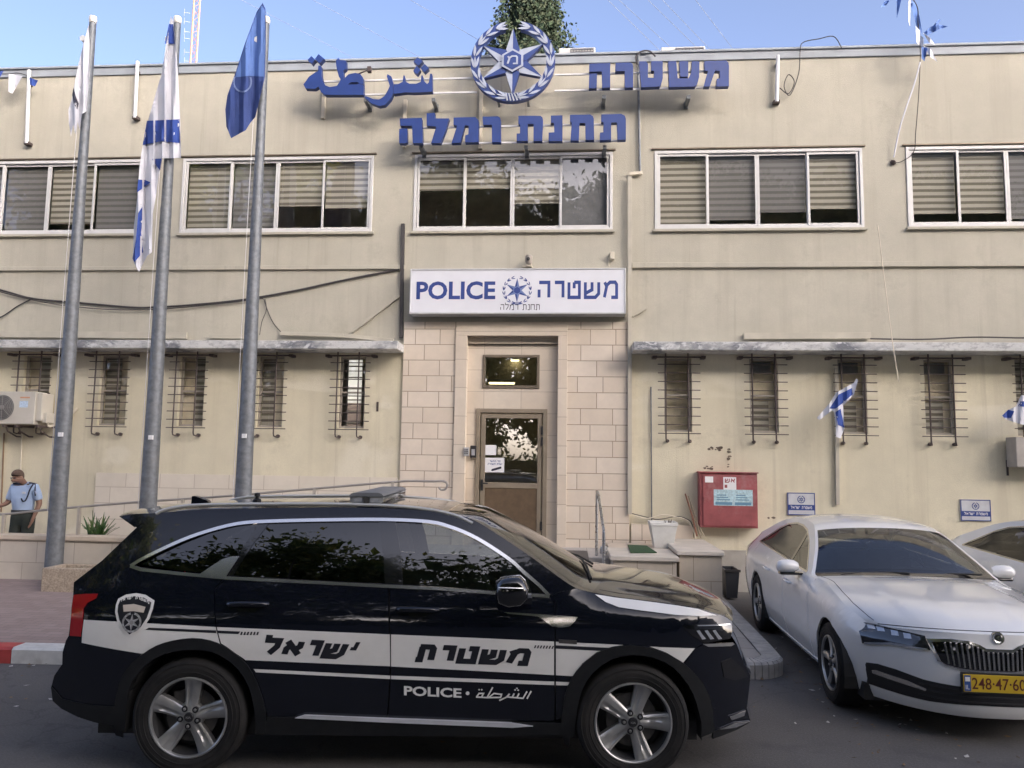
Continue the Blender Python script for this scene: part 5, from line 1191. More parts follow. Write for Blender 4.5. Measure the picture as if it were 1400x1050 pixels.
def paint(name, col, rough=.16, coat=1.0, dust=.0, dcol=(.3,.28,.25), spec=.5):
    m, t, b = base(name); co = coords(t); n = noise(t, co, 1.4, 5, .6); n2 = noise(t, co, 30, 4, .6)
    c = mixc(t, ramp(t, n2, [(.4, 0), (.8, dust)]), col, dcol); t.links.new(c, b.inputs['Base Color'])
    r = t.nodes.new('ShaderNodeMapRange'); r.inputs[3].default_value = rough*.7; r.inputs[4].default_value = rough*1.5; t.links.new(n, r.inputs[0]); t.links.new(r.outputs[0], b.inputs['Roughness'])
    b.inputs['Specular IOR Level'].default_value = spec; b.inputs['Coat Weight'].default_value = coat; b.inputs['Coat Roughness'].default_value = .025
    bump(t, b, noise(t, co, 1.1, 2), .012, .05); return m
CM = dict(tyre=M('tyre_rubber', (.015,.0145,.014), .75, var=.3, scale=7, dirt=(.040,.035,.030), dirt_amt=.6, spec=.35), rim=M('alloy_silver', (.42,.42,.41), .32, .75, var=.12, scale=9, dirt=(.25,.22,.18), dirt_amt=.4),
    well=M('rim_well', (.03,.03,.03), .7), disc=M('brake_metal', (.10,.095,.09), .5, .6, var=.3, scale=12), cap=M('cap_black', (.02,.02,.022), .4))
mchr = M('chrome_trim', (.72,.72,.72), .14, .95, var=.04); mblk = paint('black_car_paint', (.0045,.0058,.011), .14, 1.0, .03, (.02,.02,.02), .12)
mtrim = M('grey_cladding', (.011,.012,.0135), .5, var=.2, scale=14, dirt=(.03,.028,.026), dirt_amt=.3, spec=.35); mgloss = paint('gloss_black_trim', (.006,.006,.007), .08)
mgd = glass('privacy_glass', (.03,.032,.036), 1.0, 0, .085); mgf = glass('side_glass', (.42,.46,.45), 1.0, 0, .085); mws = glass('windscreen_glass', (.30,.33,.33), 1.0, 0, .14)
mwdec = M('white_decal', (.80,.79,.75), .35, var=.05, scale=4, coat=.5, dirt=(.62,.58,.5), dirt_amt=.3); mbdec = M('black_decal', (.012,.013,.018), .35, coat=.5)
mred_l = M('red_lens', (.35,.012,.015), .12, var=.1, coat=1); mclr = M('clear_lens', (.45,.47,.5), .1, .4, coat=1); mint = M('car_interior', (.035,.034,.033), .8, var=.2)
mseat = M('seat_fabric', (.06,.058,.055), .85, var=.2)

# ------------------------------------------------------------------ the police car
hd = RAD(4.886); A0 = V3((-2.3936, -12.6+4.8651, 0)); YWH = .93
org = A0+V3((-sin(hd), cos(hd), 0))*YWH
PC = thing('police_car', 'black police car with a white lettered side stripe and roof lightbar parked along the kerb', 'police car', org, hd)
WZ = [(.15,.86),(.28,.885),(.42,.912),(.58,.928),(.74,.940),(.86,.946),(.96,.942),(1.03,.932),(1.08,.915),(1.16,.885),(1.30,.825),(1.45,.755),(1.58,.690),(1.66,.640),(1.74,.575),(1.85,.50)]
def wplan(x):
    if x < -.35: return .11*((-.35-x)/.65)**2
    if x > 2.95: return .165*((x-2.95)/.6)**2.1
    return 0
wz1 = lambda x, z: sinterp(z, WZ)-wplan(x)
C1 = Car(PC, wz1)
EPX = [(163,706),(187,702.5),(213,701.5),(260,697.5),(300,695.8),(360,694.6),(420,694),(470,693.6),(527,695),(565,697),(590,699.5),(613,702.5),(632,706),(650,712),(677,728.5),(714,753),(743,773.5),(771,794),(788,804),(800,807.5),(815,811),(840,815.5),(868,819),(897,822.5),(926,826.5),(954,831),(975,837),(990,842),(1001,849)]
E0 = C1.LL(EPX); XC = E0[18][0]; XH = E0[10][0]; XN = E0[-1][0]
Et = [(a, b) for a, b in E0]
def zedge(x): return interp(x, Et)
def wz2(x, z):
    w = wz1(x, z); e = zedge(x); d = e-z
    r = .13
    if x > XC-.05 and d < r: w -= .085*(1-max(d, -.02)/r)**2*min(1, (x-XC+.05)/.25)*(1-.75*max(0, min(1, (x-XN+.5)/.3)))
    return w
C = Car(PC, wz2)
E1 = C.LL(EPX); E1 = rounded(E1, 3)
ES = [(x, z, wz2(x, z)) for x, z in E1]
XC, XH = C.L(788, 804)[0], C.L(590, 699.5)[0]; XR0 = E1[0][0]
crown = lambda x: interp(x, [(XR0, .02), (0, .030), (XH-.3, .030), (XH, .032), (XC-.3, .045), (XC, .045), (XC+.15, .050), (XN-.3, .035), (XN, .02)])
bulge = lambda x: interp(x, [(XR0, -.10), (XR0+.5, 0), (XH-.4, .02), (XH, .06), (XC, .17), (XC+.2, .15), (XN-.2, .11), (XN, .13)])
mb = MB()
skin_top(mb, ES, crown, bulge, 40, lambda x, s: 1 if XH < x < XC-.03 and s < .955 else 2 if XC-.03 <= x < XC+.09 else 0, ridge=lambda x, a: .009*max(0, min(1, (.72-a)/.16))*max(0, min(1, (x-XC-.05)/.2))*max(0, min(1, (XN-x)/.25)))
body = mb
# side panels (photo outline laid on the side of the car)
chrome_top = [(178.6,773.6),(200,761),(247,739),(285,725.5),(324,715.8),(363,712.6),(440,710.6),(526,710),(586,713),(614,719.5),(643,731),(671,747),(700,767),(714,780),(737,800),(751,814.5)]
chrome_bot = [(178.6,773.6),(193,778.5),(250,784.5),(307,789.8),(400,794.5),(440,796.5),(532,801.5),(600,804.5),(677,810.5),(751,815)]
sil_rear = [(101,796),(118,783),(140,766),(165,742),(187,721)]
archR = [(158,960),(162,942),(168,924),(181,906),(197,893),(214,882.5),(236,875.5),(263.6,872),(287,875),(306,882.5),(323.6,894.5),(338.6,909),(351,931),(360,957),(364,978)]
archF = [(768,982),(772,951),(781,927),(796,908),(815,893),(836,885),(862,882),(886,885),(911,893),(935,907),(954,925),(967,946),(973.6,970),(976,1000)]
inR = [(172,1000),(176,945),(188.6,921),(210,901),(236,891),(263.6,887.5),(291,891),(317,905.5),(334,925),(345,951),(350,985),(351,1003)]
inF = [(785,1004),(789,970),(796,942),(811,918.6),(836,901),(864,895),(894,899),(920,912),(941,936),(952,961),(957,985),(956,1008)]
LLp = C.LL
top_edge = [tuple(e) for e in E1[:E1.index(min(E1, key=lambda e: abs(e[0]-XC)))+1]]
gapRR = [(307,790),(293,806),(292.5,830),(295,857),(301,880)]
quarter = top_edge+LLp([(765,809),(751,815)])+LLp(chrome_top)[::-1]+LLp(chrome_bot[1:4])+LLp(gapRR[1:])+LLp(archR[4:9])[::-1]+LLp([(194,893.5),(150,886),(112,879),(95,870)])+LLp([(97,843),(100,815)])+LLp(sil_rear)
C.sheet(body, quarter, 0, .03); C.sheet(body, quarter, 0, .03, side=1)
fend_top = [e for e in E1 if e[0] >= XC-.001]
fender = LLp([(751,815.6),(765,809.5)])+fend_top+LLp([(1001,853),(953,854),(933,856),(946,869),(963,879),(950,886.5),(935,907)])+LLp(archF[:9])[::-1]+LLp([(760,985),(759.6,940),(759.5,823)])
C.sheet(body, inset(fender, .002), 0, .03); C.sheet(body, inset(fender, .002), 0, .03, side=1)
bump_sil = [(94,869),(90,876),(85.5,892),(85,908),(74,924),(70.5,938),(73,958),(85,968),(107,979),(155,993)]
rbumper = LLp([(112,879.6),(150,886.6),(194,894.2)])+LLp([(181,906),(168,924),(162,942),(157,966),(155,993)])+LLp(bump_sil)[-2::-1]
C.sheet(body, rbumper, 0.0, .03); C.sheet(body, rbumper, 0.0, .03, side=1)
front_sil = [(1001,850),(998,866),(1007,880),(1017,906),(1026,924),(1024,944),(1021,968),(1026,986),(1008,997),(974,1010)]
fbumper = LLp([(935.5,907.6),(950.6,887.2),(963.5,880),(1006,879)])+LLp(front_sil[3:])+LLp([(976,1000),(973.6,970),(967,946),(954,925)])
C.sheet(body, fbumper, 0, .03); C.sheet(body, fbumper, 0, .03, side=1)
# rear, front and floor
def span(mb, pts, bul, m=0, n=14):
    k = len(pts)-1
    mb.grid(lambda u, v: V3((pts[round(u*k)][0]+bul*(1-(2*v-1)**2), (2*v-1)*pts[round(u*k)][2], pts[round(u*k)][1])), k, n, m)
wv = lambda L: [(x, z, wz2(x, z)) for x, z in L]
span(body, wv(LLp([(163,706),(184,721)])), -.10); span(body, wv(LLp(sil_rear)), -.07, 3); span(body, wv(LLp([(101,796),(100,815),(97,843),(94,869)]+bump_sil[1:])), -.07)
span(body, wv(LLp(front_sil)), .13)
xr_, xf_ = C.L(107, 979)[0], C.L(974, 1008)[0]
body.box(xr_+.1, xf_-.1, -.80, .80, .22, .34, 3)
BODY = obj('body', body, [mblk, mws, mgloss, mint], PC, local=True, smooth=32)
# doors
gB = [(526.6,711),(529,755),(532,801.5),(534,880),(534,926),(530,982)]
rdoor = LLp([(307.5,790.3),(400,795),(440,797),(531.2,802)])+LLp([(533,880),(533,926),(529.3,981)])+LLp([(417,979),(366,980)])+LLp(archR[9:14])[::-1]+LLp([(301.5,880.5),(296,857),(293.5,830),(294,806)])
fdoor = LLp([(532.8,802),(600,805),(677,811),(750.5,815.5),(758.5,823),(758.6,940),(758,986),(700,985),(530.5,981.6)])+LLp([(534.6,926),(534.4,880)])
RD = C.part('rear_door', inset(rdoor, .002), mblk, PC, 0, .03); FD = C.part('front_door', inset(fdoor, .002), mblk, PC, 0, .03)
C.part('rear_door', inset(rdoor, .002), mblk, PC, 0, .03, side=1); C.part('front_door', inset(fdoor, .002), mblk, PC, 0, .03, side=1)
# black liner behind the gaps
liner = LLp([(188,776),(307,791),(532,803),(745,816),(800,811),(900,828),(985,850),(940,900),(862,884),(800,905),(764,980),(370,978),(340,912),(264,874),(200,890),(115,868)])
C.part('door_frame', liner, mint, PC, -.028, .0, both=True)
# window glass, pillars and chrome
qg = LLp([(192,771.5),(250,744),(285,730),(324,719.5),(357,716),(330,757),(307,786),(273,783),(240,780)])
rg = LLp([(366,716),(440,714),(520,713.5),(526,755),(530,798.5),(440,793.5),(400,791.5),(314,787)])
fg = LLp([(532,714),(586,716.5),(614,723.5),(643,735),(671,751),(700,771),(714,785),(740,811),(677,807.5),(600,801.5),(537,798.8)])
for sd_ in (-1, 1):
    C.part('quarter_window', qg, mgd, PC, -.010, .0, side=sd_); C.part('rear_window', rg, mgd, PC, -.010, 0, side=sd_); C.part('front_window', fg, mgf, PC, -.010, 0, side=sd_)
    C.part('pillar', LLp([(518,711.5),(540,711.5),(548,760),(551,801),(526,800),(524,760)]), mgloss, PC, -.006, .02, side=sd_)
    C.part('pillar', LLp([(352,714.5),(369,713.5),(345,745),(318,788),(300,787.5),(328,755)]), mgloss, PC, -.006, .02, side=sd_)
    C.part('pillar', LLp([(700,769),(714,782),(737,802),(751,813.5),(728,812.5),(722,792)]), mgloss, PC, -.005, .02, side=sd_)
    ct = rounded(LLp(chrome_top), 3); cb = LLp(chrome_bot)
    C.part('window_trim', stroke(ct, .021), mchr, PC, .005, .012, step=.2, side=sd_); C.part('window_trim', stroke(cb, .019), mchr, PC, .0055, .012, step=.2, side=sd_)
    C.part('trim_fin', LLp([(273,785),(292,772),(305,764),(317,760.5),(327.5,760.5),(318,775),(308,790)]), mchr, PC, .007, .012, side=sd_)
# cladding
for sd_ in (-1, 1):
    C.part('arch_cladding', LLp(rounded(archR, 2))+LLp([(364,1000)])+LLp(rounded(inR, 2))[::-1]+LLp([(157,992)]), mtrim, PC, .012, .07, step=.1, side=sd_)
    C.part('arch_cladding', LLp([(776,1010),(766,1000)])+LLp(rounded(archF, 2))+LLp(rounded(inF, 2))[::-1], mtrim, PC, .012, .07, step=.1, side=sd_)
    C.part('sill', LLp([(366,980),(417,979.5),(530,983),(700,987),(768,988),(768,1004),(700,1005),(361,1004)]), mtrim, PC, .010, .06, side=sd_)
    C.part('sill_trim', LLp([(404,980.5),(417,976.5),(530,981),(700,987),(728.6,991.5),(700,993.5),(530,986.5)]), M('sill_sky_sheen', (.74,.75,.78), .35, .25), PC, .022, .02, side=sd_)  # sky reflection of the chrome strip put into a pale colour
    C.part('rear_skirt', LLp([(70.5,938),(76,944),(85,955),(120,963),(158,966),(158,992),(130,987),(107,979.5),(85,968.5),(73,958)]), mtrim, PC, .008, .03, side=sd_)
    C.part('mud_flap', LLp([(150,990),(163,985),(166,1010),(156,1007)]), mtrim, PC, -.02, .01, side=sd_)
    C.part('mud_flap', LLp([(764,990),(780,990),(779,1024),(772,1018)]), mtrim, PC, -.02, .01, side=sd_)
# wheel wells
for cx, poly in ((0, inR), (2.815, inF)):
    P = LLp(poly)
    for sd_ in (-1, 1):
        mb = MB()
        for (a, b), (c, d) in zip(P, P[1:]): mb.add([(a, sd_*.90, b), (c, sd_*.90, d), (c, sd_*.52, d), (a, sd_*.52, b)], [(0,1,2,3)])
        mb.box(cx-.46, cx+.46, min(sd_*.50, sd_*.53), max(sd_*.50, sd_*.53), .2, .85)
        obj('wheel_well', mb, mint, PC, local=True, smooth=0)
for cx, a0 in ((0, 86), (2.815, 72)):
    for sd_ in (-1, 1):
        Wl = wheel(PC, cx, sd_*YWH, sd_, .3625, .246, .235, 5, a0, CM)
        if sd_ < 0:
            mb = MB(); latin(mb, 'KIA', lambda u, v, d: V3((cx+u, -YWH+.0035-d, .3625+v)), -.016, .016, -.006, .006, 0, .001, 0, .02); obj('cap_lettering', mb, CM['rim'], Wl, local=True, smooth=0)
# lights
C.part('taillight', LLp([(101.5,813),(118,811.5),(134,811.5),(132,818),(120,824),(114.5,832),(113,856),(110.5,870),(96,869),(98,843)]), mred_l, PC, .006, .03, step=.03)
C.part('taillight', LLp([(101.5,813),(118,811.5),(134,811.5),(132,818),(120,824),(114.5,832),(113,856),(110.5,870),(96,869),(98,843)]), mred_l, PC, .006, .03, step=.03, side=1)
for sd_ in (-1, 1):
    HL = C.part('headlight', LLp([(933,856),(953,853.5),(1000,852),(1001,862),(998.6,873),(963,879),(946,869)]), mgloss, PC, .003, .03, step=.03, side=sd_)
    for k in range(3):
        x0 = 952+k*11; C.part('lamp_lens', LLp([(x0,862),(x0+4,861),(x0+8,867),(x0+13,873),(x0+8,874),(x0+4,868)]), mclr, HL, .007, .004, side=sd_)
    C.part('light_strip', LLp([(953,854.4),(998,852.4),(998,853.6),(954,855.8)]), mchr, HL, .0045, .003, side=sd_)
    C.part('light_strip', LLp([(961,880.5),(1002,878.5),(1004,880.5),(1000,883),(968,884)]), CM['rim'], HL, .006, .01, side=sd_)
    C.part('bumper_trim', LLp([(997,979),(1019,971),(1017,978),(1000,984)]), mchr, PC, .010, .006, side=sd_)
    C.part('bumper_trim', LLp([(983,997),(1004,988),(1026,985.5),(1006,994)]), mchr, PC, .010, .006, side=sd_)
    C.part('lower_bumper', LLp([(975,1000),(985,996),(1010,991),(1026,986.5),(1008,997),(974,1010)]), mtrim, PC, .006, .02, side=sd_)
    C.part('bumper_vent', LLp([(986,905),(1000,900),(1014,912),(1023,925),(1005,930),(990,926)]), mgloss, PC, .004, .01, side=sd_)
# fender trims, handles, decals
C.part('side_vent', LLp([(688.6,836.5),(740,839.5),(790,843.3),(786,849),(779,856),(768,858),(754,856),(742,846.5),(735,842.5),(695,839)]), mchr, FD, .006, .008)
C.part('side_badge', LLp([(764,874),(788.6,875.5),(788.6,880.5),(764,879)]), CM['disc'], BODY, .006, .006)
for par, P, x0, x1 in ((RD, [(311,826),(316,821.5),(335,819.5),(355,821),(367,826),(362,831),(340,834),(318,831)], 326, 352), (FD, [(543,833),(548,829),(566,826.5),(588,829),(599,834),(594,839),(570,841),(550,838)], 560, 585)):
    yc = sum(p[1] for p in P)/len(P)
    C.part('handle_recess', LLp([(x0-6,yc-5),(x1+2,yc-4),(x1-2,yc+10),(x0,yc+10)]), mgloss, par, .001, .0)
    mb = MB(); a = V3((*C.L(P[0][0]+1, P[0][1]), 0)); b = V3((*C.L(P[4][0]-1, P[4][1]), 0)); f = C.fn(.03); g_ = C.fn(.0)
    pts = [g_(a.x, a.y), f(lerp(a.x, b.x, .12), lerp(a.y, b.y, .12)+.004), C.fn(.042)(lerp(a.x, b.x, .5), lerp(a.y, b.y, .5)+.008), f(lerp(a.x, b.x, .88), lerp(a.y, b.y, .88)+.004), g_(b.x, b.y)]
    mb.tube(smoothpath(pts, 4), .017, 10); obj('handle', mb, mblk, par, local=True, smooth=60)
def decal(P, mat, par, off=.003, name='stripe'): return C.part(name, LLp(P), mat, par, off, .0, step=.06)
BD = BODY
decal([(115,847),(158,849.5),(201.5,852),(250,854.5),(295,857),(301,880)]+archR[8:3:-1]+[(194,893.5),(112,878.7),(113,862)], mwdec, BD)
decal([(296.5,857.2),(400,861.5),(533,867.2),(533.4,910.8),(336,902.3),(330,898),(323.6,893.8),(310,884),(302.5,879.5)], mwdec, RD)
decal([(534.8,867.3),(650,872),(757.5,877),(757.5,922.8),(650,917),(534.8,911)], mwdec, FD)
decal([(760,877.2),(852,881.6),(836,884.3),(815,892),(796,907),(786,922),(783.5,924.3),(760,923)], mwdec, BD)
decal([(888,883.7),(950,886),(934,905.6),(911,892)], mwdec, BD)
decal([(347,914.5),(533.5,923.5),(533.5,928.2),(350,919)], mwdec, RD)
decal([(534.8,923.6),(757.6,931.6),(757.6,936.5),(534.8,928.4)], mwdec, FD); decal([(760,931.7),(779,932.6),(776,937),(760,936.6)], mwdec, BD)
decal([(204,858),(296,861.6),(296,865.4),(199,860.8)], mbdec, BD, .0045); decal([(297.5,861.7),(329,863.2),(326,866.6),(297.5,865.4)], mbdec, RD, .0045)
decal([(760,882),(836,885.6),(828,890),(760,886.4)], mbdec, BD, .0045)
for k in range(6):
    x = 329+k*4.4; decal([(x+1,863.6),(x+3.4,863.7),(x+2,868),(x-.4,867.9)], mbdec, RD, .0045, 'tick_mark')
for k in range(7):
    x = 730+k*4; y = 882+k*.15; decal([(x+1.4,y),(x+3.4,y),(x+1.8,y+4),(x-.2,y+4)], mbdec, FD, .0045, 'tick_mark')
def quadfn(bl, br, tr, tl, off):
    def f(u, v, d):
        a = V3((lerp(bl[0], br[0], u), lerp(bl[1], br[1], u), 0)); b = V3((lerp(tl[0], tr[0], u), lerp(tl[1], tr[1], u), 0)); p = a.lerp(b, v)
        x, z = C.L(p.x, p.y); return C.fn(off+d)(x, z)
    return f
def text_part(word, q, mat, par, t, gap=.2, off=.004):
    mb = MB(); hebrew(mb, word, quadfn(*q, off), 0, 1, 0, 1, 0, .0008, 0, t=t, gap=gap); obj('lettering', mb, mat, par, local=True, smooth=0)
text_part('larsy', ((358.5,896.3),(480,902),(493,878),(364,871)), mbdec, RD, .29, .09)
text_part('vrtsm', ((563.5,904.8),(721.5,910.5),(728,886.6),(570,880)), mbdec, FD, .29, .10)
mb = MB(); latin(mb, 'POLICE', quadfn((552.4,950.4),(631,954),(631,941),(552.4,937.4), .004), 0, 1, 0, 1, 0, .0008, 0, .03); obj('lettering', mb, mwdec, FD, local=True, smooth=0)
cv = lambda L: [(340+a/3.333, 850+b/3.333) for a, b in L]
mb = MB()
for i, L in enumerate(([(1287,315),(1268,350)], [(1268,317),(1250,348),(1180,342),(1186,328)], [(1232,326),(1222,346)], [(1210,326),(1200,345)], [(1190,328),(1172,344),(1142,358)], [(1112,298),(1086,345)], [(1150,344),(1086,345),(1036,342)], [(1148,344),(1152,330),(1118,326),(1095,343)], [(1038,342),(1050,326),(1070,326),(1062,342)])):
    P = stroke(cv(L), 2.0); mb.prism([(a, b) for a, b in P], lambda a, b, d: C.fn(.004+d)(*C.L(a, b)), 0, .0008+.0002*(i % 3), 0)
for a, b in ((1050,309),(1062,309),(1222,303),(1214,310),(1228,311)): mb.prism(cv([(a-5,b),(a,b-4),(a+5,b),(a,b+4)]), lambda a, b, d: C.fn(.004+d)(*C.L(a, b)), 0, .0008, 0)
mb.prism([(639.4+2.6*cos(2*pi*k/12), 947.6+2.6*sin(2*pi*k/12)) for k in range(12)], lambda a, b, d: C.fn(.004+d)(*C.L(a, b)), 0, .0008, 0)
obj('lettering', mb, mwdec, FD, local=True, smooth=0)
sh = [(162.2,818.3),(172.9,812.6),(186.6,810.7),(199.5,813),(211.7,821),(209.4,832),(204.9,845.7),(195.7,859.4),(177,872),(167.5,861.7),(160.7,848.8),(158,836.6),(159,826.7)]
shL = LLp(sh); C.part('shield', shL, mwdec, BD, .006, .002); C.part('shield_field', inset(shL, .017), mbdec, BD, .0075, 0)
cz = lambda L: [(150+a/13.125, 800+b/13.125) for a, b in L]
decal(cz([(250,350),(450,332),(655,385),(620,490),(440,462),(262,472)]), M('beige_patch', (.62,.55,.46), .5), BD, .009, 'flag_patch')
ec = C.L(180.9, 850.7); fe = lambda u, v, d: C.fn(.009+d)(ec[0]+u, ec[1]+v)
mb = MB(); emblem_wreath(mb, fe, .062, 0, .0012, 1, 0, 6, True); emblem_star(mb, fe, .062, .0003, .0014, 1, 0, .3, .85); emblem_hex(mb, fe, .062, .0004, .0016, 1, 0); obj('emblem', mb, [CM['rim'], M('decal_silver', (.55,.56,.57), .4)], BD, local=True, smooth=0)
def arcfn(u, v, d):
    a = lerp(205, 720, u); b = lerp(305, 335, u)-75*(1-(2*u-1)**2)-v*55; return C.fn(.009+d)(*C.L(150+a/13.125, 800+b/13.125))
mb = MB(); hebrew(mb, 'larsy vrtsm', arcfn, 0, 1, 0, 1, 0, .0008, 0, t=.24, gap=.25); obj('shield_lettering', mb, mwdec, BD, local=True, smooth=0)
# white decal along the bonnet edge: follows the shoulder
decal([(813.5,812.5),(840,816.6),(868,819.9),(897,823.6),(926,827.6),(954,832.2),(980,841),(954,842),(925,840.5),(897,837),(870,833.5),(846,830),(828,823)], mwdec, BD, .003, 'bonnet_decal')
# mirror
for sd_ in (-1, 1):
    mb = MB(); ym = -1.03; P = [C.onplane(a, b, ym) for a, b in ((678,793),(686,786.5),(700,784.5),(711,784.5),(718,791),(722.5,801),(721,816),(712,824.5),(694,826.5),(680,821),(677,810))]
    pts = [(p.x, p.z) for p in P]; cx = sum(p[0] for p in pts)/len(pts); czz = sum(p[1] for p in pts)/len(pts); lay = [(-1.0,.55),(-1.03,.85),(-1.08,1.0),(-1.14,.98),(-1.18,.88),(-1.20,.6)]
    n = len(pts); vs = [(cx+(x-cx)*s, y*-sd_, czz+(z-czz)*s) for y, s in lay for x, z in pts]; fs = [(i*n+k, i*n+(k+1) % n, (i+1)*n+(k+1) % n, (i+1)*n+k) for i in range(len(lay)-1) for k in range(n)]+[tuple(range(n-1, -1, -1)), tuple(range((len(lay)-1)*n, len(lay)*n))]
    mb.add(vs, fs); a = C.onplane(716, 822, -.93); mb.box(a.x-.05, a.x+.05, min(sd_*.86, sd_*1.04), max(sd_*.86, sd_*1.04), czz-.10, czz-.06)
    MR = obj('mirror', mb, mgloss, PC, local=True, smooth=50)
    mb = MB(); mb.tube([C.onplane(679, 803.5, -1.205)+V3((.01,.0,0)), C.onplane(700, 804, -1.215), C.onplane(715, 804.5, -1.20)], .004, 5)
    if sd_ < 0: obj('mirror_trim', mb, mchr, MR, local=True)
# roof rails, lightbar, aerials
rl = [(213,703),(222,698.5),(238,694.5),(262,691.5),(300,690.3),(360,689.6),(440,689.4),(527,691.5),(570,695),(600,699.5),(625,706),(646,716)]
R3 = []
for a, b in rl:
    x, z = C.L(a, b); R3.append(V3((x, -wz2(x, z)+.005, z)))
for sd_ in (-1, 1):
    mb = MB(); P = [V3((p.x, p.y*-sd_, p.z)) for p in R3]; mb.tube(smoothpath(P, 4), .0135, 8)
    P2 = [q+V3((0, .015*-sd_, -.03)) for q in P[1:-1]]; mb.tube(smoothpath(P2, 4), .010, 6); obj('roof_rail', mb, M('satin_silver', (.66,.64,.58), .3, .7, var=.06), PC, local=True, smooth=60)
a = C.onplane(481, 689.5, -.60); b = C.onplane(521, 689.5, -.60); zt_ = C.onplane(521, 679.5, -.60).z
mlb = M('lightbar_grey', (.16,.17,.18), .5, var=.08); mll = M('lightbar_lens', (.32,.33,.34), .15, .1, coat=1)
LB = bpy.data.objects.new('lightbar', None)
mb = MB(); zb_ = a.z
P = [(a.x+.01, zb_), (b.x-.01, zb_), (b.x+.012, zb_+.02), (b.x+.015, zb_+.055), (a.x-.015, zb_+.055), (a.x-.012, zb_+.02)]
mb.prism(P, lambda u, v, d: V3((u, d, v)), -.60, .60, 0); LBo = obj('lightbar', mb, mll, PC, local=True, smooth=0, bevel=.012)
mb = MB(); P = [(a.x-.02, zb_+.056), (b.x+.02, zb_+.056), (b.x+.005, zb_+.075), (b.x-.02, zb_+.082), (a.x+.02, zb_+.082), (a.x-.005, zb_+.075)]; mb.prism(P, lambda u, v, d: V3((u, d, v)), -.615, .615, 0); obj('lid', mb, mlb, LBo, local=True, smooth=0, bevel=.01)
mb = MB(); cxm = (a.x+b.x)/2
for k in range(2): x = lerp(a.x, b.x, .22+.56*k); mb.box(x-.03, x+.03, -.6135, -.601, zb_+.015, zb_+.045)
mb.box(cxm-.018, cxm+.018, -.616, -.601, zb_+.006, zb_+.052, 1); obj('lamp_module', mb, [mclr, mint], LBo, local=True, smooth=0)
mb = MB()
for y in (-.5, .5): mb.box(cxm-.05, cxm+.05, y-.03, y+.03, zb_-.07, zb_)
obj('bar_foot', mb, mtrim, LBo, local=True, smooth=0)
mb = MB(); P = [C.onplane(x, y, 0) for x, y in ((263,691),(264.5,678.5),(268,677.8),(276,680.5),(285,684),(294,689))]; pp_ = [(p.x, p.z-(.03 if i in (0, 5) else 0)) for i, p in enumerate(P)]
mb.prism(pp_, lambda u, v, d: V3((u, d, v)), -.03, .03, 0); obj('shark_fin', mb, mblk, PC, local=True, smooth=0, bevel=.012)
mb = MB(); p = C.onplane(351.5, 681, -.25); mb.lathe([(.03,-.05),(.03,.0),(.012,.01),(.012,.02),(.02,.025),(.02,.045),(0,.05)], (p.x, p.y, p.z-.01), (0,0,1), 12); obj('aerial', mb, mtrim, PC, local=True)
# cabin
def chair(name, x, y, par, mat, w_=.5, s=1):
    mb = MB(); mb.box(x-.25, x+.27, y-w_/2, y+w_/2, .55*s, .75*s)
    for zz, hh, ww, tt in ((.70, 1.22, .46, .13), (1.24, 1.42, .13, .08)):
        xa, xb = x-.22-(zz-.7)*.28, x-.22-(hh-.7)*.28
        mb.add([(xa+tt/2*i, y+ww*w_*j*(1 if zz < 1 else 1.0), zz*s) for i, j in ((-1,-1),(1,-1),(1,1),(-1,1))]+[(xb+tt/2*i, y+ww*w_*j*.92, hh*s) for i, j in ((-1,-1),(1,-1),(1,1),(-1,1))], [(3,2,1,0),(4,5,6,7),(0,1,5,4),(1,2,6,5),(2,3,7,6),(3,0,4,7)]); return obj(name, mb, mat, par, local=True, smooth=0, bevel=.04)
def cabin(T, dx, xd, zd, wd, s=1):
    chair('front_seat', dx, -.38, T, mseat, .5, s); chair('front_seat', dx, .38, T, mseat, .5, s); chair('rear_seat', dx-.85, 0, T, mseat, 1.1, s*.92)
    mb = MB(); mb.box(xd-.55, xd, -wd, wd, zd-.35, zd-.05); mb.box(xd-.62, xd-.35, .15, .6, zd-.12, zd+.0); obj('dashboard', mb, mint, T, local=True, smooth=0, bevel=.05)
    mb = MB(); c_ = V3((xd-.72, .38, zd-.1)); R_ = .185; q = [c_+V3((-.35*R_*sin(a), R_*cos(a), .93*R_*sin(a))) for a in [2*pi*k/24 for k in range(25)]]; mb.tube(q, .015, 6); mb.tube([c_, c_+V3((.3,0,-.12))], .03, 6); mb.tube([q[0], c_, q[12]], .014, 5); obj('steering_wheel', mb, mint, T, local=True, smooth=50)
cabin(PC, 1.35, XC+.1, C.L(751, 815)[1]+.02, .72)
# wipers and bonnet shut lines
def topsurf(x, s):
    e = min(ES, key=lambda q: abs(q[0]-x)); a = abs(s)
    return V3((e[0]+bulge(e[0])*(1-a**2.2), s*e[2], e[1]+crown(e[0])*(1-a**2.2)))
for sd_ in (-1, 1):
    mb = MB(); mb.tube([topsurf(XC+.12+(XN-XC-.16)*k/16, sd_*.90)+V3((0,0,-.001)) for k in range(17)], .003, 5); obj('bonnet_gap', mb, mint, PC, local=True)
for s0, s1 in ((-.72, -.02), (.0, .74)):
    mb = MB(); mb.tube([topsurf(XC+.03, s0)+V3((0,0,.012)), topsurf(XC-.03, lerp(s0, s1, .5))+V3((0,0,.016)), topsurf(XC-.05, s1)+V3((0,0,.014))], .009, 5); obj('wiper', mb, mtrim, PC, local=True)
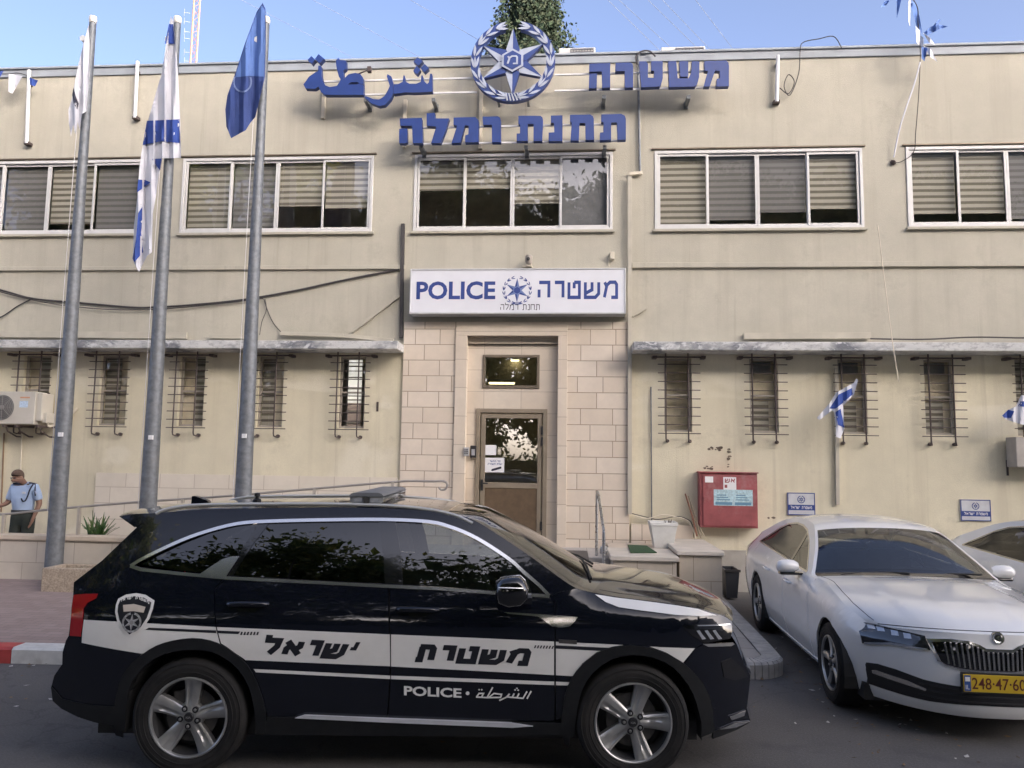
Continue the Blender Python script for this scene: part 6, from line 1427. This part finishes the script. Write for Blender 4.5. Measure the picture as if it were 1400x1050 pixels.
# ------------------------------------------------------------------ the white saloon (pointing at the camera) and its neighbour
hw = RAD(-91.5)
WC = thing('white_car', 'white saloon car with yellow number plate parked nose out beside the police car', 'car', (3.195, -2.85, 0), hw)
SWZ = [(.12,.78),(.20,.84),(.32,.885),(.48,.915),(.62,.925),(.74,.925),(.84,.912),(.92,.885),(.98,.835),(1.06,.785),(1.18,.71),(1.30,.642),(1.40,.575),(1.46,.53)]
SE = [(-1.06,.985),(-.95,1.03),(-.78,1.075),(-.55,1.125),(-.30,1.20),(0,1.295),(.3,1.365),(.6,1.402),(.85,1.412),(1.1,1.402),(1.30,1.382),(1.42,1.352),(1.62,1.27),(1.83,1.157),(2.02,1.035),(2.13,.965),(2.3,.955),(2.5,.938),(2.75,.905),(3.0,.865),(3.2,.80),(3.30,.745)]
def swp(x):
    if x > 2.93: return .98*(x-2.93)**2
    if x < -.45: return .25*(-.45-x)**2
    return 0
def sw(x, z):
    w = sinterp(z, SWZ)-swp(x); e = interp(x, SE); r = .12; d = e-z
    if (x > 2.1 or x < -.5) and d < r: w -= .07*(1-max(d, -.02)/r)**2*min(1, max((x-2.1)/.3, (-.5-x)/.3))
    if .50 < z < .74: w -= .010*sin(pi*(z-.50)/.24)*(1 if -.5 < x < 3 else 0)
    return w
K = Car(WC, sw)
e_ = rounded(SE, 3); EW = [(x, z, sw(x, z)) for x, z in e_]
XF, BF, PW, WF = 3.30, .475, 2.6, None
WF = sw(3.30, .745)
def xfz(z): return sinterp(z, [(.12,3.18),(.17,3.24),(.24,3.29),(.34,3.315),(.46,3.325),(.58,3.325),(.68,3.315),(.745,3.30),(.82,3.26)])
def wfz(z): return sw(xfz(z), min(z, .745))
def F(y, z):
    s = min(1.25, abs(y)/max(.5, wfz(z))); c = .055*(1-s**PW)*max(0, min(1, (z-.42)/.33))
    return xfz(z-c)+BF*(1-s**PW)
mwp = paint('white_car_paint', (.84,.835,.81), .2, 1.0, .05, (.6,.58,.54))
mb = MB()
scr = lambda x: interp(x, [(-1.06,.03),(-.6,.04),(0,.05),(.9,.056),(1.35,.05),(2.13,.045),(2.5,.06),(3.0,.065),(3.30,.055)])
sbu = lambda x: interp(x, [(-1.06,-.12),(-.7,-.14),(-.3,-.05),(.3,0),(1.1,.03),(1.42,.09),(2.02,.13),(2.13,.14),(2.6,.25),(3.0,.40),(3.30,BF)])
skin_top(mb, EW, scr, sbu, 56, lambda x, s: 1 if (1.43 < x < 2.06 and s < .955) or (-.50 < x < .25 and s < .9) else 2 if 2.06 <= x < 2.14 and s < .955 else 0, pw=PW, ridge=lambda x, a: (.013*max(0, min(1, (.66-a)/.06))-.008*max(0, min(1, (.30-a)/.06))*max(0, min(1, (x-2.7)/.3)))*max(0, min(1, (x-2.26)/.25))*max(0, min(1, (3.28-x)/.12)))
def archp(cx, r, a0, a1, n=14): return [(cx+r*cos(RAD(lerp(a0, a1, k/n))), .335+r*sin(RAD(lerp(a0, a1, k/n)))) for k in range(n+1)]
fx = 2.841
side = [tuple(p) for p in e_]+[(3.315,.68),(3.325,.58),(3.325,.46),(3.315,.34),(3.29,.24),(3.24,.19)]+archp(fx, .372, -18, 198)+[(2.3,.20),(1.3,.19),(.5,.20)]+archp(0, .372, -18, 200)+[(-.75,.22),(-1.0,.30),(-1.07,.5),(-1.09,.75),(-1.08,.92)]
dlo = [(-.32,1.035),(-.10,1.125),(.20,1.248),(.45,1.318),(.75,1.352),(1.0,1.347),(1.25,1.315),(1.50,1.222),(1.74,1.098),(1.97,.972),(1.3,.990),(.5,1.012)]
# side with the window opening cut out: upper strip and lower strip
iA = max(i for i, p in enumerate(e_) if p[0] <= -.32); iB = min(i for i, p in enumerate(e_) if p[0] >= 1.97)
upper = [tuple(p) for p in e_[iA:iB+1]]+dlo[9::-1]
low_t = [tuple(p) for p in e_[:iA+1]]+[dlo[0]]+dlo[:8:-1]+[tuple(p) for p in e_[iB:]]
lower = low_t+side[len(e_):]
for sd_ in (-1, 1): K.sheet(mb, upper, 0, .03, side=sd_); K.sheet(mb, lower, 0, .02, side=sd_)
# fascia
def fas(u, v):
    s = -1+2*u; zt = .745+.055*(1-abs(s)**PW); z = lerp(.20, zt, v); y = s*wfz(min(z, .745)); return V3((F(y, z), y, z))
mb.grid(fas, 40, 16, 0)
span(mb, [(x, z, sw(x, z)) for x, z in ((-1.06,.985),(-1.08,.92),(-1.09,.75),(-1.07,.5),(-1.0,.30),(-.75,.22))], -.10)
mb.box(-.9, 3.3, -.78, .78, .17, .30, 3)
WB = obj('body', mb, [mwp, mws, mgloss, mint], WC, local=True, smooth=38)
gap = M('panel_gap', (.03,.03,.032), .8)
def K_(name, P, mat, par, off, fold=.0, step=.06, sd=-1): return K.part(name, P, mat, par, off, fold, step, side=sd)
for sd_ in (-1, 1):
    for x0, x1, nm in ((.36, 1.30, 'rear_door'), (1.312, 2.25, 'front_door')):
        top = [(x, interp(x, [(-.32,1.03),(.5,1.004),(1.3,.982),(2.06,.964),(2.3,.945)])) for x in (x0, (x0+x1)/2, x1)]
        P = [(x0,.60) if nm == 'rear_door' else (x0,.25), (x0+.06,.40) if nm == 'rear_door' else (x0+.02,.245), (x0+.10,.25) if nm == 'rear_door' else (x0+.3,.245), (x1,.25), (x1+.0,.6)]+top[::-1]
        D = K_(nm, P, mwp, WC, .0035, .012, .08, sd_)
        xh = x0+.14; mb = MB(); f = K.fn(.03, sd_); g_ = K.fn(.0, sd_); mb.tube(smoothpath([g_(xh, .82), f(xh+.03, .825), K.fn(.04, sd_)(xh+.1, .825), f(xh+.17, .82), g_(xh+.2, .815)], 3), .014, 8); obj('handle', mb, mwp, D, local=True, smooth=60)
    K_('rear_window', inset([dlo[0],dlo[1],dlo[2],dlo[3],dlo[4],(1.02,1.345),(1.26,1.305),(1.27,.992),(.5,1.012)], .012), mgd, WC, -.006, 0, .06, sd_)
    K_('front_window', inset([(1.30,1.298),(1.50,1.222),(1.74,1.098),(1.97,.972),(1.31,.990)], .012), mgf, WC, -.006, 0, .06, sd_)
    K_('pillar', [(1.24,1.315),(1.31,1.30),(1.325,.992),(1.25,.992)], mgloss, WC, -.003, .01, .1, sd_)
    K_('window_trim', stroke(dlo[:10], .016), mgloss if False else mchr, WC, .003, .01, .2, sd_); K_('window_trim', stroke([dlo[0], dlo[11], dlo[10], dlo[9]], .014), mchr, WC, .004, .01, .2, sd_)
    K_('sill', [(.36,.20),(.42,.235),(1.3,.225),(2.4,.235),(2.47,.205),(1.3,.185)], mwp, WC, .012, .02, .1, sd_)
    for cx in (0, fx):
        mb = MB(); P = archp(cx, .372, -18, 198)
        for (a, b), (c, d) in zip(P, P[1:]): mb.add([(a, sd_*.90, b), (c, sd_*.90, d), (c, sd_*.55, d), (a, sd_*.55, b)], [(0,1,2,3)])
        mb.box(cx-.40, cx+.40, min(sd_*.53, sd_*.56), max(sd_*.53, sd_*.56), .18, .75)
        obj('wheel_well', mb, mint, WC, local=True, smooth=0)
    for cx, a0 in ((0, 40), (fx, 100)): wheel(WC, cx, sd_*.905, sd_, .335, .222, .225, 5, a0, CM, 1)
    # mirror
    mb = MB(); n = 14; pr = []
    for k, (y, s) in enumerate(((.90,.55),(.94,.9),(1.0,1.0),(1.06,.95),(1.095,.7),(1.105,.35))):
        pr += [(1.86+.085*s*cos(2*pi*j/n)*(1 if cos(2*pi*j/n) > 0 else .55), sd_*y, 1.01+.068*s*sin(2*pi*j/n)) for j in range(n)]
    fs = [(i*n+k, i*n+(k+1) % n, (i+1)*n+(k+1) % n, (i+1)*n+k) for i in range(5) for k in range(n)]+[tuple(range(n-1, -1, -1)), tuple(range(5*n, 6*n))]
    mb.add(pr, fs); MR = obj('mirror', mb, mwp, WC, local=True, smooth=50, fixn=True)
    mb = MB(); mb.box(1.81, 1.91, min(sd_*.84, sd_*1.08), max(sd_*.84, sd_*1.08), .928, .952); obj('mirror_foot', mb, mgloss, MR, local=True, smooth=0, bevel=.008)
# front details, traced on the fascia
def LF(px, py, mir=False):
    p = cast(px, py, K.Mi, lambda q: -(q.x-F(q.y, q.z))); return (-p.y if mir else p.y, p.z)
def FP(name, P, mat, par, off, fold=.015, step=.03):
    mb = MB(); panel(mb, P, step, lambda y, z: V3((F(y, z)+off, y, z)), 0, fold, lambda p, d: p+V3((-d, 0, 0))); return obj(name, mb, mat, par, local=True, smooth=35)
def both(pts): return [LF(*p) for p in pts], [LF(*p, True) for p in pts]
mhl = M('headlamp_glass', (.022,.024,.028), .08, var=.2, coat=1)
for P, s in zip(both([(1170,848),(1200,854),(1235,862),(1263,868.5),(1267,879),(1271,888),(1245,885.5),(1217,879.5),(1195,880.5),(1178,879),(1173,862)]), (1, -1)):
    HL = FP('headlight', P, mhl, WC, .018, .05)
for k, (x, y) in enumerate(((1189,854.5),(1202,858),(1221,864),(1238,868))):
    for mir in (False, True):
        a = [LF(x+dx, y+dy, mir) for dx, dy in ((-5,-4),(5,-2.5),(6.5,4.5),(-3.5,3.5))]; FP('lamp_lens', a, mclr, HL, .022, .004, .05)
for mir in (False, True):
    FP('light_strip', [LF(*p, mir) for p in ((1180,877),(1217,877.5),(1266,886),(1266,888),(1217,880.5),(1180,880))], mclr, HL, .0215, .004, .05)
def sym(pts):
    L = [LF(*p) for p in pts]; L = [p for p in L if p[0] < -.004]; return L+[(-y, z) for y, z in reversed(L)]
top = [(1268,874.5),(1300,875),(1325,878),(1338,883),(1347,888.5)]; bot = [(1349,918),(1330,917),(1311,914),(1292,909),(1283,903)]
Lt = [p for p in (LF(*q) for q in top) if p[0] < -.004]; Lb = [p for p in (LF(*q) for q in bot) if p[0] < -.004]
GP = Lt+[(-y, z) for y, z in reversed(Lt)]+[(-y, z) for y, z in reversed(Lb)]+[(0, Lb[0][1])]+Lb
GR = FP('grille', GP, mgloss, WC, .004)
def zin(L, y): 
    q = sorted(L); return interp(y, q)
mb = MB(); ymax = -Lb[-1][0]
for k in range(-13, 14):
    y = (k+.5)*.033 if k >= 0 else (k+.5)*.033
    if abs(y) > ymax-.01: continue
    z1 = zin(Lt, -abs(y))-.012; z0 = zin(Lb, -abs(y))+.012; yb = y*.96
    mb.bar((F(y, z1)+.012, y, z1), (F(yb, z0)+.012, yb, z0), .013, .016, 0, up=(1,0,0))
obj('slat', mb, M('grille_chrome', (.45,.45,.45), .2, .9, var=.05), GR, local=True, smooth=0, bevel=.003)
ring = [Lb[-1]]+Lt+[(-y, z) for y, z in reversed(Lt)]+[(-Lb[-1][0], Lb[-1][1])]
FP('grille_frame', stroke(ring, .020), mchr, GR, .014, .015, .2); FP('grille_frame', stroke([(-y, z) for y, z in reversed(Lb)][-1:]+[(-Lb[-1][0], Lb[-1][1])]+[(-y, z) for y, z in reversed(Lb)][1:]+[(0, Lb[0][1])]+Lb, .010), mchr, GR, .010, .01, .2)
bc = LF(1356, 873); bc = (0.0, bc[1]); xb = F(0, bc[1])
mb = MB(); mb.lathe([(0,.012),(.030,.012),(.034,.014),(.042,.014),(.044,.010),(.044,-.02)], (xb-.004, 0, bc[1]+.004), (1,0,.25), 28); BG = obj('badge', mb, mchr, WC, local=True)
mb = MB(); mb.prism([(.022*cos(a), .022*sin(a)) for a in [pi*k/8 for k in range(16)]], lambda u, v, d: V3((xb+.0105+d-.25*v, u, bc[1]+.008+v)), 0, .001, 0)
obj('badge_field', mb, M('badge_dark', (.03,.035,.03), .3), BG, local=True, smooth=0)
mb = MB(); mb.poly([V3((xb+.0125-.25*v, u, bc[1]+.008+v)) for u, v in ((-.018,-.002),(-.004,.012),(.010,.014),(.018,.006),(.006,.004),(.004,-.014),(-.004,-.010))]); obj('badge_wing', mb, mchr, BG, local=True, smooth=0)
# shut lines of the bonnet
def wtop(x, s):
    e = min(EW, key=lambda q: abs(q[0]-x)); a = abs(s); k = (3.30-2.24)
    rg = (.013*max(0, min(1, (.66-a)/.06))-.008*max(0, min(1, (.30-a)/.06))*max(0, min(1, (e[0]-2.7)/.3)))*max(0, min(1, (e[0]-2.26)/.25))*max(0, min(1, (3.28-e[0])/.12))
    return V3((e[0]+sbu(e[0])*(1-a**PW), s*e[2], e[1]+scr(e[0])*(1-a**PW)+rg))
mb = MB(); mb.tube([wtop(3.285, -.93+1.86*k/30)+V3((.0,0,.001)) for k in range(31)], .0035, 5); obj('bonnet_gap', mb, gap, WC, local=True)
for sd_ in (-1, 1):
    mb = MB(); mb.tube([wtop(2.2+1.06*k/16, sd_*.93)+V3((0,0,-.0005)) for k in range(17)], .003, 5); obj('bonnet_gap', mb, gap, WC, local=True)
# plate
p0 = LF(1316.6, 920); p1 = LF(1317, 943.5); zp0, zp1 = p1[1], p0[1]; yp0 = p0[0]; HWP = .26
ypc = 0.0; xp = F(0, (zp0+zp1)/2)+.012
mb = MB(); mb.box(xp-.02, xp, -HWP, HWP, zp0, zp1); NP = obj('number_plate', mb, M('plate_yellow', (.62,.42,.03), .4, var=.05), WC, local=True, smooth=0, bevel=.003)
mb = MB(); mb.box(xp+.0005, xp+.001, -HWP+.006, -HWP+.05, zp0+.006, zp1-.006); obj('country_band', mb, M('plate_blue', (.04,.10,.32), .4), NP, local=True, smooth=0)
pf = lambda u, v, d: V3((xp+d, u, v)); H = zp1-zp0
mb = MB(); latin(mb, '248·47·60', pf, -HWP+.058, HWP-.10, zp0+H*.17, zp0+H*.83, .0005, .0016, 0, .006); obj('digits', mb, M('plate_ink', (.10,.02,.015), .5), NP, local=True, smooth=0)
mb = MB(); latin(mb, 'IL', pf, -HWP+.014, -HWP+.04, zp0+H*.15, zp0+H*.4, .0012, .0018, 0, .0); obj('band_letters', mb, MT['paper'], NP, local=True, smooth=0)
mb = MB(); mb.box(xp+.0012, xp+.0018, -HWP+.012, -HWP+.044, zp0+H*.6, zp0+H*.85); obj('band_flag', mb, MT['paper'], NP, local=True, smooth=0)
mb = MB(); frame_rect(mb, 0, 1, 0, 1, 0, 1, .1); 
mb = MB(); mb.box(xp-.024, xp-.004, -HWP-.012, HWP+.012, zp0-.012, zp1+.012); obj('plate_holder', mb, MT['black_pl'], NP, local=True, smooth=0, bevel=.003)
# lower intake with a chrome blade each side
IN = sym([(1172,929),(1177,917),(1184,905.5),(1200,907.5),(1225,915),(1263,929),(1285,934),(1308.6,938),(1340,941)]); 
Lu = [LF(*p) for p in ((1184,905.5),(1200,907.5),(1225,915),(1263,929),(1285,934),(1308.6,938),(1340,941))]; Ll = [LF(*p) for p in ((1172,929),(1200,939),(1235,950),(1270,958.5),(1300,962),(1340,964.5))]
Lu = [p for p in Lu if p[0] < -.01]; Ll = [p for p in Ll if p[0] < -.01]
IP = Lu+[(-y, z) for y, z in reversed(Lu)]+[(-y, z) for y, z in Ll]+[p for p in reversed(Ll)]
INT = FP('lower_intake', IP, MT['black_pl'], WC, .004, .01, .05)
for mir in (False, True):
    FP('chrome_blade', [LF(*p, mir) for p in ((1191,915.5),(1197,915.5),(1240,930),(1266,941.5),(1264,944),(1238,935.5),(1192,920))], mchr, INT, .012, .006, .05)
mb = MB()
for k in range(3):
    z = lerp(Ll[-1][1]+.02, Lu[-1][1]-.02, k/2); mb.tube([V3((F(y, z)+.006, y, z)) for y in [-.5+.1*j for j in range(11)]], .006, 5)
obj('intake_bar', mb, MT['black_pl'], INT, local=True)
cabin(WC, 1.05, 2.0, .98, .70, .88)
mb = MB()
for y0, y1 in ((-.60, .0), (.05, .66)): mb.tube([V3((2.17+.12*(1-abs(y0)), y0, .99)), V3((2.12+.13*(1-abs(y0+.3)), y0+.3, 1.02)), V3((2.12+.13*(1-abs(y1)**2), y1, 1.02))], .009, 5)
obj('wiper', mb, mtrim, WC, local=True)
mb = MB(); mb.lathe([(0,.03),(.02,.03),(.025,.0)], (1.43, 0, 1.38), (0,0,1), 12); mb.box(1.42, 1.50, -.11, .11, 1.30, 1.37); obj('rear_view_mirror', mb, mint, WC, local=True, smooth=0, bevel=.015)
# the neighbour: a copy, each part copied and parented
def copy_tree(o, parent=None):
    c = o.copy(); link(c)
    if parent is not None: c.parent = parent
    for ch in [q for q in bpy.data.objects if q.parent == o and q != c]: copy_tree(ch, c)
    return c
N2 = copy_tree(WC); N2.location = (5.72, -2.72, 0); N2.rotation_euler = (0, 0, RAD(-91)); N2['label'] = 'second white car, cut off by the right edge of the photo'
for o in list(bpy.data.objects):
    if o.parent == N2 and o.name.startswith('front_window'):
        o.material_slots[0].link = 'OBJECT'; o.material_slots[0].material = mgd
# ------------------------------------------------------------------ the policeman looking at his phone
pb_ = at(31, 700, -1.0); PXX, PYY, PZ0 = pb_.x, -1.0, .14
SC = (at(26, 644.5, -1.0).z-PZ0)/1.60
PE = thing('person', 'policeman in light blue shirt standing behind the low wall, head bent over a phone', 'person', (PXX, PYY, PZ0), 0)
mskin = M('skin', (.235,.135,.095), .55, var=.08, scale=12); mshirt = M('light_blue_shirt', (.36,.47,.66), .85, var=.07, scale=6, bmp=.1); mtrou = M('dark_green_trousers', (.028,.035,.030), .9, var=.2)
def skin(name, joints, bones, mat, par, root=0, lvl=2):
    me = bpy.data.meshes.new(name); ks = list(joints); me.from_pydata([tuple(V3(joints[k][0])*SC) for k in ks], [(ks.index(a), ks.index(b)) for a, b in bones], [])
    o = bpy.data.objects.new(name, me); link(o); o.parent = par; me.materials.append(mat)
    sk = o.modifiers.new('skin', 'SKIN'); sk.use_smooth_shade = True
    if not me.skin_vertices: me.attributes.new if False else None
    lay = me.skin_vertices[0].data if me.skin_vertices else None
    if lay is None:
        bm = bmesh.new(); bm.from_mesh(me); bm.verts.layers.skin.verify(); bm.to_mesh(me); bm.free(); lay = me.skin_vertices[0].data
    for i, k in enumerate(ks):
        r = joints[k][1]; r = r if isinstance(r, tuple) else (r, r); lay[i].radius = (r[0]*SC, r[1]*SC); lay[i].use_root = (i == root)
    s = o.modifiers.new('sub', 'SUBSURF'); s.levels = lvl; s.render_levels = lvl
    return o
J = {'pelvis': ((0,.02,.92), (.14,.10)), 'waist': ((0,.02,1.06), (.135,.10)), 'chest': ((.0,.0,1.25), (.145,.105)), 'neck0': ((-.005,-.01,1.40), (.065,.06)), 'neck': ((-.02,-.05,1.46), (.052,.052)), 'head0': ((-.040,-.115,1.475), (.066,.072)), 'head1': ((-.052,-.125,1.545), (.072,.080)),
 'nose': ((-.07,-.212,1.465), .012), 'earl': ((.036,-.105,1.505), .012), 'earr': ((-.130,-.098,1.505), .012),
 'shl': ((.165,.01,1.355), .062), 'ell': ((.255,.03,1.10), .044), 'wrl': ((.225,-.05,.885), .028), 'pal': ((.205,-.065,.82), (.034,.018)),
 'shr': ((-.165,.0,1.355), .062), 'elr': ((-.245,-.02,1.10), .044), 'wrr': ((-.215,-.23,1.06), .028), 'par': ((-.205,-.30,1.065), (.034,.018)),
 'hipl': ((.09,.02,.86), .09), 'knl': ((.10,-.0,.48), .06), 'anl': ((.10,.03,.09), .04), 'tol': ((.12,-.12,.04), .035),
 'hipr': ((-.09,.02,.86), .09), 'knr': ((-.10,-.03,.48), .06), 'anr': ((-.11,.02,.09), .04), 'tor': ((-.14,-.13,.04), .035)}
Bn = [('pelvis','waist'),('waist','chest'),('chest','neck0'),('neck0','neck'),('neck','head0'),('head0','head1'),('head0','nose'),('head1','earl'),('head1','earr'),('chest','shl'),('shl','ell'),('ell','wrl'),('wrl','pal'),('chest','shr'),('shr','elr'),('elr','wrr'),('wrr','par'),('pelvis','hipl'),('hipl','knl'),('knl','anl'),('anl','tol'),('pelvis','hipr'),('hipr','knr'),('knr','anr'),('anr','tor')]
for h, c, d in (('l', V3((.205,-.065,.82)), V3((-.12,-.12,-1))), ('r', V3((-.205,-.30,1.065)), V3((.1,-1,.05)))):
    d = d.normalized(); s_ = V3((.3,-1,0)).normalized() if h == 'l' else V3((1,.1,0)).normalized()
    for k, (o_, l) in enumerate(((-.026,.060),(-.009,.075),(.009,.070),(.025,.055))):
        a = c+s_*o_+d*.035; b = a+d*l*.6+V3((-.01,0,0)); e = b+(d+V3((-.35,-.1,.25 if h == 'l' else .5)))*l*.5
        J[f'f{h}{k}a'] = (tuple(a), .0095); J[f'f{h}{k}b'] = (tuple(b), .0085); J[f'f{h}{k}c'] = (tuple(e), .0075)
        Bn += [('pa'+h, f'f{h}{k}a'), (f'f{h}{k}a', f'f{h}{k}b'), (f'f{h}{k}b', f'f{h}{k}c')]
    a = c-s_*.036+d*.0; b = a-s_*.02+d*.035; J[f't{h}a'] = (tuple(a), .011); J[f't{h}b'] = (tuple(b), .009); Bn += [('pa'+h, f't{h}a'), (f't{h}a', f't{h}b')]
skin('body', J, Bn, mskin, PE)
SJ = {'hem': ((0,.01,.90), (.165,.13)), 'waist': ((0,.005,1.04), (.176,.145)), 'belly': ((.0,-.01,1.14), (.178,.150)), 'chest': ((0,-.0,1.27), (.178,.130)), 'yoke': ((0,.005,1.36), (.12,.085)), 'collar': ((-.008,-.015,1.405), (.074,.068)),
 'shl': ((.172,.012,1.348), .076), 'arml': ((.222,.022,1.20), .066), 'cufl': ((.245,.028,1.135), .064), 'shr': ((-.172,.0,1.348), .076), 'armr': ((-.215,-.01,1.20), .066), 'cufr': ((-.238,-.018,1.135), .064)}
skin('shirt', SJ, [('hem','waist'),('waist','belly'),('belly','chest'),('chest','yoke'),('yoke','collar'),('chest','shl'),('shl','arml'),('arml','cufl'),('chest','shr'),('shr','armr'),('armr','cufr')], mshirt, PE)
TJ = {'w': ((0,.015,1.03), (.166,.130)), 'p': ((0,.02,.90), (.185,.14)), 'hl': ((.095,.02,.80), .105), 'kl': ((.105,.0,.48), .082), 'al': ((.105,.03,.10), .07), 'hr': ((-.095,.02,.80), .105), 'kr': ((-.105,-.03,.48), .082), 'ar': ((-.115,.02,.10), .07)}
skin('trousers', TJ, [('w','p'),('p','hl'),('hl','kl'),('kl','al'),('p','hr'),('hr','kr'),('kr','ar')], mtrou, PE)
def ploc(v): return V3(v)*SC
mb = MB(); hc = V3((-.050,-.112,1.552))
mb.grid(lambda u, v: ploc((hc.x+.086*sin(pi*.56*v)*cos(2*pi*u), hc.y+.008+.098*sin(pi*.56*v)*sin(2*pi*u), hc.z-.012+.096*cos(pi*.56*v)-.030*sin(2*pi*u)*v*v)), 24, 10)
obj('hair', mb, M('cropped_hair', (.105,.07,.052), .85, var=.3, scale=60), PE, local=True, smooth=60, fixn=True)
mb = MB()
for dx in (-.035, .03): mb.box(*[a*SC for a in (-.05+dx-.014, -.05+dx+.014, -.208, -.200, 1.505, 1.510)])
obj('eyebrow', mb, MT['ink'], PE, local=True, smooth=0)
mb = MB(); mb.box(*[a*SC for a in (-.082, -.032, -.188, -.178, 1.425, 1.431)]); obj('mouth', mb, M('lips', (.15,.085,.07), .6), PE, local=True, smooth=0)
for dx in (-.033, .027):
    mb = MB(); mb.lathe([(0,.008),(.008,.004),(.010,-.004)], ploc((-.056+dx, -.196, 1.490)), (0,-1,-.3), 10); obj('eye', mb, MT['ink'], PE, local=True)
mnav = M('navy_cloth', (.02,.025,.05), .8)
for s in (-1, 1):
    mb = MB(); mb.bar(ploc((s*.085, -.005, 1.425)), ploc((s*.185, .0, 1.405)), .055*SC, .02*SC); obj('epaulette', mb, mnav, PE, local=True, smooth=0, bevel=.005)
mb = MB(); mb.tube(smoothpath([ploc(p) for p in ((.17,-.04,1.40),(.165,-.10,1.32),(.155,-.125,1.22),(.13,-.135,1.15),(.09,-.14,1.14),(.06,-.135,1.18))]), .011*SC, 6); mb.tube(smoothpath([ploc(p) for p in ((.19,-.02,1.40),(.225,-.06,1.30),(.235,-.06,1.22))]), .010*SC, 6); obj('lanyard', mb, mnav, PE, local=True)
mb = MB(); mb.bar(ploc((.225,-.062,1.30)), ploc((.245,-.052,1.25)), .05*SC, .012*SC); obj('sleeve_patch', mb, M('sleeve_patch', (.30,.33,.45), .7, var=.4, scale=80), PE, local=True, smooth=0)
mb = MB(); mb.bar(ploc((.06,-.128,1.27)), ploc((.11,-.122,1.27)), .012*SC, .03*SC); obj('name_badge', mb, M('pale_badge', (.6,.62,.66), .5), PE, local=True, smooth=0)
mb = MB(); mb.lathe([(.176,-.022),(.183,-.02),(.183,.02),(.176,.022)], ploc((0,.018,.975)), (0,0,1), 28); mb.v = [V3((v.x, .018*SC+(v.y-.018*SC)*.78, v.z)) for v in mb.v]; obj('belt', mb, MT['black_pl'], PE, local=True)
for s, ax_ in ((1, .12), (-1, -.135)):
    mb = MB(); mb.grid(lambda u, v: ploc((ax_+.045*sin(pi*u)*cos(pi*v), -.09+.15*cos(pi*u), .0+.07*sin(pi*u)*sin(pi*v)*(1.2 if u > .5 else .8))), 10, 8); obj('shoe', mb, MT['black_pl'], PE, local=True)
M_ = wmat(PE); c_ = M_ @ ploc((-.215,-.36,1.095))
mb = MB(); mb.bar(c_+V3((-.05,.05,-.01)), c_+V3((.03,-.06,.02)), .075, .009); onthing('phone', 'dark mobile phone held low in the policeman\'s hand', 'phone', mb, MT['black_pl'], smooth=0, bevel=.004)
